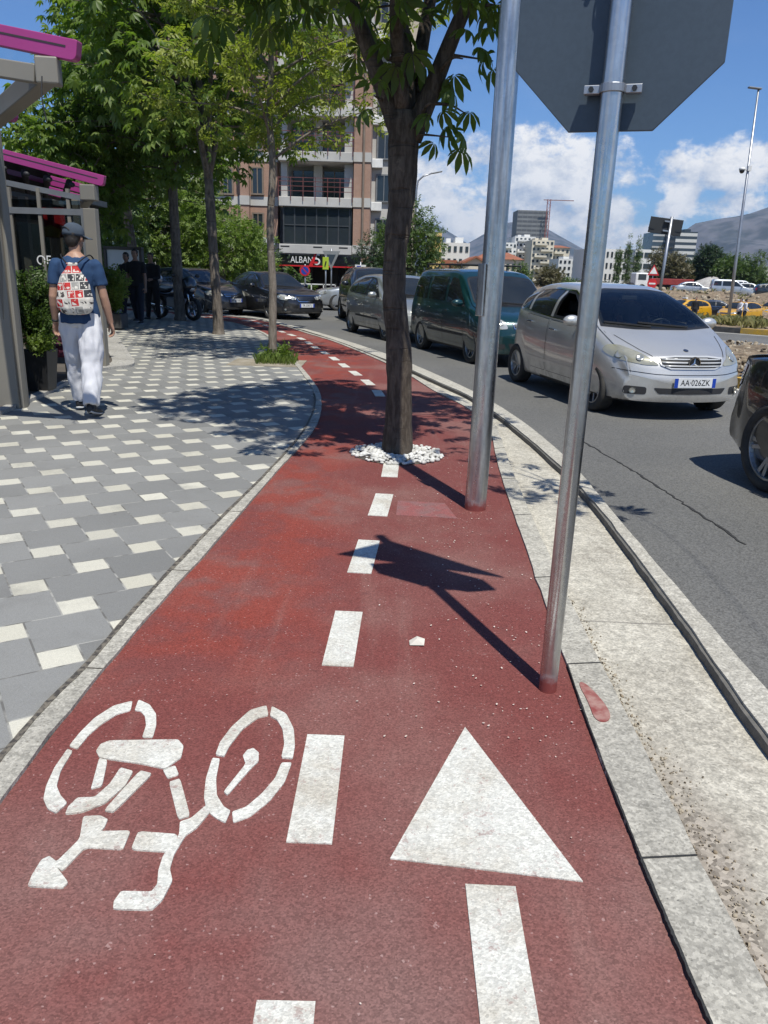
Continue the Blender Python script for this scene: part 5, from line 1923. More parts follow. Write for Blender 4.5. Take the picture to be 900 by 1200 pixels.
# teal van behind it
fv = Vector((.305, -.952, 0))
lv = Vector((-fv.y, fv.x, 0))
cfr = Vector((1.50, 14.45, 0)) + lv * .83
ctr = cfr - fv * (4.28 / 2 - .86)
van, vanC = make_car('passenger_van', 'dark teal passenger van with roof rack behind the silver compact car', 'van', VAN, (ctr.x, ctr.y, -.1), head(fv.x, fv.y))
van.scale = (1, 1, .925)
rk = MB()
for sg in (1, -1):
    rk.tube([(.1, sg * .62, 1.79), (.1, sg * .62, 1.87), (-1.75, sg * .62, 1.875), (-1.75, sg * .62, 1.79)], .016, 8)
    for x in (-.5, -1.1): rk.tube([(x, sg * .62, 1.78), (x, sg * .62, 1.87)], .012, 6)
for x in (.1, -.55, -1.2, -1.75): rk.tube([(x, -.62, 1.875), (x, .62, 1.875)], .014, 8)
rk.build('roof_rack', BLACKM, van)

# grey hatchback and the dark one behind
fg = Vector((.36, -.933, 0))
lg = Vector((-fg.y, fg.x, 0))
cfr = Vector((-.10, 18.75, 0)) + lg * .8
ctr = cfr - fg * (4.1 / 2 - .82)
make_car('hatchback', 'grey hatchback waiting behind the teal van, half hidden by the tree trunk', 'car', HATCH, (ctr.x, ctr.y, -.1), head(fg.x, fg.y))
fs_ = Vector((.52, -.854, 0))
make_car('sport_utility_car', 'dark sport utility car queuing behind the grey hatchback', 'car', var(SUV, spokes=6, paint=NAVY), (-.55, 26.0, -.1), head(.2, -.98))
# black saloon leaving the bend, silver car beyond it
make_car('saloon_car', 'black saloon with wide chrome grille coming round the bend', 'car', SALOON, (-4.05, 27.4, -.1), head(.58, -.81))
make_car('coupe', 'silver coupe seen from its side between the black saloon and the queue', 'car', var(SALOON, paint=SILVER2, L=4.64 + .18, plate=None), (-.75, 33.2, -.1), head(-.985, -.17))
make_car('parked_car', 'dark parked car with white front plate behind the thick tree trunk', 'car', var(HATCH, paint=NAVY, plate=(.50, 'AA 207 MD')), (-6.7, 27.6, -.1), head(.80, -.60))
make_car('parked_car', 'grey-green parked car behind the person in black', 'car', var(HATCH, paint=GREYGRN, plate=None), (-9.2, 29.0, -.1), head(.86, -.5))
# black car at the right edge
fb = Vector((.19, -.982, 0))
lb_ = Vector((-fb.y, fb.x, 0))
cr = Vector((2.98, 5.92, 0)) + lb_ * .86
ctr = cr + fb * (3.95 - 4.82 / 2)
make_car('black_car', 'glossy black car with twin-spoke alloy wheel cut off by the right edge', 'car', var(SALOON, axles=(.88, 3.95), r=.345, rimr=.74, spokes=5, tw=.235), (ctr.x, ctr.y, -.1), head(fb.x, fb.y))

# cars across the far road: taxis in the hollow, others on the bank behind
TX = var(HATCH, paint=TAXI, plate=None)


def taxi(label, px, py, Y, dx_, dy_, base=None):
    q = at(px, py, Y)
    r_, _c = make_car('taxi', label, 'taxi', var(SALOON if base else HATCH, paint=TAXI, plate=None, spokes=6), (q.x, q.y, -1.38), head(dx_, dy_), group='yellow taxis in the hollow')
    lo = MB().box((.1, 0, 1.55), (.18, .5, .14)).build('roof_sign', PLATEW, r_, bevel=.03)
    return r_


taxi('yellow taxi facing away left, beside the man in black', 803, 358, 62, -.95, -.3)
taxi('yellow taxi with white roof sign behind the men in white shirts', 868, 358, 60, -.80, -.6)
taxi('yellow taxi cut off by the right edge above the others', 912, 352, 68, -.9, -.4)
q = at(842, 358, 64)
make_car('parked_car', 'dark car parked in the hollow between two yellow taxis', 'car', var(SALOON, paint=NAVY, plate=None), (q.x, q.y, -1.38), head(.9, -.3))
for nm_, lab, base, pnt, px, Y, dd in [('saloon_car', 'silver saloon on the far bank above the first yellow taxi', SALOON, SILVER2, 812, 88, (1, -.18)),
                                       ('people_carrier', 'silver people carrier on the far bank behind the lamp post', VAN, SILVER2, 856, 84, (1, -.25)),
                                       ('hatchback', 'white hatchback behind the silver people carrier', HATCH, WHITEP, 878, 92, (1, -.3)),
                                       ('white_van', 'white van on the far bank behind the people carrier', VAN, WHITEP, 868, 104, (1, -.2)),
                                       ('estate_car', 'dark car at the right edge on the far bank', HATCH, NAVY, 905, 88, (1, -.2))]:
    q = at(px, 345, Y)
    make_car(nm_, lab, 'car' if 'van' not in nm_ else 'van', var(base, paint=pnt, plate=None), (q.x, q.y, -.08), head(*dd))
# ------------------------------------------------------------------ people
from mathutils import noise as mnoise
SKIN = pm('skin', (0.40, 0.235, 0.165), .5, col2=(0.35, 0.20, 0.14), vs=14, spec=.4)
SKIN2 = pm('skin_dark', (0.27, 0.16, 0.11), .5, col2=(0.24, 0.14, 0.095), vs=14, spec=.4)
HAIR = pm('dark_hair', (0.018, 0.013, 0.010), .55)
NAVYT = pm('navy_cotton', (0.016, 0.050, 0.125), .9, col2=(0.012, 0.038, 0.10), vs=6, bs=90, bstr=.15)
WHITET = pm('white_cotton', (0.60, 0.60, 0.63), .9, col2=(0.52, 0.52, 0.56), vs=5, bs=60, bstr=.2)
CAPM = pm('slate_cotton', (0.055, 0.075, 0.105), .9, col2=(0.04, 0.055, 0.08), vs=8)
BLACKT = pm('black_cotton', (0.010, 0.010, 0.012), .9)
INDIGO = pm('dark_denim', (0.016, 0.020, 0.035), .9)
BEIGE = pm('beige_knit', (0.42, 0.38, 0.28), .9)
SHOE = pm('dark_shoe', (0.015, 0.015, 0.018), .6)
SOLE = pm('white_sole', (0.55, 0.55, 0.55), .7)
EYE = pm('eye_dark', (0.02, 0.015, 0.012), .2)


def remesh(mb, vox, smooth=4, fold=0, fscale=(9, 9, 3), shrinkz=None):
    me = mb.mesh('tmp', SKIN)
    o = link('tmp', me)
    m = o.modifiers.new('r', 'REMESH')
    m.mode = 'VOXEL'
    m.voxel_size = vox
    s = o.modifiers.new('s', 'SMOOTH')
    s.iterations = smooth
    s.factor = .5
    dg = bpy.context.evaluated_depsgraph_get()
    dg.update()
    nm = bpy.data.meshes.new_from_object(o.evaluated_get(dg))
    bpy.data.objects.remove(o)
    if fold:
        co = [v.co.copy() for v in nm.vertices]
        no = [v.normal.copy() for v in nm.vertices]
        for v, c, n in zip(nm.vertices, co, no):
            q = Vector((c.x * fscale[0], c.y * fscale[1], c.z * fscale[2]))
            f = mnoise.noise(q) * .65 + mnoise.noise(q * 2.3 + Vector((3, 1, 7))) * .35
            v.co = c + n * fold * f
    nm.polygons.foreach_set('use_smooth', [True] * len(nm.polygons))
    return nm


def put_mesh(name, me, mat, parent):
    me.name = name
    me.materials.clear()
    me.materials.append(mat)
    return link(name, me, parent)


def rotx(v, a):
    """swing forward (towards +y) by a"""
    return Vector((v.x, v.y * math.cos(a) - v.z * math.sin(a), v.y * math.sin(a) + v.z * math.cos(a)))


def hand(mb, w, d, across, s, curl=.5, spread=1.0, thumb=1):
    """palm and five fingers; across: unit vector towards the thumb side"""
    d = d.normalized()
    across = (across - d * across.dot(d)).normalized()
    nrm = d.cross(across) * thumb     # palm side
    mb.tube([w - d * .02 * s, w + d * .02 * s, w + d * .055 * s, w + d * .095 * s], [(.026 * s, .018 * s), (.034 * s, .019 * s), (.042 * s, .017 * s), (.040 * s, .014 * s)], 12, side=across)
    for k, (off, L) in enumerate(((.030, .072), (.010, .082), (-.011, .076), (-.031, .060))):
        p = w + d * .080 * s + across * off * s
        dr = (d + across * off * 2.0 * spread).normalized()
        pts = [p]
        a = 0
        for j, q in enumerate((.35, .36, .29)):
            a += curl * (.5 if j == 0 else .75)
            p = p + (dr * math.cos(a) + nrm * math.sin(a)) * L * q * s
            pts.append(p)
        mb.tube(pts, [.0098 * s, .0094 * s, .0086 * s, .0068 * s], 8)
    p = w + d * .025 * s + across * .030 * s
    pts = [p - across * .01 * s, p + across * .024 * s + d * .022 * s + nrm * .01 * s, p + across * .034 * s + d * .052 * s + nrm * .018 * s, p + across * .033 * s + d * .076 * s + nrm * .026 * s]
    mb.tube(pts, [.013 * s, .0115 * s, .0102 * s, .0076 * s], 8)


def person(label, loc, rz, H, legs, arms, shirt, trousers, hair=HAIR, skin=SKIN, lean=0.0, headyaw=0.0, vox=.011, seat=None, loose=1.0, sleeve=.5, jacket=False, longhair=False, shoes=SHOE, group=None, fold=.008, build=1.0):
    """faces local +y; legs/arms: (left, right) dicts of angles in degrees"""
    s = H / 1.75
    root = empty('person', label, 'person', loc, rz, group)
    ln = R(lean)
    hipz = .92 if seat is None else seat / s + .06

    def T(x, y, z):      # leaning trunk
        v = rotx(Vector((x, y, z - hipz)), -ln) if False else Vector((x, y + math.sin(ln) * (z - hipz), hipz + (z - hipz) * math.cos(ln)))
        return v * s
    dz = hipz - .92
    b = MB()
    tor = [(.84, .10, .075), (.92, .135, .088), (1.0, .145, .095), (1.10, .138, .098), (1.22, .150, .105), (1.34, .172, .112), (1.42, .160, .098), (1.475, .095, .075), (1.51, .058, .058)]
    tor = [(z + dz, a * build, c * build) for z, a, c in tor]
    b.tube([T(0, 0, z) for z, _, _ in tor], [(a * s, c * s) for _, a, c in tor], 20, side=(1, 0, 0))
    b.tube([T(0, -.005, 1.46 + dz), T(0, .005, 1.53 + dz), T(0, .015, 1.60 + dz)], [.056 * s, .052 * s, .054 * s], 14)
    hc_ = T(0, .025, 1.645 + dz)
    cy, sy = math.cos(headyaw), math.sin(headyaw)

    def Hd(x, y, z): return hc_ + Vector((x * cy - y * sy, x * sy + y * cy, z)) * s
    hd = MB()
    hd.sphere((0, -.005, .02), (.074, .094, .088), 20)
    hd.sphere((0, .02, -.045), (.058, .070, .066), 18)
    hd.tube([(0, .085, .012), (0, .103, -.014), (0, .108, -.028), (0, .088, -.036)], [.008, .011, .014, .009], 8)
    for sg in (1, -1):
        hd.sphere((sg * .076, -.008, -.006), (.011, .022, .032), 10)
        hd.sphere((sg * .033, .080, -.022), (.022, .016, .018), 8)
    hd.sphere((0, .082, -.062), (.024, .012, .010), 8)
    hd.sphere((0, .068, -.095), (.026, .022, .018), 8)
    hd.xf(Matrix.Translation(hc_) @ Matrix.Rotation(headyaw, 4, 'Z') @ Matrix.Scale(s, 4))
    b.add(hd.v, hd.f)
    tr = MB()
    sh = MB()
    shoe_objs = []
    info = {}
    for side, lg in zip((-1, 1), legs):
        hip = Vector((side * .092 * build, 0, hipz - .02))
        a, kb, ab = R(lg.get('sw', 0)), R(lg.get('knee', 3)), R(lg.get('abd', 2))
        d1 = rotx(Vector((side * math.sin(ab), 0, -math.cos(ab))), a)
        d2 = rotx(Vector((side * math.sin(ab) * .6, 0, -math.cos(ab))), a - kb)
        kn = hip + d1 * .43
        an = kn + d2 * .41
        info[('ankle', side)] = an * s
        P = [hip * s, (hip + d1 * .2) * s, kn * s, (kn + d2 * .13) * s, an * s]
        b.tube(P, [(.088 * s, .092 * s), (.078 * s, .083 * s), (.055 * s, .058 * s), (.052 * s, .058 * s), (.036 * s, .04 * s)], 14, side=(1, 0, 0))
        fa = a - kb + R(lg.get('toe', 0))
        fd = rotx(Vector((side * .12, 1, 0)), R(lg.get('foot', 0))).normalized()
        hl = an * s + Vector((0, 0, -.05 * s)) - fd * .05 * s
        b.tube([hl, hl + fd * .10 * s, hl + fd * .2 * s], [(.032 * s, .03 * s), (.036 * s, .026 * s), (.03 * s, .018 * s)], 12)
        lo = loose
        tr.tube([hip * s + Vector((0, 0, .05 * s)), (hip + d1 * .12) * s, (hip + d1 * .3) * s, kn * s, (kn + d2 * .16) * s, (kn + d2 * .33) * s, (an + d2 * -.005) * s],
                [(.10 * s, .115 * s), (.104 * s * lo ** .5, .112 * s), (.088 * s * lo, .096 * s * lo), (.074 * s * lo, .080 * s * lo), (.070 * s * lo, .078 * s * lo), (.062 * s * lo, .072 * s * lo), (.056 * s * lo, .068 * s * lo)], 18, side=(1, 0, 0))
        so = MB()
        up_ = fd.cross(Vector((1, 0, 0))) * -1
        q0 = an * s + Vector((0, 0, -.038 * s)) - fd * .075 * s
        so.tube([q0, q0 + fd * .03 * s, q0 + fd * .12 * s, q0 + fd * .20 * s, q0 + fd * .262 * s, q0 + fd * .28 * s],
                [(.026 * s, .03 * s), (.038 * s, .046 * s), (.042 * s, .040 * s), (.045 * s, .029 * s), (.036 * s, .02 * s), (.016 * s, .012 * s)], 14, side=(1, 0, 0))
        so.tube([an * s + Vector((0, 0, .03 * s)), an * s + Vector((0, 0, -.04 * s))], [.046 * s, .048 * s], 12)
        shoe_objs.append((so, q0, fd))
    pel = [(.83, .12, .10), (.88, .168, .128), (.96, .176, .128), (1.03, .165, .118)]
    tr.tube([T(0, 0, z + dz) for z, _, _ in pel], [(a * s * build, c * s * build) for _, a, c in pel], 20, side=(1, 0, 0))
    hem = .86 if not jacket else .80
    shp = [(hem, .192, .150), (.94, .188, .146), (1.0, .178, .132), (1.08, .164, .120), (1.2, .166, .120), (1.33, .188, .124), (1.42, .176, .110), (1.465, .115, .088), (1.485, .075, .070)]
    if seat is not None: shp[0] = (.93, .18, .13)
    sh.tube([T(0, 0, z + dz) for z, _, _ in shp], [(a * s * build, c * s * build) for _, a, c in shp], 22, side=(1, 0, 0))
    for side, am in zip((-1, 1), arms):
        S0 = T(side * .182 * build, 0, 1.392 + dz) / s
        a, ab, eb = R(am.get('sw', 0)), R(am.get('abd', 8)), R(am.get('elbow', 12))
        inw = am.get('in', 0)
        d1 = rotx(Vector((side * math.sin(ab), 0, -math.cos(ab))), a)
        d2 = rotx(Vector((side * math.sin(ab) * .7 - side * math.sin(R(inw)), 0, -math.cos(ab))).normalized(), a + eb)
        el_ = S0 + d1 * .29
        wr = el_ + d2 * .255
        b.tube([(S0 - d1 * .03) * s, (S0 + d1 * .08) * s, el_ * s, (el_ + d2 * .08) * s, wr * s], [.040 * s, .044 * s, .041 * s, .042 * s, .027 * s], 14)
        acr = Vector((-side * .5, .85, 0))
        hand(b, wr * s, d2, acr, s, R(am.get('curl', 34)), 1.0, thumb=-side)
        info[('wrist', side)] = (wr * s, d2)
        sl = am.get('sleeve', sleeve)
        if sl <= 1: pts, rr = [S0 - d1 * .068, S0 - d1 * .055, S0 - d1 * .02, S0 + d1 * .05, S0 + d1 * .29 * sl], [.018, .040, .058, .062, .064]
        else: pts, rr = [S0 - d1 * .068, S0 - d1 * .055, S0 - d1 * .02, S0 + d1 * .05, el_, el_ + d2 * .12, wr - d2 * .01], [.02, .042, .062, .062, .054, .048, .04]
        sh.tube([p * s for p in pts], [q * s for q in rr], 16)
        sh.sphere(tuple((S0 + Vector((-side * .02, 0, .0))) * s), (.066 * s, .064 * s, .058 * s), 14)
    put_mesh('body', remesh(b, vox if vox > .006 else .0055, 3), skin, root)
    put_mesh('shirt' if not jacket else 'jacket', remesh(sh, max(vox, .009), 5, fold, (10, 10, 5)), shirt, root)
    put_mesh('trousers', remesh(tr, max(vox, .009), 5, fold * 1.5, (11, 11, 5)), trousers, root)
    for so, q0, fd in shoe_objs:
        o = put_mesh('shoe', remesh(so, max(.007, vox * .8), 3), shoes, root)
        sb = MB()
        sb.tube([q0 + Vector((0, 0, -.022 * s)), q0 + fd * .05 * s + Vector((0, 0, -.032 * s)), q0 + fd * .16 * s + Vector((0, 0, -.032 * s)), q0 + fd * .27 * s + Vector((0, 0, -.02 * s))],
                [(.036 * s, .010 * s), (.042 * s, .012 * s), (.047 * s, .012 * s), (.03 * s, .010 * s)], 12, side=(1, 0, 0))
        sb.build('sole', SOLE, o, smooth=True)
    # hair and eyes
    if hair is not None:
        hb = MB()
        hb.sphere((0, -.014, .028), (.082, .098, .092), 18)
        hb.sphere((0, -.055, -.022), (.066, .055, .07), 14)
        if longhair:
            hb.tube([(0, -.05, .02), (0, -.075, -.08), (0, -.07, -.2)], [(.085, .055), (.09, .05), (.07, .03)], 14, side=(1, 0, 0))
            for sg in (1, -1): hb.tube([(sg * .07, .01, .03), (sg * .085, .01, -.07), (sg * .08, 0, -.17)], [.025, .026, .012], 8)
        hb.xf(Matrix.Translation(hc_) @ Matrix.Rotation(headyaw, 4, 'Z') @ Matrix.Scale(s, 4))
        hm = remesh(hb, .008, 2, .004, (40, 40, 20))
        # keep the hair off the face
        bm = bmesh.new()
        bm.from_mesh(hm)
        kill = []
        for v in bm.verts:
            q = (v.co - hc_) / s
            y = -q.x * sy + q.y * cy
            x = q.x * cy + q.y * sy
            if y > .045 and q.z < .055 and abs(x) < .066: kill.append(v)
            if not longhair and q.z < -.02 and y > -.02: kill.append(v)
        bmesh.ops.delete(bm, geom=list(set(kill)), context='VERTS')
        bm.to_mesh(hm)
        bm.free()
        put_mesh('hair', hm, hair, root)
    for sg in (1, -1):
        e = MB()
        e.sphere((0, 0, 0), (.0125 * s, .008 * s, .0075 * s), 8)
        e.xf(Matrix.Translation(Hd(sg * .031, .083, .008)))
        e.build('eye', EYE, root, smooth=True)
    mo = MB()
    mo.sphere((0, 0, 0), (.022 * s, .008 * s, .005 * s), 8)
    mo.xf(Matrix.Translation(Hd(0, .092, -.062)) @ Matrix.Rotation(headyaw, 4, 'Z'))
    mo.build('mouth', pm('lips', (.25, .09, .08), .5) if 'lips' not in bpy.data.materials else bpy.data.materials['lips'], root, smooth=True)
    info['head'] = Hd
    info['T'] = T
    info['s'] = s
    return root, info


# --- the man walking away
MAN_AT = Vector((-3.02, 7.80, .004))
man, mi_ = person('man in slate cap, navy T-shirt and baggy white trousers walking away along the pavement', MAN_AT, R(4), 1.765,
                  ({'sw': 16, 'knee': 5, 'abd': 3, 'foot': 6}, {'sw': -13, 'knee': 9, 'abd': 2, 'foot': -14}),
                  ({'sw': -4, 'abd': 9, 'elbow': 22, 'curl': 38}, {'sw': 3, 'abd': 10, 'elbow': 12, 'curl': 40}),
                  NAVYT, WHITET, vox=.0055, loose=1.25, sleeve=.62, headyaw=R(-14), fold=.017, build=1.01)
man.location.z = .004 + 0.015
s_ = mi_['s']
HdM = mi_['head']
# the cap: six-panel dome, brim to the front, strap over the opening at the back
cb = MB()
yaw = R(-40)
dome = []
for k in range(9):
    a = PI / 2 * k / 8
    dome.append((.094 * math.cos(a) ** .8, .088 * math.sin(a)))
cb.lathe([(r_, z) for r_, z in dome[:-1]] + [(0.001, .088)], n=28)
cb.lathe([(.094, 0), (.095, -.022), (.091, -.022), (.090, 0)], n=28)
cb.xf(Matrix.Diagonal((.93, 1.1, 1.08, 1)))
cb.sphere((0, 0, .098), (.008, .008, .005), 8)
cap = cb.build('cap', CAPM, man, smooth=True)
cap.location = HdM(0, -.012, .038)
cap.rotation_euler = (R(-6), 0, yaw)
cap.scale = (s_,) * 3
bv, bf = [], []
for i in range(7):
    for j in range(5):
        a = R(-58 + 116 * i / 6)
        q = .088 + (.085 * math.cos(a * .8)) * j / 4
        bv.append((q * math.sin(a), q * 1.06 * math.cos(a), -.014 - .022 * (math.sin(a) ** 2) * j / 4 - .014 * j / 4))
for i in range(6):
    for j in range(4): bf.append((i * 5 + j, i * 5 + j + 1, (i + 1) * 5 + j + 1, (i + 1) * 5 + j))
brim = MB().add(bv, bf).build('brim', CAPM, cap, smooth=True)
so_ = brim.modifiers.new('s', 'SOLIDIFY')
so_.thickness = .005
MB().tube([(.05 * math.sin(a) * 1.1, -.098 + .02 * math.sin(a) ** 2 - .003, .012 + .03 * math.cos(a)) for a in np.linspace(-1.5, 1.5, 12)], .005, 6).build('strap_opening', HAIR, cap)
# bracelet
w_, d_w = mi_[('wrist', -1)]
br_ = MB().lathe([(.031, -.010), (.034, -.010), (.034, .010), (.031, .010)], n=20, close=True)
br_.xf(Matrix.Translation(w_ - d_w * .02) @ d_w.to_track_quat('Z', 'Y').to_matrix().to_4x4())
br_.build('wristband', BLACKM, man, smooth=True)


# his drawstring bag
def mat_patch():
    m, t, b, P = new_mat('patchwork')
    mp = t.nodes.new('ShaderNodeMapping')
    mp.inputs['Scale'].default_value = (13.5, 13.5, 13.5)
    mp.inputs['Rotation'].default_value = (0, R(4), 0)
    t.links.new(P.k, mp.inputs[0])
    sp = t.nodes.new('ShaderNodeSeparateXYZ')
    t.links.new(mp.outputs[0], sp.inputs[0])
    x, z = X(t, sp.outputs[0]), X(t, sp.outputs[2])
    row = z.floor()
    x = x + (row * 0.37)
    i = x.floor()
    fx, fz = x - i, z - row
    wn = t.nodes.new('ShaderNodeTexWhiteNoise')
    t.links.new(combine(t, i, row, 2.0).k, wn.inputs[0])
    r = X(t, wn.outputs[0])
    wn2 = t.nodes.new('ShaderNodeTexWhiteNoise')
    t.links.new(combine(t, i, row, 9.0).k, wn2.inputs[0])
    r2 = X(t, wn2.outputs[0])
    base = mixc(t, r.gt(.22), (0.62, 0.58, 0.52), (0.46, 0.022, 0.02))
    base = mixc(t, r.gt(.80), base, (0.035, 0.035, 0.04))
    base = mixc(t, r.gt(.92), base, (0.30, 0.29, 0.27))
    ink = mixc(t, r.gt(.22), (0.05, 0.04, 0.04), (0.66, 0.62, 0.56))
    blob = noise(t, combine(t, x * 2.1 + r2 * 9, z * 2.1, r * 7), 1.0, 2).ramp(.52, .56)
    inn = (fx - .5).abs().lt(.34) * (fz - .5).abs().lt(.34)
    c = mixc(t, blob * inn, base, ink)
    edge = ((fx - .5).abs().gt(.45)).mx((fz - .5).abs().gt(.45))
    c = mixc(t, edge, c, (0.64, 0.61, 0.56))
    put(t, b, 'Base Color', c)
    b.inputs['Roughness'].default_value = .75
    bump(t, b, noise(t, P, 26, 4), .3, .01)
    return m


bagc = Matrix.Translation(MAN_AT) @ Matrix.Rotation(R(4), 4, 'Z') @ Matrix.Translation((0.015, -.185, 1.20))
bag = empty('drawstring_bag', 'patchwork drawstring bag in red, white and black on the walking man', 'bag', bagc.to_translation(), R(4))
bb = MB()
secs = [(-.225, .06, .03), (-.22, .12, .055), (-.17, .165, .085), (-.08, .172, .092), (.03, .150, .080), (.12, .112, .062), (.185, .070, .046), (.215, .048, .036), (.245, .058, .042)]
bb.tube([(0, .02, z) for z, _, _ in secs], [(a, c) for _, a, c in secs], 28, side=(1, 0, 0))
bme = remesh(bb, .008, 3, .012, (16, 16, 6))
put_mesh('sack', bme, mat_patch(), bag)
for sg in (-1, 1):
    MB().tube(spline([(sg * .02, .01, .215), (sg * .07, .035, .26), (sg * .115, .085, .305), (sg * .135, .175, .315), (sg * .15, .27, .25)], 5), .0065, 6).build('cord', BLACKT, bag)

# --- people on the pavement beyond
q = gr(163, 379)
p1_, _ = person('person in black T-shirt and dark trousers walking this way, right one of the couple', (q.x, q.y, .005), R(176), 1.80,
                ({'sw': 12, 'knee': 6}, {'sw': -10, 'knee': 14}), ({'sw': 6, 'abd': 9}, {'sw': -8, 'abd': 9}), BLACKT, INDIGO, skin=SKIN2, sleeve=.7)
q = gr(149, 377)
p2_, _ = person('person in black top close beside the taller one of the couple', (q.x, q.y + .25, .005), R(170), 1.72,
                ({'sw': -8, 'knee': 9}, {'sw': 9, 'knee': 5}), ({'sw': -6, 'abd': 8}, {'sw': 8, 'abd': 8, 'elbow': 30}), BLACKT, INDIGO, skin=SKIN2, sleeve=.6)
q = gr(178, 375)
p3_, _ = person('person all in black with hands held in front, standing before the thin tree trunk', (q.x, q.y + .2, .005), R(172), 1.74,
                ({'sw': 2, 'abd': 5}, {'sw': 2, 'abd': 5}), ({'sw': 12, 'abd': 9, 'elbow': 68, 'in': 28}, {'sw': 12, 'abd': 9, 'elbow': 68, 'in': 28}), BLACKT, BLACKT, skin=SKIN2, sleeve=2)
q = gr(131, 380)
p4_, _ = person('woman with long dark hair in a beige top sitting beside the terrace shrub', (q.x - .15, q.y + .6, .005), R(160), 1.66,
                ({'sw': 78, 'knee': 80}, {'sw': 82, 'knee': 84}), ({'sw': 22, 'abd': 6, 'elbow': 48}, {'sw': 26, 'abd': 6, 'elbow': 52}), BEIGE, INDIGO, seat=.46, longhair=True, sleeve=2)
st_ = empty('cafe_chair', 'dark cafe chair under the seated woman in beige', 'chair', (q.x - .15, q.y + .6, .005), R(160))
MB().box((0, .05, .44), (.42, .42, .04)).build('seat', PLASTIC, st_, bevel=.01)
MB().box((0, -.18, .70), (.40, .03, .34)).build('backrest', PLASTIC, st_, bevel=.01)
for sx in (-1, 1):
    for sy_ in (-1, 1): MB().tube([(sx * .18, .05 + sy_ * .18, .43), (sx * .2, .05 + sy_ * .2, 0)], .012, 8).build('leg', BLACKM, st_)

# --- people across the far road and the driver of the silver car
q = at(815, 358, 58)
person('man in a black top standing by the yellow taxi in the hollow', (q.x, q.y, -1.38), R(160), 1.76, ({'abd': 4}, {'abd': 4}), ({'abd': 8}, {'abd': 8}), BLACKT, INDIGO, vox=.02, sleeve=2)
q = at(858, 358, 57)
person('man in a white shirt left of the lamp post foot', (q.x + .6, q.y, -1.38), R(110), 1.76, ({'sw': 6}, {'sw': -4}), ({'sw': 30, 'abd': 10, 'elbow': 40}, {'abd': 8}), WHITET, INDIGO, vox=.02, sleeve=2)
q = at(874, 358, 57)
person('man in a white shirt facing him right of the lamp post foot', (q.x, q.y, -1.38), R(-100), 1.74, ({'sw': 4}, {'sw': -4}), ({'sw': 10, 'abd': 10}, {'abd': 8, 'elbow': 50}), WHITET, INDIGO, vox=.02, sleeve=2)
dp = hero.matrix_basis @ Vector((-.30, .37, .0))
person('driver behind the wheel of the silver compact car with one hand raised on the wheel', (dp.x, dp.y, -.06), hc - R(90), 1.72, ({'sw': 74, 'knee': 50}, {'sw': 74, 'knee': 50}),
       ({'sw': 48, 'abd': 10, 'elbow': 38, 'in': 10}, {'sw': 52, 'abd': 10, 'elbow': 34, 'in': 10}), pm('grey_shirt', (0.16, 0.17, 0.2), .9), INDIGO, lean=-12, seat=.60, sleeve=.6, vox=.012)
# ------------------------------------------------------------------ building tools
def mat_brick(name, a, b_, mortar, sc=4.2):
    m, t, b, P = new_mat(name)
    br = t.nodes.new('ShaderNodeTexBrick')
    br.inputs['Scale'].default_value = sc
    br.inputs['Color1'].default_value = (*a, 1)
    br.inputs['Color2'].default_value = (*b_, 1)
    br.inputs['Mortar'].default_value = (*mortar, 1)
    br.inputs['Mortar Size'].default_value = .015
    sp = t.nodes.new('ShaderNodeSeparateXYZ')
    t.links.new(P.k, sp.inputs[0])
    x, y, z = (X(t, sp.outputs[i]) for i in range(3))
    t.links.new(combine(t, x + y, z, 0.0).k, br.inputs['Vector'])
    c = mixc(t, noise(t, P, .8, 4).ramp(.4, .7) * .35, X(t, br.outputs[0]), tuple(q * .7 for q in a))
    put(t, b, 'Base Color', c)
    b.inputs['Roughness'].default_value = .9
    return m


BRICK = mat_brick('facade_brick', (0.36, 0.21, 0.15), (0.30, 0.175, 0.125), (0.40, 0.33, 0.27))
RENDERW = pm('grey_render', (0.50, 0.485, 0.455), .9, col2=(0.42, 0.405, 0.38), vs=.7, bs=20, bstr=.1)
RENDERB = pm('beige_render', (0.48, 0.42, 0.33), .9, col2=(0.42, 0.36, 0.28), vs=.5)
WHITEB = pm('white_render', (0.66, 0.655, 0.63), .9, col2=(0.58, 0.575, 0.55), vs=.15)
CREAMB = pm('cream_render', (0.60, 0.55, 0.45), .9, col2=(0.52, 0.47, 0.38), vs=.15)
YELB = pm('yellow_render', (0.62, 0.45, 0.17), .9, col2=(0.56, 0.40, 0.15), vs=.2)
TERRA = pm('terracotta', (0.30, 0.11, 0.06), .9, col2=(0.24, 0.09, 0.05), vs=1)
WINDK = pm('dark_pane', (0.018, 0.024, 0.030), .08, col2=(0.03, 0.037, 0.045), vs=.6, spec=.6)
WINFR = pm('window_frame_brown', (0.22, 0.17, 0.13), .6)
RAILM = pm('balcony_rail', (0.16, 0.05, 0.045), .5)
DARKI = pm('dark_interior', (0.014, 0.013, 0.013), .8)
GREYM = pm('grey_metal', (0.20, 0.21, 0.22), .5, .3)
REDM = pm('red_enamel', (0.55, 0.02, 0.025), .4)
WHITEM = pm('white_enamel', (0.75, 0.75, 0.74), .4)
BLUEM = pm('blue_enamel', (0.015, 0.06, 0.38), .4)


def bx(parent, name, c, d, m, rz=0, bevel=0):
    return MB().box(c, d, rz).build(name, m, parent, bevel=bevel)


# ------------------------------------------------------------------ the brick corner building
YB = 48.0
bl = empty('apartment_building', 'brick and grey corner apartment building with glazed bays above a black restaurant front', 'building', (at(370, 344, YB).x, YB, -.1))
ox, oy, oz = bl.location


def Lx(px, Y=YB): return at(px, 300, Y).x - ox
def Lz(py, px=370, Y=YB): return at(px, py, Y).z - oz


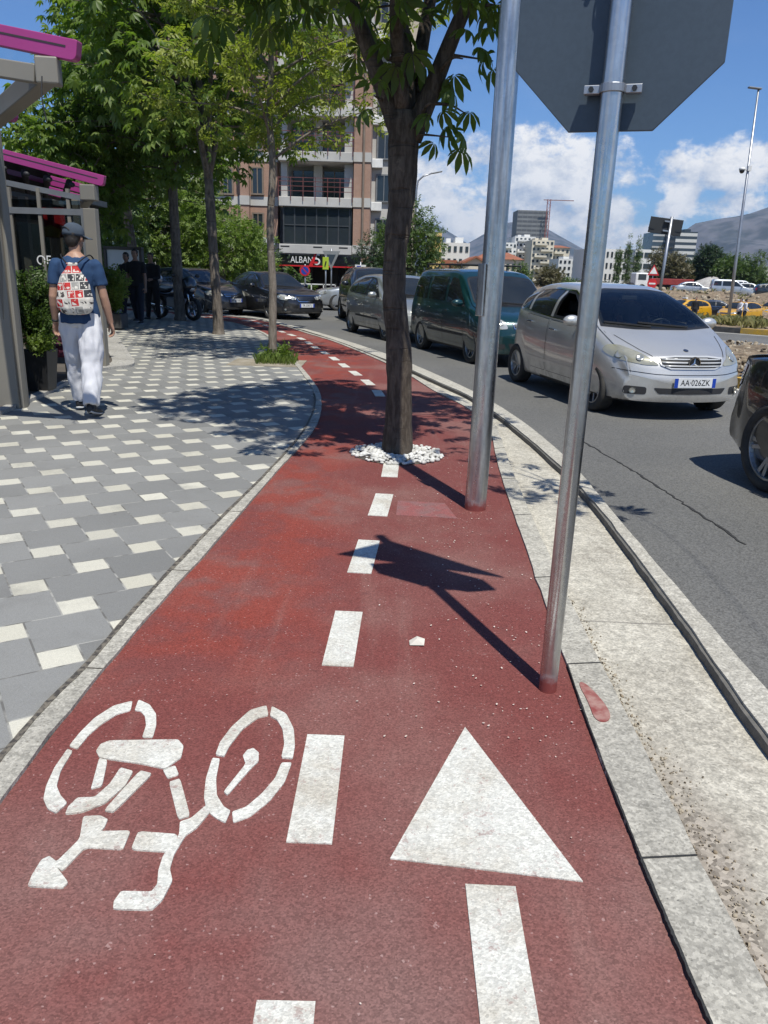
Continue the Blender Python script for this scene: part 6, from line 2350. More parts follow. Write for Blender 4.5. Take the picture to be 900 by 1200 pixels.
fl = [Lz(298), Lz(243), Lz(190), Lz(137), Lz(84), Lz(31), Lz(-22), Lz(-75)]     # undersides of the floor bands
x_l, x_r = Lx(328), Lx(412)
bandh = Lz(287) - Lz(298)
TOP = fl[-1]
# core and side walls
bx(bl, 'core_wall', ((Lx(232) + x_r) / 2 + .0, 6.6, TOP / 2 + fl[0] / 2), (x_r - Lx(232) + 1.5, 9.0, TOP - fl[0]), RENDERW)
# bay: bands, glazing, loggias
for i in range(7):
    z0 = fl[i]
    bx(bl, 'floor_band', ((x_l + x_r) / 2, .9, z0 + bandh / 2), (x_r - x_l, 2.5, bandh), RENDERW, bevel=.03)
    zt = fl[i + 1]
    h = zt - z0 - bandh
    zc = z0 + bandh + h / 2
    if i == 0:
        pn = bx(bl, 'glazed_bay', ((x_l + x_r) / 2 + .12, 1.0, zc), (x_r - x_l - .3, 2.2, h), WINDK)
        fm = MB()
        n = 6
        for k in range(n + 1):
            x = x_l + .25 + (x_r - x_l - .4) * k / n
            fm.box((x, -.11, zc), (.07, .05, h))
        for z in (zc - h / 2 + .04, zc + h * .02, zc + h / 2 - .04): fm.box(((x_l + x_r) / 2 + .05, -.115, z), (x_r - x_l - .4, .05, .06))
        fm.build('glazing_bars', pm('dark_bars', (.05, .055, .06), .5), pn)
    else:
        for k in range(3):
            x = x_l + .25 + (x_r - x_l - .5) * k / 2
            bx(bl, 'loggia_pier', (x, 1.55 if k == 1 else .5, zc), (.5 if k else .35, .5, h), RENDERW)
        for k in range(2):
            w = (x_r - x_l) / 2 - .8
            wd = bx(bl, 'window', (x_l + .25 + (x_r - x_l - .5) * (k + .5) / 2, 1.95, zc - .1), (w, .2, h - .35), WINDK)
            fm = MB()
            for q in (-.5, 0, .5): fm.box((x_l + .25 + (x_r - x_l - .5) * (k + .5) / 2 + q * w, 1.83, zc - .1), (.07, .05, h - .35))
            fm.build('frame', WINFR, wd)
        rl = MB()
        for z in (.30, .55, .80, 1.0): rl.bar((x_l + .02, -.42, z0 + bandh + z), (x_r + .05, -.42, z0 + bandh + z), .03, .03)
        for z in (.55, 1.0): rl.bar((x_l, -.42, z0 + bandh + z), (x_l, 1.5, z0 + bandh + z), .04, .04)
        for k in range(7): rl.box((x_l + (x_r - x_l) * k / 6, -.42, z0 + bandh + .4), (.035, .035, 1.25))
        rl.build('balcony_rail', RAILM, bl)
# brick corner piers and the bricked wing with its windows
def pier(pa, pb, y, dpt, name='brick_pier'):
    x0, x1 = Lx(pa, YB + y), Lx(pb, YB + y)
    p = bx(bl, name, ((x0 + x1) / 2, y + dpt / 2, (TOP + fl[0] - .4) / 2), (x1 - x0, dpt, TOP - fl[0] + .4), BRICK)
    for i in range(7):
        bx(p, 'stone_band', ((x0 + x1) / 2, y + dpt / 2 - .02, fl[i] + bandh * .9 - .15 + .0), (x1 - x0 + .05, dpt + .06, bandh * .95), RENDERW)
    return x0, x1


pier(413, 432, -.1, 3.2)
pier(283, 293, .6, 3.0)
x0, x1 = pier(293, 326, 1.1, 1.5, 'brick_wall')
xa, xb = pier(232, 283, 1.4, 1.5, 'brick_wall')
dp_ = MB().tube([(Lx(421) + .15, -.16, fl[0]), (Lx(421) + .15, -.16, TOP)], .07, 8).build('downpipe', WINFR, bl)


def window(x, y, z, w, h, fr=WINFR, pane=WINDK, par=None, t=.10):
    f = MB()
    f.box((x - w / 2 - .04, y, z), (.09, t, h + .16))
    f.box((x + w / 2 + .04, y, z), (.09, t, h + .16))
    f.box((x, y, z + h / 2 + .04), (w, t, .08))
    f.box((x, y - .03, z - h / 2 - .05), (w + .22, t + .1, .08))
    o = f.build('window', fr, par or bl)
    q = MB().box((x, y + .01, z), (w, .04, h))
    q.build('pane', pane, o)
    MB().box((x, y - .03, z), (.05, .04, h)).build('sash', fr, o)
    return o


for i in range(6):
    zc = fl[i] + bandh + (fl[i + 1] - fl[i] - bandh) * .48
    window(Lx(303, 49), 1.06, zc, .55, 1.35)
    for px in (242, 255, 269): window(Lx(px, 49.3), 1.36, zc - .05, .5, 1.3)
    ac = bx(bl, 'air_conditioner', (Lx(316, 49), .95, fl[i] + bandh * .5 + .35), (.75, .3, .5), WHITEM, bevel=.03) if i in (0, 3) else None
# receding right side with windows
sx0, sx1 = Lx(432, YB), Lx(443, YB + 5)
sd = bx(bl, 'side_wall', (sx0 + .75, 5.6, (TOP + fl[0]) / 2), (1.5, 6.0, TOP - fl[0]), RENDERW)
for i in range(7):
    zc = fl[i] + bandh + (fl[i + 1] - fl[i] - bandh) * .45
    window(sx0 + .75, 2.56, zc, .8, 1.4, GREYM)
    bx(bl, 'air_conditioner', (sx0 + .3, 2.4, fl[i] + bandh * .6), (.7, .3, .5), WHITEM, bevel=.03)
# restaurant
f0, f1 = Lx(327), Lx(424)
bx(bl, 'shop_interior', ((f0 + f1) / 2, 4.5, fl[0] / 2), (f1 - f0 + 4, 6, fl[0] - .02), DARKI)
for px in (335, 362, 392, 420): bx(bl, 'shop_column', (Lx(px), 1.2, fl[0] / 2), (.3, .3, fl[0] - .02), DARKI)
sgn = bx(bl, 'fascia_sign', ((f0 + f1) / 2, -.75, Lz(306)), (f1 - f0, 1.1, Lz(299) - Lz(313)), BLACKP, bevel=.02)
bx(sgn, 'red_edge', ((f0 + f1) / 2, -1.32, Lz(313) + .04), (f1 - f0, .05, .07), REDM)
ysg = -1.315
lettering('ALBAN', .50, WHITEM, sgn, (Lx(355.5) + .05, ysg, Lz(305.5)), (R(90), 0, 0), sx=.82, ext=.01)
sl_ = MB().prism([(-.28, -.36), (-.05, -.36), (.22, .36), (.08, .36)], -.01, .01)
sl_.xf(Matrix.Translation((Lx(369.5) + .0, ysg, Lz(305.5))) @ Matrix.Rotation(R(90), 4, 'X'))
sl_.build('logo_slash', REDM, sgn)
lettering('5', .86, WHITEM, sgn, (Lx(374.5), ysg, Lz(305)), (R(90), 0, 0), sx=.95, ext=.01)
bx(sgn, 'logo_bar', (Lx(371.5) , ysg - .01, Lz(308) ), (.32, .02, .10), REDM)
for px in (338, 375, 404):
    bx(sgn, 'spotlight', (Lx(px), -1.5, Lz(298) + .35), (.5, .12, .08), BLACKM)
hd_ = empty('white_railing', 'low white railing on the pavement in front of the restaurant', 'railing', (at(372, 348, 40).x, 40, -.1))
rr_ = MB()
for z in (.45, .85): rr_.bar((-.9, 0, z), (.9, 0, z), .05, .05)
rr_.build('rail', WHITEM, hd_)
for x in (-.88, -.3, .3, .88): bx(hd_, 'post', (x, 0, .44), (.05, .05, .88), WHITEM)

# neighbours
b2 = empty('apartment_block', 'tall beige apartment block with balconies behind the brick corner building', 'building', (at(452, 340, 75).x, 75, -.1))
w = 3.6
bx(b2, 'wall', (0.6, 3, 13), (w, 6, 26), RENDERB)
for i in range(8):
    bl_ = bx(b2, 'balcony', (.3, -.35, 2.9 + i * 3), (2.3, .7, 1.0), CREAMB)
    window(-.4, -.01, 4.4 + i * 3, .8, 1.3, GREYM, par=b2)
    window(.9, -.01, 4.4 + i * 3, .7, 1.3, GREYM, par=b2)
b3 = empty('apartment_block', 'pale grey apartment block behind the trees left of the brick building', 'building', (at(236, 340, 58).x - 1.0, 58, -.1))
bx(b3, 'wall', (0, 4, 11), (4.6, 8, 22), RENDERW)
for i in range(6):
    bx(b3, 'balcony', (.4, -.4, 2.9 + i * 3.1), (3.0, .8, 1.0), RENDERW)
    window(.2, -.01, 4.5 + i * 3.1, 1.4, 1.4, GREYM, par=b3)

# ------------------------------------------------------------------ street signs and lamps
def post_sign(name, label, px, Y, base_z, top, shape, cat='road sign'):
    p = at(px, 340, Y)
    r_ = empty(name, label, cat, (p.x, Y, base_z))
    MB().tube([(0, 0, 0), (0, 0, top)], .035, 10).build('post', STEEL, r_, smooth=True)
    return r_


s1 = post_sign('no_parking_sign', 'round blue no-parking sign with red border in front of the restaurant', 357.5, 37, -.1, 1.75, None)
d_ = MB().lathe([(0, -.012), (.235, -.012), (.235, .012), (0, .012)], (0, -.06, 1.48 - .0), 28, axis='Y').build('disc', REDM, s1)
MB().lathe([(0, -.016), (.17, -.016), (.17, -.010), (0, -.010)], (0, -.06, 1.48), 28, axis='Y').build('blue_field', BLUEM, d_)
MB().box((0, -.078, 1.48), (.36, .006, .045), mat=Matrix.Rotation(R(45), 4, 'Y')).build('red_bar', REDM, d_)
s2 = post_sign('give_way_sign', 'grey back of an inverted triangular sign above the silver coupe', 388, 36.5, -.1, 2.45, None)
tp = MB().prism([(-.40, .35), (.40, .35), (0, -.45)], -.012, .012)
tp.xf(Matrix.Translation((0, -.05, 2.0)) @ Matrix.Rotation(R(-12), 4, 'Z') @ Matrix.Rotation(R(90), 4, 'X'))
tp.build('triangle_plate', pm('sign_back_pale', (.30, .31, .31), .5, .2), s2)
tp = MB().prism([(-.20, .18), (.20, .18), (0, -.25)], -.014, .014)
tp.xf(Matrix.Translation((0, -.062, 2.02)) @ Matrix.Rotation(R(-12), 4, 'Z') @ Matrix.Rotation(R(90), 4, 'X'))
tp.build('stiffener', SIGNBACK, s2)
s3 = post_sign('crossing_sign', 'narrow yellow-green sign beside the grey back of the triangular sign', 381.5, 36, -.1, 2.1, None)
bx(s3, 'plate', (0, -.06, 1.82), (.26, .02, .52), pm('yellow_green', (.42, .55, .04), .5))
MB().tube([(-.02, -.08, 1.72), (.02, -.08, 1.9)], .03, 8).build('walker_mark', BLACKM, s3)
s4 = post_sign('street_name_sign', 'small white and blue street sign at the right end of the restaurant', 422, 39, -.1, 1.95, None)
bx(s4, 'plate', (0, -.06, 1.72), (.52, .02, .20), WHITEM)
bx(s4, 'blue_mark', (-.08, -.075, 1.72), (.2, .008, .10), BLUEM)

# lamp post far left of centre
lp_ = at(484, 330, 42)
l1 = empty('street_lamp', 'street lamp with curved arm rising behind the tree beside the dark trunk', 'street lamp', (lp_.x, 42, -.1))
zt_ = at(484, 222, 42).z + .1
MB().tube([(0, 0, 0), (0, 0, zt_), (.06, 0, zt_ + .4), (.3, 0, zt_ + .62), (.75, 0, zt_ + .78)], [.07, .05, .045, .04, .035], 10).build('pole', STEEL, l1, smooth=True)
MB().box((1.0, 0, zt_ + .82), (.5, .16, .06), mat=Matrix.Rotation(R(-12), 4, 'Y')).build('lamp_head', GREYM, l1, bevel=.02)
# lamp post with camera on the right
YL = 41.0
pb_, pt_ = at(857.5, 350, YL), at(889, 104, YL)
l2 = empty('street_lamp', 'tall street lamp carrying a white dome camera on the right', 'street lamp', (pb_.x, YL, -.9))
tilt = Vector((pt_.x - pb_.x, 0, pt_.z + .9))
MB().tube([(0, 0, 0), tilt * .3, tilt], [.085, .075, .045], 12).build('pole', STEEL, l2, smooth=True)
MB().box(tilt + Vector((-.18, 0, .02)), (.62, .2, .07), mat=Matrix.Rotation(R(5), 4, 'Y')).build('lamp_head', GREYM, l2, bevel=.02)
cq = at(880, 199, YL)
k_ = (cq.z + .9) / tilt.z
cpos = tilt * k_
MB().bar(cpos, cpos + Vector((-.25, 0, .02)), .06, .06).box(cpos + Vector((.04, -.02, .05)), (.16, .2, .22)).build('camera_bracket', WHITEM, l2)
cm_ = MB()
cm_.lathe([(0, .10), (.10, .10), (.14, .05), (.15, -.03), (.12, -.03)], cpos + Vector((-.28, 0, 0)), 18)
co = cm_.build('camera_housing', WHITEM, l2, smooth=True)
MB().sphere(cpos + Vector((-.28, 0, -.05)), (.12, .12, .13), 14).build('camera_dome', WINDK, co, smooth=True)
# dark sign panel seen from behind
YS = 30.0
pb_, pt_ = at(770.5, 352, YS), at(787.5, 254, YS)
s5 = empty('direction_sign', 'dark back of a wide rectangular sign on a leaning steel pole', 'road sign', (pb_.x, YS, -.1))
tv = Vector((pt_.x - pb_.x, 0, pt_.z + .1))
b0 = tv * (-.9 / tv.z)
MB().tube([(b0.x * 0, 0, 0), tv], .055, 12).build('pole', STEEL, s5, smooth=True)
pc = at(781, 265, YS) - s5.location
pp = MB().box((0, 0, 0), (1.16, .03, .55)).xf(Matrix.Translation(pc + Vector((0, .09, 0))) @ Matrix.Rotation(R(6), 4, 'Y') @ Matrix.Rotation(R(-8), 4, 'Z')).build('panel', pm('panel_back', (.022, .024, .026), .6), s5, bevel=.01)
for sx in (-.48, .48): MB().box((sx, -.02, -.12), (.22, .02, .05)).xf(Matrix.Translation(pc + Vector((0, .09, 0))) @ Matrix.Rotation(R(6), 4, 'Y') @ Matrix.Rotation(R(-8), 4, 'Z')).build('bracket', BLACKM, pp)
for dz in (.16, -.16): MB().box((0, 0, dz), (.2, .1, .05)).xf(Matrix.Translation(pc + Vector((0, .03, 0))) @ Matrix.Rotation(R(6), 4, 'Y')).build('clamp', STEEL, pp)
# roadworks signs
s6 = post_sign('roadworks_sign', 'red bordered warning triangle above a round red sign by the far works', 763, 76, -.15, 2.9, None)
for sc, m, y in ((1, REDM, -.05), (.66, WHITEM, -.07)):
    t_ = MB().prism([(-.55 * sc, -.42 * sc), (.55 * sc, -.42 * sc), (0, .55 * sc)], -.01, .01)
    t_.xf(Matrix.Translation((0, y, 2.4)) @ Matrix.Rotation(R(90), 4, 'X'))
    t_.build('triangle', m, s6)
MB().lathe([(0, -.01), (.45, -.01), (.45, .01), (0, .01)], (0, -.05, 1.25), 24, axis='Y').build('disc', REDM, s6)
bx(s6, 'white_bar', (0, -.07, 1.25), (.6, .02, .14), WHITEM)

# ------------------------------------------------------------------ rough ground across the road
U = Vector((.7071, .7071))
def far_q(x, y): return (x - 10.45) * .7071 + (y - 26.45) * .7071


def hill(x, y):
    q = far_q(x, y)
    tb = [(0, .0), (1.2, .05), (4, .02), (8, -.35), (16, -1.2), (20, -1.4), (41, -1.42), (44, -.9), (47, .05), (50, .25), (53, -.05), (58, -.1), (90, -.1), (130, -.3)]
    z = interp(tb, q)
    n_ = mnoise.noise(Vector((x * .6, y * .6, 3))) * .10 + mnoise.noise(Vector((x * 1.9, y * 1.9, 5))) * .06
    if 41 < q < 53: n_ += mnoise.noise(Vector((x * .25, y * .25, 9))) * .9
    if 19 < q < 40 or q > 56: n_ *= .2
    return z + n_


mb = MB()
nq, ns = 150, 130
qs = np.r_[np.linspace(.22, 12, 40), np.linspace(12.3, 55, 80), np.linspace(56, 130, 30)]
tsn = np.linspace(-58, 34, ns)
for q in qs:
    for s in tsn:
        x = 10.45 + q * .7071 + s * .7071 * (1 + q * .012)
        y = 26.45 + q * .7071 - s * .7071 * (1 + q * .012)
        mb.v.append((x, y, hill(x, y)))
for i in range(len(qs) - 1):
    for j in range(ns - 1):
        a = i * ns + j
        mb.f.append((a, a + ns, a + ns + 1, a + 1))
        mb.mi.append(0)
struct(mb.build('rough_ground', EARTH, smooth=True))


def striped_kerb(name, pts, w, z0, z1, per, phase=0):
    mb = MB()
    P_ = resample(pts, 600)
    L_ = np.r_[0, np.cumsum(np.linalg.norm(np.diff(P_, axis=0), axis=1))]
    d = -phase
    k = 0
    while d < L_[-1]:
        a, b = max(0, d), min(L_[-1], d + per)
        if b > a:
            nsub = max(1, int((b - a) / .5))
            for j in range(nsub):
                e, f = a + (b - a) * j / nsub, a + (b - a) * (j + 1) / nsub
                A = (np.interp(e, L_, P_[:, 0]), np.interp(e, L_, P_[:, 1]), (z0 + z1) / 2)
                Bp = (np.interp(f, L_, P_[:, 0]), np.interp(f, L_, P_[:, 1]), (z0 + z1) / 2)
                mb.bar(A, Bp, w, z1 - z0, k % 2)
        d += per
        k += 1
    return struct(mb.build(name, [pm('kerb_yellow', (.56, .33, .03), .8, col2=(.40, .27, .08), vs=5, grain=.15, gs=60), pm('kerb_black', (.045, .045, .045), .85, col2=(.09, .085, .08), vs=5)]))


fk = [(10.45 + s * .7071, 26.45 - s * .7071) for s in np.linspace(-11, 32, 20)]
striped_kerb('far_kerb', fk, .2, -.3, .06, .913, .645)
# the near island of rubble
ISL = [(4.35, 17.6), (4.75, 15.2), (5.25, 12.9), (5.55, 11.7), (6.0, 9.9), (6.6, 7.4), (7.5, 4), (9.5, -2), (26, -2), (14, 11.4), (8.35, 17.3), (7.3, 18.4), (5.0, 20.6), (4.4, 19.8)]
striped_kerb('island_kerb', ISL[:8], .2, -.3, .06, 1.0, .62)
striped_kerb('island_kerb', [(25, -.9)] + ISL[9:13], .2, -.3, .06, 1.85, 0)
# heaped earth of the island: triangulated grid
bd = [Vector(p) for p in [(q[0], q[1]) for q in resample(ISL + ISL[:1], 140)[:-1]]]
pts = list(bd)
def in_isl(q):
    c = False
    for i in range(len(ISL)):
        a, b = ISL[i], ISL[i - 1]
        if (a[1] > q[1]) != (b[1] > q[1]) and q[0] < (b[0] - a[0]) * (q[1] - a[1]) / (b[1] - a[1]) + a[0]: c = not c
    return c
rr = random.Random(5)
for i in range(9000):
    q = (rr.uniform(4.3, 16), rr.uniform(3, 20.5))
    if in_isl(q): pts.append(Vector(q))
    if len(pts) > 4200: break
v2, _e, f2, *_r = delaunay_2d_cdt(pts, [(i, (i + 1) % len(bd)) for i in range(len(bd))], [], 1, 1e-5)
vs = []
for q in v2:
    d = min((q - p).length for p in bd)
    z = .0 + min(d, 1.2) / 1.2 * .22 + (mnoise.noise(Vector((q.x * 1.6, q.y * 1.6, 1))) * .10 + mnoise.noise(Vector((q.x * 5, q.y * 5, 4))) * .09) * min(1, d / .4)
    vs.append((q.x, q.y, z))
struct(MB().add(vs, [tuple(f) for f in f2]).build('island_earth', EARTH))
# loose stones
rk_v = [(math.cos(a) * s * c, math.sin(a) * s * c, z) for z, s in ((-.5, .6), (0, 1), (.45, .62)) for a, c in zip(np.linspace(0, 2 * PI, 7)[:-1], (1, .8, 1.1, .9, 1.05, .78))] + [(0, 0, .72)]
rk_f = [(i * 6 + j, i * 6 + (j + 1) % 6, (i + 1) * 6 + (j + 1) % 6, (i + 1) * 6 + j) for i in range(2) for j in range(6)] + [(12 + j, 12 + (j + 1) % 6, 18) for j in range(6)]
pos, sz = [], []
while len(pos) < 5200:
    q = (rr.uniform(4.5, 14), rr.uniform(5, 20.3))
    if in_isl(q):
        pos.append((q[0], q[1], .16 + mnoise.noise(Vector((q[0] * 1.6, q[1] * 1.6, 1))) * .10 + rr.uniform(-.03, .05)))
        sz.append(rr.choice((.02, .03, .035, .05, .06)) * rr.uniform(.7, 1.3))
for i in range(1500):
    s, q = rr.uniform(-30, 30), rr.choice((rr.uniform(.4, 6), rr.uniform(43, 52)))
    x, y = 10.45 + q * .7071 + s * .7071, 26.45 + q * .7071 - s * .7071
    pos.append((x, y, hill(x, y) + .02))
    sz.append(rr.uniform(.03, .09) if q < 10 else rr.uniform(.08, .35))
n = len(pos)
STONE = pm('loose_stone', (.36, .31, .235), .95, col2=(.24, .19, .13), vs=7, va=.3)
rot = frames(RNG.normal(size=(n, 3)), RNG.uniform(0, 6, n))
tag(leafmesh('rubble', (rk_v, rk_f), np.array(pos), rot, np.array(sz), STONE), 'loose stones and clods on the traffic island and the far bank', 'rubble', kind='stuff')
# pale heap of gravel on the far bank
gh = at(832, 341, 96)
hp = MB().lathe([(3.2, 0), (2.4, .75), (1.5, 1.5), (.7, 2.0), (.1, 2.15)], n=18)
hp.v = [(x * (1 + .2 * math.sin(3 * y)), y, z + .15 * math.sin(5 * x + 3 * y)) for x, y, z in hp.v]
o = hp.build('gravel_heap', pm('pale_gravel', (.45, .43, .40), .95, col2=(.32, .30, .28), vs=2.5, bs=8, bstr=.8, bdist=.1), smooth=True)
o.location = (gh.x, 96, -.2)
tag(o, 'pale heap of gravel between the silver saloon and the people carrier', 'gravel heap')
# grass on the bank
pos = []
for i in range(5200):
    s, q = rr.uniform(-22, 26), 10 * rr.random() ** 1.3 + .5
    x, y = 10.45 + q * .7071 + s * .7071, 26.45 + q * .7071 - s * .7071
    if mnoise.noise(Vector((x * .5, y * .5, 2))) > -.25: pos.append((x, y, hill(x, y) - .02))
for i in range(1500):
    s, q = rr.uniform(-30, 26), rr.uniform(40, 53)
    x, y = 10.45 + q * .7071 + s * .7071, 26.45 + q * .7071 - s * .7071
    if mnoise.noise(Vector((x * .3, y * .3, 8))) > 0: pos.append((x, y, hill(x, y) - .02))
n = len(pos)
tuftt = ([], [])
for k in range(7):
    a = k * 2.4
    c, s = math.cos(a), math.sin(a)
    b0 = len(tuftt[0])
    tuftt[0].extend([(-.06 * s + .1 * c, .06 * c + .1 * s, 0), (.06 * s + .1 * c, -.06 * c + .1 * s, 0), (.3 * c, .3 * s, .75), (.6 * c, .6 * s, .9)])
    tuftt[1].extend([(b0, b0 + 1, b0 + 2), (b0, b0 + 2, b0 + 3)])
az_ = RNG.uniform(0, 2 * PI, n)
rot = np.stack([np.stack([np.cos(az_), np.sin(az_), np.zeros(n)], 1), np.stack([-np.sin(az_), np.cos(az_), np.zeros(n)], 1), np.tile([0, 0, 1.0], (n, 1))], 2)
tag(leafmesh('wild_grass', tuftt, np.array(pos), rot, RNG.uniform(.12, .40, n), leaf_mat('dry_grass', (.16, .17, .06), (.30, .26, .12), .25, scale=.4)), 'wild half-dry grass growing on the bank across the road', 'grass', kind='stuff')
# lane paint on the far road
ma = [gr(828, 401, -.1), gr(862, 401.5, -.1)]
dv = (ma[1] - ma[0]).normalized()
nv = Vector((-dv.y, dv.x, 0)) * .07
a0_, b0_ = ma[0] - dv * .2, ma[1]
for k in range(-3, 4):
    sh_ = Vector((.7071, -.7071, 0)) * 5.2 * k
    A_, B_ = Vector((9.0, 22.2, 0)) + sh_, Vector((9.0, 22.2, 0)) + sh_ + Vector((.7071, -.7071, 0)) * 2.2
    n2 = Vector((.7071, .7071, 0)) * .06
    marking('far_lane_dash', [[tuple((A_ - n2).xy), tuple((B_ - n2).xy), tuple((B_ + n2).xy), tuple((A_ + n2).xy)]], 'white dash on the far carriageway beyond the rubble island', z=-.1, m=PAINT_A, group='white dashes on the far carriageway')
A_, B_ = Vector((10.3, 26.2, 0)) + Vector((-.7071, .7071, 0)) * 9, Vector((10.3, 26.2, 0)) + Vector((.7071, -.7071, 0)) * 30
n2 = Vector((.7071, .7071, 0)) * .06
A_, B_ = A_ - n2 * 3, B_ - n2 * 3
marking('far_edge_line', [[tuple((A_ - n2).xy), tuple((B_ - n2).xy), tuple((B_ + n2).xy), tuple((A_ + n2).xy)]], 'long white edge line beside the yellow and black far kerb', z=-.1, m=PAINT_A)
# ------------------------------------------------------------------ background trees
def leafy(name, label, px, Y, base_z, h, rx, clump_r, seed, mat, n=60, per=14, leaf=.3, trunk=.12, zc=None, rz=None, group=None, barkm=None, tmpl=None, bulge=.55, ry=None, cut=-.9):
    p = at(px, 330, Y)
    t = empty(name, label, 'tree' if 'shrub' not in name and 'bush' not in name else 'shrub', (p.x, Y, base_z), 0, group)
    zc = zc if zc is not None else h * .58
    rz = rz if rz is not None else h * .42
    cl = crown_clumps((0, 0, zc), (rx, ry or rx, rz), n, clump_r * .7, clump_r, seed, lower_cut=cut, fill=bulge)
    r = random.Random(seed)
    starts = [Vector((0, 0, z)) for z in np.linspace(zc - rz * .9, zc + rz * .6, 8)]
    trunk_mesh(t, [(0, 0, -.1), (0, 0, zc * .4), (r.uniform(-.1, .1), 0, zc), (0, 0, zc + rz * .8)], [trunk * 1.2, trunk, trunk * .7, trunk * .15], twigs_to(cl, starts, trunk * .3, seed, .6), barkm or BARK_P, seed)
    P, D = clump_points(cl, per * (.5 / clump_r) ** 2 * (clump_r / .5) ** 2)
    k = len(P)
    d = D + RNG.normal(size=(k, 3)) * .6
    leafmesh('crown', tmpl or SPRIG, P, frames(d, RNG.normal(size=k) * .8), RNG.uniform(leaf * .7, leaf * 1.25, k), mat, t)
    return t


leafy('ornamental_tree', 'bright green bushy tree behind the parked cars left of the brick building', 262, 36, -.1, 4.6, 2.0, .6, 31, BRIGHT, 80, 26, .34, zc=2.2, rz=2.0)
leafy('ornamental_tree', 'pale leafed bushy tree beside the black saloon in front of the building', 288, 38, -.1, 3.2, 1.2, .5, 32, BRIGHT, 55, 26, .30, zc=1.5, rz=1.3)
leafy('ornamental_tree', 'bright green tree seen between the two thin trunks', 226, 39, -.1, 5.6, 2.0, .65, 33, BRIGHT, 80, 24, .36, zc=2.8, rz=2.6)
leafy('ornamental_tree', 'yellow-green tree behind the silver motorcycle top case', 196, 37, -.1, 5.6, 1.9, .65, 34, BRIGHT, 80, 24, .36, zc=2.8, rz=2.6)
leafy('ornamental_tree', 'mid green tree behind the light box', 150, 36, -.1, 6.5, 2.4, .7, 35, MIDG, 90, 24, .36, zc=3.2, rz=3.1)
leafy('ornamental_tree', 'mid green tree behind the terrace, farthest left', 92, 30, -.1, 6.5, 2.6, .7, 36, MIDG, 90, 24, .36, zc=3.1, rz=3.1)
leafy('dark_shrub', 'dark cone-shaped shrub against the restaurant behind the slender trunk', 320, 42, -.1, 2.9, .62, .32, 37, DARKG, 44, 30, .22, zc=1.35, rz=1.35)
leafy('roadside_tree', 'dense round dark green tree just right of the dark forked trunk', 478, 37, -.1, 4.3, 1.45, .5, 38, MIDG, 90, 34, .28, zc=2.5, rz=1.75)
leafy('roadside_tree', 'dark green shrub between the building and the grey hatchback', 434, 44, -.1, 3.3, 1.3, .5, 39, DARKG, 50, 26, .3, zc=1.7, rz=1.5)
leafy('fan_palm', 'small fan palm with grey-green fronds in front of the restaurant', 349, 41, -.1, 1.5, .6, .35, 40, MIDG, 16, 20, .34, zc=.75, rz=.6, tmpl=PAL_LO)
leafy('distant_tree', 'olive green tree in front of the white gabled house', 526, 62, -1.0, 2.9, 1.2, .6, 41, OLIVE, 50, 18, .4, zc=1.7, rz=1.2)
leafy('distant_tree', 'green tree behind the roof rack of the teal van', 606, 70, -1.0, 3.2, .95, .6, 42, MIDG, 40, 18, .4, zc=1.9, rz=1.3)
leafy('distant_tree', 'brownish tree in front of the white apartment blocks', 644, 90, -1.2, 3.7, 1.15, .7, 43, OLIVE, 50, 16, .5, zc=2.3, rz=1.4)
for i, (px, h) in enumerate(((722, 9.6), (733, 11.4), (744, 10.6))):
    leafy('poplar', ['slim dark poplar, leftmost of the three before the white building', 'slim dark poplar, tallest and middle of the three before the white building', 'slim dark poplar, rightmost of the three before the white building'][i], px, 165, -1.6, h, .5, .5, 50 + i, MIDG, 60, 18, .5, zc=h * .55, rz=h * .46, group='poplars before the white building', cut=-1)
leafy('distant_tree', 'bare brownish tree left of the dark sign pole on the right', 768, 130, -1.6, 8.0, 1.2, .8, 60, OLIVE, 50, 14, .6, zc=4.6, rz=2.6)
leafy('distant_tree', 'wide brown-leaved tree behind the silver saloon on the bank', 790, 128, -1.6, 7.6, 2.1, .9, 61, OLIVE, 80, 14, .7, zc=4.2, rz=2.6)
leafy('distant_conifer', 'tall dark conifer, highest of the trees behind the parked cars', 826, 130, -1.6, 9.2, 2.0, .9, 62, DARKG, 90, 16, .7, zc=4.9, rz=3.6)
leafy('distant_tree', 'mid green tree right of the dark conifer', 854, 126, -1.6, 8.0, 1.9, .9, 63, MIDG, 80, 16, .7, zc=4.3, rz=3.0)
leafy('distant_tree', 'bright green tree behind the foot of the tall lamp', 882, 122, -1.6, 7.2, 1.8, .8, 64, MIDG, 80, 16, .6, zc=3.8, rz=2.7)
leafy('distant_tree', 'dark green tree behind the dark sign panel', 808, 150, -1.6, 7.2, 1.6, .9, 65, DARKG, 50, 16, .7, zc=4.1, rz=2.6)
# low belt of bushes along the far works
for i, (px, Y, h, m) in enumerate(((690, 120, 2.0, OLIVE), (668, 118, 1.9, MIDG), (712, 124, 1.8, DARKG), (750, 122, 2.0, OLIVE))):
    leafy('distant_bush', ['olive bush behind the roof of the silver car, left of the poplars', 'green bush behind the steel signpost', 'dark bush at the foot of the poplars', 'olive bush right of the poplars'][i], px, Y, -1.6, h, 2.6, 1.0, 70 + i, m, 40, 16, .8, zc=h * .5, rz=h * .5)


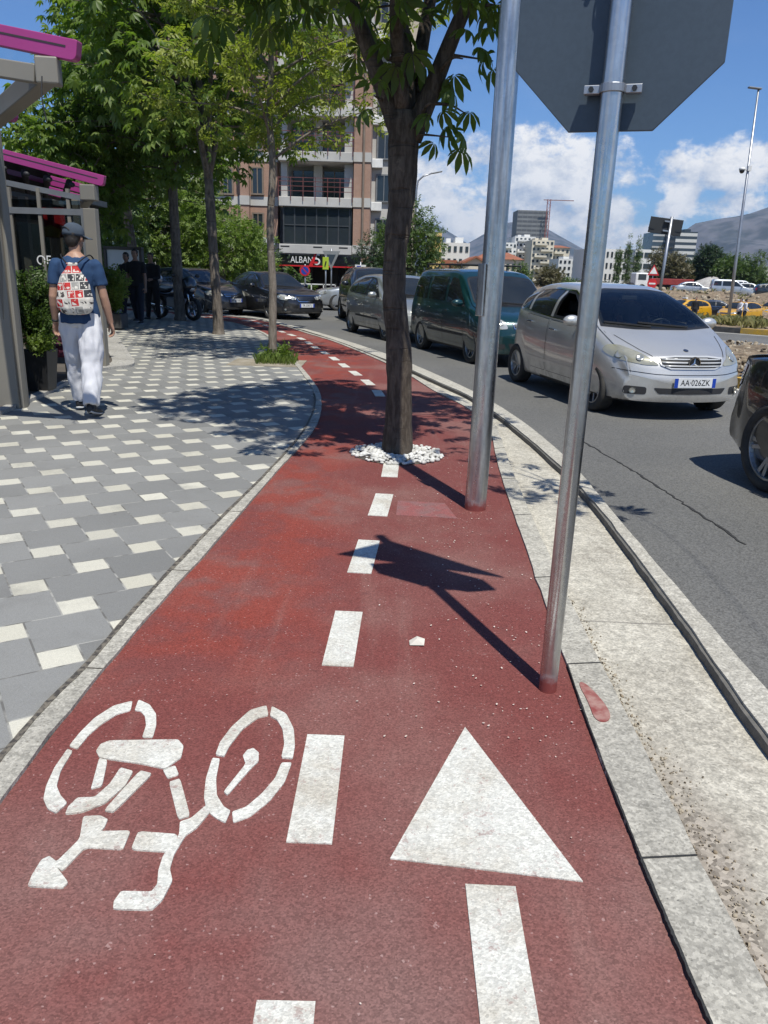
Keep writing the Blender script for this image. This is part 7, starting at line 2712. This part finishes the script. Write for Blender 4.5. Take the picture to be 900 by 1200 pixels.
# ------------------------------------------------------------------ distant buildings
def far_building(name, label, px0, px1, pyt, Y, depth, wall, rows, cols, rz=0, winm=WINDK, ww=.5, wh=.45, balc=False, roof=None, base=-1.6, fr=False):
    a, b = at(px0, pyt, Y), at(px1, pyt, Y)
    w = b.x - a.x
    h = a.z - base
    r = empty(name, label, 'building', ((a.x + b.x) / 2, Y, base), rz)
    wl = bx(r, 'wall', (0, depth / 2, h / 2), (w, depth, h), wall)
    proto = None
    ch, cw = h / rows, w / cols
    for i in range(rows):
        for j in range(cols):
            if rows * cols > 100 and (i * cols + j) >= 100: continue
            x, z = -w / 2 + (j + .5) * cw, h - (i + .5) * ch
            if proto is None:
                proto = MB().box((0, 0, 0), (cw * ww, .16, ch * wh)).build('window', winm, r)
                o = proto
            else:
                o = proto.copy()
                COL.objects.link(o)
            o.location = (x, -.02, z)
        if balc:
            bx(r, 'balcony', (w * (.18 if i % 2 else -.1), -.5, h - (i + .95) * ch + .35), (w * .55, 1.0, ch * .32), wall)
    if roof == 'hip':
        mb = MB()
        e = .4
        mb.add([(-w / 2 - e, -e, h), (w / 2 + e, -e, h), (w / 2 + e, depth + e, h), (-w / 2 - e, depth + e, h), (-w / 4, depth / 2, h + w * .16), (w / 4, depth / 2, h + w * .16)],
               [(0, 1, 5, 4), (1, 2, 5), (2, 3, 4, 5), (3, 0, 4), (3, 2, 1, 0)])
        mb.build('roof', TERRA, r)
    elif roof == 'gable':
        mb = MB()
        e = .3
        mb.add([(-w / 2 - e, -e, h - .15), (w / 2 + e, -e, h - .15), (w / 2 + e, depth, h - .15), (-w / 2 - e, depth, h - .15), (0, -e, h + w * .24), (0, depth, h + w * .24)],
               [(0, 3, 5, 4), (1, 4, 5, 2)])
        mb.build('roof', TERRA, r).modifiers.new('s', 'SOLIDIFY').thickness = .2
        MB().add([(-w / 2, 0, h), (w / 2, 0, h), (0, 0, h + w * .235)], [(0, 1, 2)]).build('gable', wall, r)
    elif roof == 'plant':
        for k in range(2): bx(r, 'roof_hut', (-w * .22 + k * w * .38, depth / 2, h + ch * .2), (w * (.16 + .12 * k), depth * .5, ch * (.36 + .2 * k)), wall)
    return r, w, h


far_building('town_house', 'narrow yellow town house behind the round dark green tree', 503, 518, 272, 130, 9, YELB, 4, 2)
r_, w, h = far_building('town_house', 'white topped brown house with roof terrace left of the thick column', 517, 551, 284, 140, 9, WHITEB, 4, 5, roof='plant')
bx(r_, 'brown_front', (-w * .2, -.08, h * .40), (w * .58, .1, h * .5), TERRA)
far_building('gabled_house', 'white gabled house with red roof above the roof of the teal van', 543, 572, 309, 90, 8, CREAMB, 2, 2, roof='gable', ww=.25)
far_building('low_house', 'long low red roofed house beside the thick column', 560, 612, 303, 150, 9, CREAMB, 2, 8, roof='hip')
far_building('apartment_block', 'white stepped apartment block, tallest of the white ones right of the thick column', 604, 628, 277, 240, 12, WHITEB, 9, 5, balc=True, roof='plant')
far_building('apartment_block', 'white apartment block with jutting balconies in front of the grey tower', 624, 650, 281, 225, 12, CREAMB, 8, 5, balc=True, roof='plant')
far_building('apartment_block', 'lower white apartment block left of the tower cranes foot, stepped behind balconies', 588, 606, 284, 235, 12, WHITEB, 7, 4, balc=True)
far_building('apartment_block', 'red roofed cream house right of the white apartment blocks', 647, 668, 290, 230, 12, CREAMB, 6, 4, roof='hip', balc=True)
far_building('apartment_block', 'low pale apartment block behind the steel signpost', 655, 696, 303, 200, 12, WHITEB, 5, 8, roof='plant')
r_, w, h = far_building('office_tower', 'grey high-rise under construction wrapped in scaffold nets', 607, 643, 246, 620, 24, pm('net_grey', (.20, .205, .21), .9, col2=(.16, .165, .17), vs=.2), 16, 6, winm=pm('net_dark', (.10, .105, .115), .9), ww=.92, wh=.45)
cx = empty('tower_crane', 'red tower crane beside the grey high-rise', 'crane', (r_.location.x + 10, 618, -1.6))
cz = at(638, 234, 618).z + 1.6
cb_ = MB()
for sx in (-1, 1):
    for sy in (-1, 1): cb_.box((sx * 1.1, sy * 1.1 - 4, cz / 2), (.28, .28, cz))
for k in range(24): cb_.bar((-1.1 if k % 2 else 1.1, -5.1, cz * k / 24), (1.1 if k % 2 else -1.1, -5.1, cz * (k + 1) / 24), .2, .2)
cb_.build('mast', pm('crane_red', (.26, .07, .06), .6), cx)
MB().box((7, -4, cz - .5), (22, .4, .6)).build('jib', pm('crane_red2', (.28, .16, .15), .6), cx)
far_building('school_building', 'long white modern building with square windows left of the poplars', 690, 736, 291, 175, 14, WHITEB, 4, 9, ww=.42, wh=.5)
far_building('school_building', 'white modern wing with dark window bands right of the poplars', 745, 776, 292, 180, 14, WHITEB, 4, 3, ww=.85, wh=.45)
r_, w, h = far_building('glass_tower', 'dark glass tower with pale floor bands, left one of the pair', 766, 792, 272, 520, 20, pm('blue_glass', (.05, .075, .10), .2, col2=(.07, .10, .13), vs=.3), 9, 1, winm=pm('floor_band', (.48, .48, .47), .7), ww=1.0, wh=.30)
r_, w, h = far_building('glass_tower', 'pale banded tower with roof terraces, right one of the pair', 793, 818, 271, 500, 20, pm('tower_glass', (.045, .055, .065), .25), 9, 1, winm=pm('floor_band_pale', (.58, .57, .55), .7), ww=1.0, wh=.52, roof='plant')
far_building('grey_building', 'low grey building at the right edge behind the parked cars', 886, 935, 316, 140, 12, RENDERW, 2, 3, ww=.6)
far_building('low_building', 'long low white wall building beyond the silver car roof', 675, 760, 330, 135, 6, WHITEB, 1, 9, ww=.3, wh=.3)
# red lorry at the works
rl = at(775, 341, 105)
tr_ = empty('red_lorry', 'red tipper lorry with white cab behind the warning triangle', 'lorry', (rl.x, 105, -.1))
bx(tr_, 'cab', (-3.0, 0, 1.35), (1.7, 2.2, 2.0), WHITEM, bevel=.15)
bx(tr_, 'cab_window', (-3.0, -1.11, 1.85), (1.0, .04, .7), WINDK)
bx(tr_, 'tipper_body', (.9, 0, 1.35), (5.4, 2.3, .75), pm('lorry_red', (.26, .03, .028), .6), bevel=.05)
bx(tr_, 'chassis', (0, 0, .8), (7, .9, .3), PLASTIC)
for x in (-2.9, 1.0, 2.4):
    for sg in (-1, 1): MB().lathe([(.2, -.15), (.48, -.15), (.48, .15), (.2, .15)], (x, sg * .95, .48), 20, axis='Y', close=True).build('wheel', TYRE, tr_)

# ------------------------------------------------------------------ mountains
def mountain(name, ridge, Y, depth, m, seed, rough=1.0, skirt=.55):
    """ridge line in picture survey points -> a solid massif behind Y"""
    top = [at(px, py, Y) for px, py in ridge]
    P_ = resample([(p.x, p.z) for p in top], 200)
    rows = 46
    mb = MB()
    for i in range(rows):
        f = i / (rows - 1)
        for x, z in P_:
            y = Y - depth * (1 - f)
            hh = (z + 3) * f ** skirt
            sc = y / Y
            n_ = mnoise.fractal(Vector((x * .0028, y * .0028, seed)), 1.0, 2.1, 6)
            rg = abs(mnoise.noise(Vector((x * .004, y * .0012, seed + 4))))
            hh += (n_ * .12 * rough * min(1, 3 * (1 - f) + .03) - rg * .22 * rough * 4 * f * (1 - f)) * z
            mb.v.append((x, y, max(-3, hh) - 3))
    nn_ = len(P_)
    for i in range(rows - 1):
        for j in range(nn_ - 1):
            a = i * nn_ + j
            mb.f.append((a, a + 1, a + nn_ + 1, a + nn_))
            mb.mi.append(0)
    b0 = len(mb.v)
    for x, z in P_: mb.v.append((x, Y + depth * .5, -3))
    for j in range(nn_ - 1):
        a = (rows - 1) * nn_ + j
        mb.f.append((a, a + 1, b0 + j + 1, b0 + j))
        mb.mi.append(0)
    return struct(mb.build(name, m, smooth=True))


MTN = pm('mountain_rock', (.12, .115, .12), .95, col2=(.035, .042, .04), vs=.012, va=.35)
mountain('mountain', [(700, 318), (735, 312), (765, 300), (790, 284), (803, 270), (815, 262), (840, 257), (862, 254), (880, 250), (900, 243), (930, 232), (990, 222), (1080, 240)], 3000, 900, MTN, 3, 1.3)
mountain('mountain', [(505, 318), (530, 296), (552, 283), (575, 270), (595, 261), (612, 259), (630, 262), (655, 276), (680, 290), (705, 303), (735, 318)], 4200, 900, MTN, 8, .7, .8)
mountain('mountain', [(420, 318), (455, 290), (478, 268), (500, 262), (512, 263), (530, 274), (552, 288), (580, 304), (610, 320)], 4600, 900, MTN, 12, .7, .8)

# ------------------------------------------------------------------ terrace with magenta awnings
MAG = pm('magenta_rail', (.33, .034, .185), .5, col2=(.30, .03, .165), vs=2, coat=.3)
TAUPE = pm('taupe_aluminium', (.235, .215, .18), .5, .15, col2=(.21, .195, .165), vs=1.5)
FABRIC = pm('awning_fabric', (.035, .03, .035), .85)
def tinted(name, c):
    m = clear_glass()
    m.name = name
    for n in m.node_tree.nodes:
        if n.type == 'BSDF_TRANSPARENT': n.inputs[0].default_value = (*c, 1)
    return m
GLASS_T = tinted('terrace_glass', (.42, .45, .45))
GLASS_L = tinted('clear_gable_glass', (.80, .84, .85))


def rail(a, b, hgt, wdt, parent, name='magenta_rail'):
    """side rail with a rounded street end at b"""
    a, b = Vector(a), Vector(b)
    d = (b - a)
    L_ = d.length
    u = d.normalized()
    rr_ = hgt * .32
    poly = [(0, -hgt / 2), (L_ - rr_, -hgt / 2)]
    for k in range(1, 7):
        q = -PI / 2 + PI / 2 * k / 6
        poly.append((L_ - rr_ + rr_ * math.cos(q), -hgt / 2 + rr_ + rr_ * math.sin(q)))
    poly += [(L_, hgt * .46), (L_ - hgt * .08, hgt / 2), (0, hgt / 2)]
    mb = MB().prism(poly, -wdt / 2, wdt / 2)
    y = Vector((0, 0, 1)).cross(u).normalized()
    z = u.cross(y)
    mx = Matrix((u, z, -y)).transposed().to_4x4()
    mb.xf(Matrix.Translation(a) @ mx)
    o = mb.build(name, MAG, parent, bevel=.005)
    ln = MB().bar(a + u * .05 - y * (wdt / 2 + .001) + z * hgt * .1, b - u * hgt * .6 - y * (wdt / 2 + .001) + z * hgt * .1, .004, .012, up=tuple(z))
    ln.build('groove', FABRIC, o)
    return o


# unit nearest the viewer
B1 = at(57, 84, 6.2)
P1 = Vector((-3.88, 8.02, 0))
PT = Vector((P1.x, P1.y, at(6, 150, 8.0).z))
pg = empty('terrace_pergola', 'taupe framed terrace pergola with magenta roof rail cut off by the left edge', 'pergola', (P1.x, P1.y, 0))
O_ = Vector(pg.location)
up_l = B1 + Vector((-2.6, .30, .62))
bm_ = MB().bar(B1 - O_, PT - O_ + Vector((0, 0, 0)), .12, .15).build('eave_beam', TAUPE, pg, bevel=.01)
bx(pg, 'end_cap', B1 - O_, (.155, .13, .175), TAUPE, rz=R(8), bevel=.012)
MB().bar(B1 - O_ + Vector((-.08, 0, -.02)), up_l - O_ + Vector((0, 0, -.30)), .09, .12).build('end_beam', TAUPE, pg, bevel=.008)
rail(up_l - O_ + Vector((0, 0, .01)), B1 - O_ + Vector((.235, -.02, .125)), .135, .08, pg)
far_e = PT + Vector((-.35, .75, .1))
rail(far_e - O_ + Vector((-2.6, .3, .72)), far_e - O_ + Vector((.35, 0, .15)), .18, .10, pg)
gl = MB().add([tuple(B1 - O_ + Vector((-.10, 0, .05))), tuple(up_l - O_ + Vector((0, 0, -.24))), tuple(up_l - O_ + Vector((0, 0, -.02))), tuple(B1 - O_ + Vector((-.10, 0, .13)))], [(0, 1, 2, 3)]).build('gable_glass', GLASS_L, pg)
for k in range(3):
    f = .25 + .3 * k
    a = (B1.lerp(up_l, f) - O_) + Vector((0, 0, .02))
    b = a + Vector((-1.15, 2.6, .1))
    MB().tube([a, b], .05, 10).build('roller_tube', GREYM if k else TAUPE, pg, smooth=True)
rf = MB().add([tuple(B1.lerp(up_l, .55) - O_ + Vector((0, .1, .12))), tuple(up_l - O_ + Vector((0, .1, .12))), tuple(up_l - O_ + Vector((-1.2, 3.0, .2))), tuple(B1.lerp(up_l, .30) - O_ + Vector((-1.3, 2.9, .2)))], [(0, 1, 2, 3)])
rfo = rf.build('roof_fabric', FABRIC, pg)
rfo.modifiers.new('s', 'SOLIDIFY').thickness = .03
pz = PT.z
po = MB()
po.box((0, 0, pz / 2), (.24, .24, pz))
po.box((-.22, -.02, pz / 2), (.10, .10, pz))
po.box((.135, -.03, pz / 2), (.035, .10, pz))
po.build('post', TAUPE, pg, bevel=.008)
for k in range(4):
    MB().box((-.45 - k * .55, .05, 1.15), (.05, .06, 2.3)).build('mullion', TAUPE, pg)
MB().box((-1.3, .06, 1.2), (2.0, .012, 2.2)).build('glass_panel', GLASS_T, pg)
MB().box((-1.3, .05, 2.36), (2.2, .08, .10)).build('transom', TAUPE, pg)
MB().bar((.13, -.16, 2.55), (.05, -.10, .9), .03, .05).build('diagonal_strap', TAUPE, pg)
cbl = MB().tube(spline([B1 - O_ + Vector((-.01, -.10, -.05)), B1 - O_ + Vector((-.015, -.12, -.2)), B1 - O_ + Vector((.0, -.11, -.34))], 5), .005, 6).build('loose_cable', PLASTIC, pg)

# second and third units beyond
P2 = Vector((-4.12, 11.32, 0))
pg2 = empty('terrace_pergola', 'taupe framed glazed terrace pergola with magenta rails behind the man in the cap', 'pergola', P2)
z2 = at(108, 226, 11.3).z
bx(pg2, 'post', (0, 0, z2 / 2 - .1), (.165, .15, z2 - .2), TAUPE, bevel=.008)
bx(pg2, 'post_lining', (-.10, .02, z2 / 2 - .1), (.04, .14, z2 - .2), GREYM)
bx(pg2, 'end_cap', (.0, 0, z2), (.20, .18, .20), TAUPE, bevel=.012)
for k, dy in enumerate((0, 1.75, 3.6, 6.2)):
    dx_ = -.43 * dy
    e = Vector((dx_ + .22, dy, z2 + .15))
    rail(e + Vector((-2.1, .1, .46)), e, .14, .08, pg2)
    MB().bar((dx_ - .05, dy, z2 - .08), (dx_ - 1.6, dy + .1, z2 + .18), .06, .07).build('rafter', GREYM, pg2)
    if k: bx(pg2, 'post', (dx_, dy, z2 / 2), (.16, .16, z2), TAUPE, bevel=.008)
MB().bar((0, 0, z2 - .02), (-2.65, 6.2, z2 - .02), .12, .16).build('eave_beam', TAUPE, pg2, bevel=.01)
for k in range(5):
    f = .3 + k * .3
    MB().tube([(-f, .1, z2 + .08 + f * .18), (-f - 1.5, 3.6, z2 + .08 + f * .18)], .045, 10).build('roller_tube', FABRIC, pg2, smooth=True)
    MB().sphere((-f + .05, .06, z2 + .04 + f * .2), (.045, .035, .035), 10).build('lamp', PLASTIC, pg2, smooth=True)
MB().box((-.85, .03, 1.25), (1.4, .012, 2.0)).build('glass_panel', GLASS_T, pg2)
for k in range(4): bx(pg2, 'mullion', (-.3 - k * .4, .02, 1.2), (.045, .05, 2.4), TAUPE)
MB().box((-.85, .02, z2 - .25), (1.5, .07, .08)).build('transom', GREYM, pg2)
for xx, yy in ((-.62, 1.1), (-1.05, 2.6), (-1.5, 4.0), (-1.95, 2.2), (-1.35, 1.0)): bx(pg2, 'post', (xx, yy, z2 / 2), (.11, .11, z2), TAUPE, bevel=.006)
rs = MB().add([(-.6, .3, z2 + .3), (-2.0, .4, z2 + .62), (-3.4, 3.8, z2 + .62), (-2.1, 3.7, z2 + .3)], [(0, 1, 2, 3)]).build('roof_fabric', FABRIC, pg2)
rs.modifiers.new('s', 'SOLIDIFY').thickness = .03
lt = lettering('OF', .18, WHITEM, pg2, (-.70, -.005, 1.46), (R(90), 0, 0), sx=.9)
pn_ = bx(pg2, 'poster', (-.72, .45, 1.98), (.36, .03, .40), REDM)
MB().prism([(-.14, -.10), (.10, -.12), (.15, -.02), (.0, .05), (-.13, 0)], -.01, .01).xf(Matrix.Translation((-.74, .42, 1.90)) @ Matrix.Rotation(R(90), 4, 'X')).build('poster_mark', pm('poster_yellow', (.7, .42, .02), .5), pn_)
# the dark cafe behind
cf = empty('cafe_building', 'dark low cafe building behind the terrace glazing', 'building', (-8.4, 12.5, 0))
bx(cf, 'wall', (0, 0, 1.35), (3.0, 14, 2.7), pm('cafe_brown', (.05, .04, .034), .8, col2=(.035, .03, .026), vs=1))
bx(cf, 'roof', (0, 0, 2.76), (3.3, 14.3, .12), GREYM)
for k in range(6):
    wn_ = bx(cf, 'window', (1.52, -5.6 + k * 2.2, 1.35), (.05, 1.6, 1.7), WINFR)
    bx(wn_, 'pane', (1.55, -5.6 + k * 2.2, 1.35), (.02, 1.45, 1.55), WINDK)
# terrace floor and its pale edge
TE = [(-3.72, 3.0), (-3.74, 6.5), (-3.78, 7.7), (-3.86, 8.8), (-4.03, 10.4), (-3.98, 11.1), (-3.80, 11.45), (-3.84, 11.9), (-4.35, 13.2), (-5.3, 15.6), (-6.2, 17.9), (-6.9, 19.6)]
TI = [(x - (.10 if y < 11 else .34), y + .0) for x, y in TE]
ribbon_block('terrace_edge', TI, TE, -.2, .045, [CONC_T, DIRT], joints=1.4)
fill('terrace_floor', [tuple(p) for p in line(TI, 60)] + [(-12, 19.6), (-12, 3)], -.2, .035, pm('terrace_decking', (.10, .085, .07), .8, col2=(.075, .065, .055), vs=3))
# planters
pt = empty('black_planter', 'tall black tapered planter with leafy shrub beside the glazed terrace', 'planter', (-3.98, 8.98, .04))
mbp = MB()
for (a, z0_, b, z1_) in ((.115, 0, .155, .46),):
    vs = [(sx * q, sy * q, z) for q, z in ((a, z0_), (b, z1_), (b - .02, z1_), (b - .03, z1_ - .06)) for sx, sy in ((-1, -1), (1, -1), (1, 1), (-1, 1))]
    fs = [(3, 2, 1, 0)] + [(i * 4 + j, i * 4 + (j + 1) % 4, i * 4 + 4 + (j + 1) % 4, i * 4 + 4 + j) for i in range(3) for j in range(4)] + [(12, 13, 14, 15)]
    mbp.add(vs, fs)
mbp.build('pot', pm('planter_black', (.018, .018, .019), .5), pt, bevel=.006)


def potplant(name, label, loc, h, r, n, mat, seed, leaf=.09, spiky=False):
    t = empty(name, label, 'plant', loc)
    rr_ = random.Random(seed)
    st, P, D = MB(), [], []
    for k in range(n):
        a, q = rr_.uniform(0, 2 * PI), rr_.uniform(.2, 1)
        e = Vector((math.cos(a) * r * q, math.sin(a) * r * q, h * rr_.uniform(.45, 1)))
        pts = spline([(0, 0, 0), (e.x * .3, e.y * .3, e.z * .5), tuple(e)], 5)
        st.tube(pts, .005, 5)
        for p in pts[3:]:
            for _ in range(5):
                P.append(np.array(p) + RNG.normal(size=3) * .035)
                D.append(e.normalized())
    st.build('stem', BARK, t)
    P, D = np.array(P), np.array([tuple(d) for d in D]) + RNG.normal(size=(len(P), 3)) * .6
    leafmesh('foliage', SPRIG, P, frames(D, RNG.normal(size=len(P))), RNG.uniform(leaf * .8, leaf * 1.4, len(P)), mat, t)
    return t


potplant('potted_shrub', 'leafy shrub growing out of the black planter left of the man', (-3.99, 9.02, .44), .86, .34, 34, MIDG, 3, .11)
sp2 = potplant('spiky_plant', 'small pale spiky plant at the front rim of the black planter', (-3.93, 8.88, .47), .17, .17, 14, BRIGHT, 4, .07)
pt2 = empty('low_planter', 'low dark planter box with a bushy shrub at the end of the terrace', 'planter', (gr(134, 386).x, gr(134, 386).y, .04))
bx(pt2, 'pot', (0, 0, .16), (.5, .5, .32), pm('planter_grey', (.06, .06, .06), .7), bevel=.01)
potplant('terrace_shrub', 'yellowish bushy shrub in the low planter beside the seated woman', (pt2.location.x, pt2.location.y, .3), .95, .36, 34, BRIGHT, 8, .16)
ac_ = empty('burgundy_armchair', 'burgundy terrace armchair half hidden behind the man', 'chair', (-4.22, 10.0, .04))
BURG = pm('burgundy_cushion', (.085, .012, .035), .8)
bx(ac_, 'seat', (0, 0, .36), (.5, .5, .16), BURG, bevel=.03)
bx(ac_, 'backrest', (-.22, 0, .62), (.12, .5, .46), BURG, bevel=.03)
for sg in (-1, 1): bx(ac_, 'armrest', (0, sg * .27, .52), (.46, .07, .1), BURG, bevel=.02)
for sx in (-1, 1):
    for sy in (-1, 1): MB().tube([(sx * .2, sy * .2, .3), (sx * .21, sy * .21, 0)], .015, 8).build('leg', BLACKM, ac_)

# ------------------------------------------------------------------ light box
q = at(148, 345, 24.2)
lbx = empty('advertising_light_box', 'black framed light box with a pale blue poster behind the couple', 'advertising panel', (q.x, 24.2, .0), R(-6))
zb, zt = at(148, 346, 24.2).z, at(148, 291, 24.2).z
w = 1.17
fr = MB()
fr.box((0, 0, zt + .0), (w, .18, .09)).box((0, 0, zb), (w, .18, .09))
for sg in (-1, 1): fr.box((sg * (w / 2 - .04), 0, (zb + zt) / 2), (.08, .18, zt - zb))
fr.build('frame', BLACKM, lbx)


def mat_poster():
    m, t, b, P = new_mat('poster_print')
    sp = t.nodes.new('ShaderNodeSeparateXYZ')
    t.links.new(P.k, sp.inputs[0])
    x, z = X(t, sp.outputs[0]), X(t, sp.outputs[2])
    c = mixc(t, (z * 1.0).ramp(.5, 1.9), (.60, .66, .72), (.48, .53, .60))
    sw = (z - x * .9 - .55).abs().lt(.10) * x.gt(-.1)
    c = mixc(t, sw, c, (.03, .22, .50))
    sq = (x + .33).abs().lt(.13) * (z - .9).abs().lt(.12)
    c = mixc(t, sq, c, (.03, .25, .55))
    tx = noise(t, combine(t, x * 22, z * 5, 0.0), 1.0, 2).gt(.55) * (z - 1.42).abs().lt(.06) * x.abs().lt(.3)
    c = mixc(t, tx, c, (.65, .66, .68))
    put(t, b, 'Base Color', c)
    b.inputs['Roughness'].default_value = .15
    return m


bx(lbx, 'poster', (0, -.03, (zb + zt) / 2), (w - .14, .04, zt - zb - .08), mat_poster())
for sg in (-1, 1): bx(lbx, 'leg', (sg * .42, 0, zb / 2), (.1, .12, zb), BLACKM)

# ------------------------------------------------------------------ motorcycle
q = gr(214, 375.5)
mc = empty('motorcycle', 'dark touring motorcycle with silver top case parked behind the pale trunk', 'motorcycle', (q.x - .25, q.y + .35, .004), head(.80, -.60))
for x, rr_ in ((.72, .31), (-.70, .31)):
    wo = MB().lathe([(rr_ * .72, -.05), (rr_ * .95, -.06), (rr_, 0), (rr_ * .95, .06), (rr_ * .72, .05)], (x, 0, rr_), 30, axis='Y', close=True).build('wheel', TYRE, mc, smooth=True)
    rm = MB().lathe([(rr_ * .74, -.03), (rr_ * .74, .03), (rr_ * .64, .03), (rr_ * .64, -.03)], (x, 0, rr_), 30, axis='Y', close=True)
    for k in range(5):
        a = k * 2 * PI / 5
        rm.bar((x, 0, rr_), (x + rr_ * .7 * math.cos(a), 0, rr_ + rr_ * .7 * math.sin(a)), .03, .04, up=(0, 1, 0))
    rm.build('rim', RIM, wo)
MB().tube(spline([(-.75, 0, .70), (-.35, 0, .66), (0, 0, .72), (.25, 0, .78), (.45, 0, .82)], 4), [(.12, .07)] * 8 + [(.16, .12)] * 6 + [(.13, .1)] * 3, 12, side=(0, 1, 0)).build('fuel_tank', NAVY, mc, smooth=True)
MB().tube(spline([(-.85, 0, .80), (-.5, 0, .76), (-.1, 0, .80)], 4), [(.13, .05)] * 9, 12, side=(0, 1, 0)).build('saddle', PLASTIC, mc, smooth=True)
bx(mc, 'engine', (.02, 0, .42), (.5, .34, .36), GREYM, bevel=.05)
MB().tube(spline([(.48, 0, .62), (.62, 0, .86), (.56, 0, 1.05), (.42, 0, 1.0)], 4), [(.2, .10)] * 4 + [(.22, .14)] * 5 + [(.15, .1)] * 4, 12, side=(0, 1, 0)).build('fairing', NAVY, mc, smooth=True)
MB().add([(.60, -.17, 1.0), (.60, .17, 1.0), (.44, .13, 1.36), (.44, -.13, 1.36)], [(0, 1, 2, 3)]).build('windshield', GLASS_L, mc)
for sg in (-1, 1):
    MB().tube([(.74, sg * .09, .31), (.52, sg * .09, .98)], .028, 10).build('fork', CHROME, mc, smooth=True)
    MB().tube([(.46, sg * .1, 1.02), (.40, sg * .28, 1.08), (.34, sg * .38, 1.05)], .016, 8).build('handlebar', BLACKM, mc, smooth=True)
    MB().sphere((.46, sg * .40, 1.18), (.03, .08, .05), 10).build('mirror', PLASTIC, mc, smooth=True)
    bx(mc, 'pannier', (-.72, sg * .28, .62), (.5, .2, .34), PLASTIC, bevel=.05)
MB().sphere((.70, 0, .84), (.06, .11, .08), 12).build('headlight', LAMPG, mc, smooth=True)
MB().tube([(.1, -.2, .3), (-.9, -.24, .42)], [.03, .055], 12).build('exhaust', CHROME, mc, smooth=True)
bx(mc, 'front_mudguard', (.74, 0, .64), (.34, .12, .03), NAVY, bevel=.01)
tc_ = MB().sphere((0, 0, 0), (.23, .24, .18), 18)
tco = tc_.build('top_case', pm('case_silver', (.42, .43, .45), .3, .5, coat=.6), mc, smooth=True)
tco.location = (-.92, 0, 1.06)
MB().tube([(.05, .16, .3), (-.1, .32, .02)], .014, 8).build('side_stand', BLACKM, mc)

# ------------------------------------------------------------------ small litter
rl_ = random.Random(9)
pos, sz = [], []
for k in range(300):
    y = rl_.uniform(2.2, 6.4)
    x = min(.84, max(-.5, rl_.gauss(.45, .22)))
    pos.append((x, y, .006))
    sz.append(rl_.uniform(.003, .010))
for k in range(30):
    pos.append((rl_.uniform(-.9, .6), rl_.uniform(1.2, 7), .006))
    sz.append(rl_.uniform(.003, .006))
n = len(pos)
petal = ([(-.5, -.3, 0), (.1, -.45, .12), (.6, 0, .25), (.1, .4, .1), (-.5, .2, 0)], [(0, 1, 2, 3, 4)])
az_ = RNG.uniform(0, 2 * PI, n)
rot = np.stack([np.stack([np.cos(az_), np.sin(az_), np.zeros(n)], 1), np.stack([-np.sin(az_), np.cos(az_), np.zeros(n)], 1), np.tile([0, 0, 1.0], (n, 1))], 2)
tag(leafmesh('petals', petal, np.array(pos), rot, np.array(sz), pm('petal', (.62, .52, .46), .8, col2=(.5, .4, .33), vs=20)), 'fallen blossom petals and crumbs scattered over the red path', 'petals', kind='stuff')
sc_ = MB().add([(-.028, -.014, .002), (.03, -.02, .006), (.034, .012, .02), (.002, .026, .024), (-.03, .016, .008), (0, 0, .026)], [(0, 1, 5), (1, 2, 5), (2, 3, 5), (3, 4, 5), (4, 0, 5)]).build('paper_scrap', pm('paper', (.62, .58, .5), .8))
sc_.location = (.15, 2.90, .002)
tag(sc_, 'crumpled scrap of pale paper lying on the red path', 'litter')
pos, sz = [], []
for k in range(800):
    y = rl_.uniform(1.2, 3.6)
    pos.append((.885 + abs(rl_.gauss(0, .07)) * (1 if y < 2.3 else .4), y, -.047))
    sz.append(rl_.uniform(.0018, .0048) if rl_.random() < .93 else .008)
n = len(pos)
tag(leafmesh('gravel', (rk_v, rk_f), np.array(pos), frames(RNG.normal(size=(n, 3)), RNG.uniform(0, 6, n)), np.array(sz), STONE), 'fine grit gathered along the concrete strip beside the path kerb', 'gravel', kind='stuff')
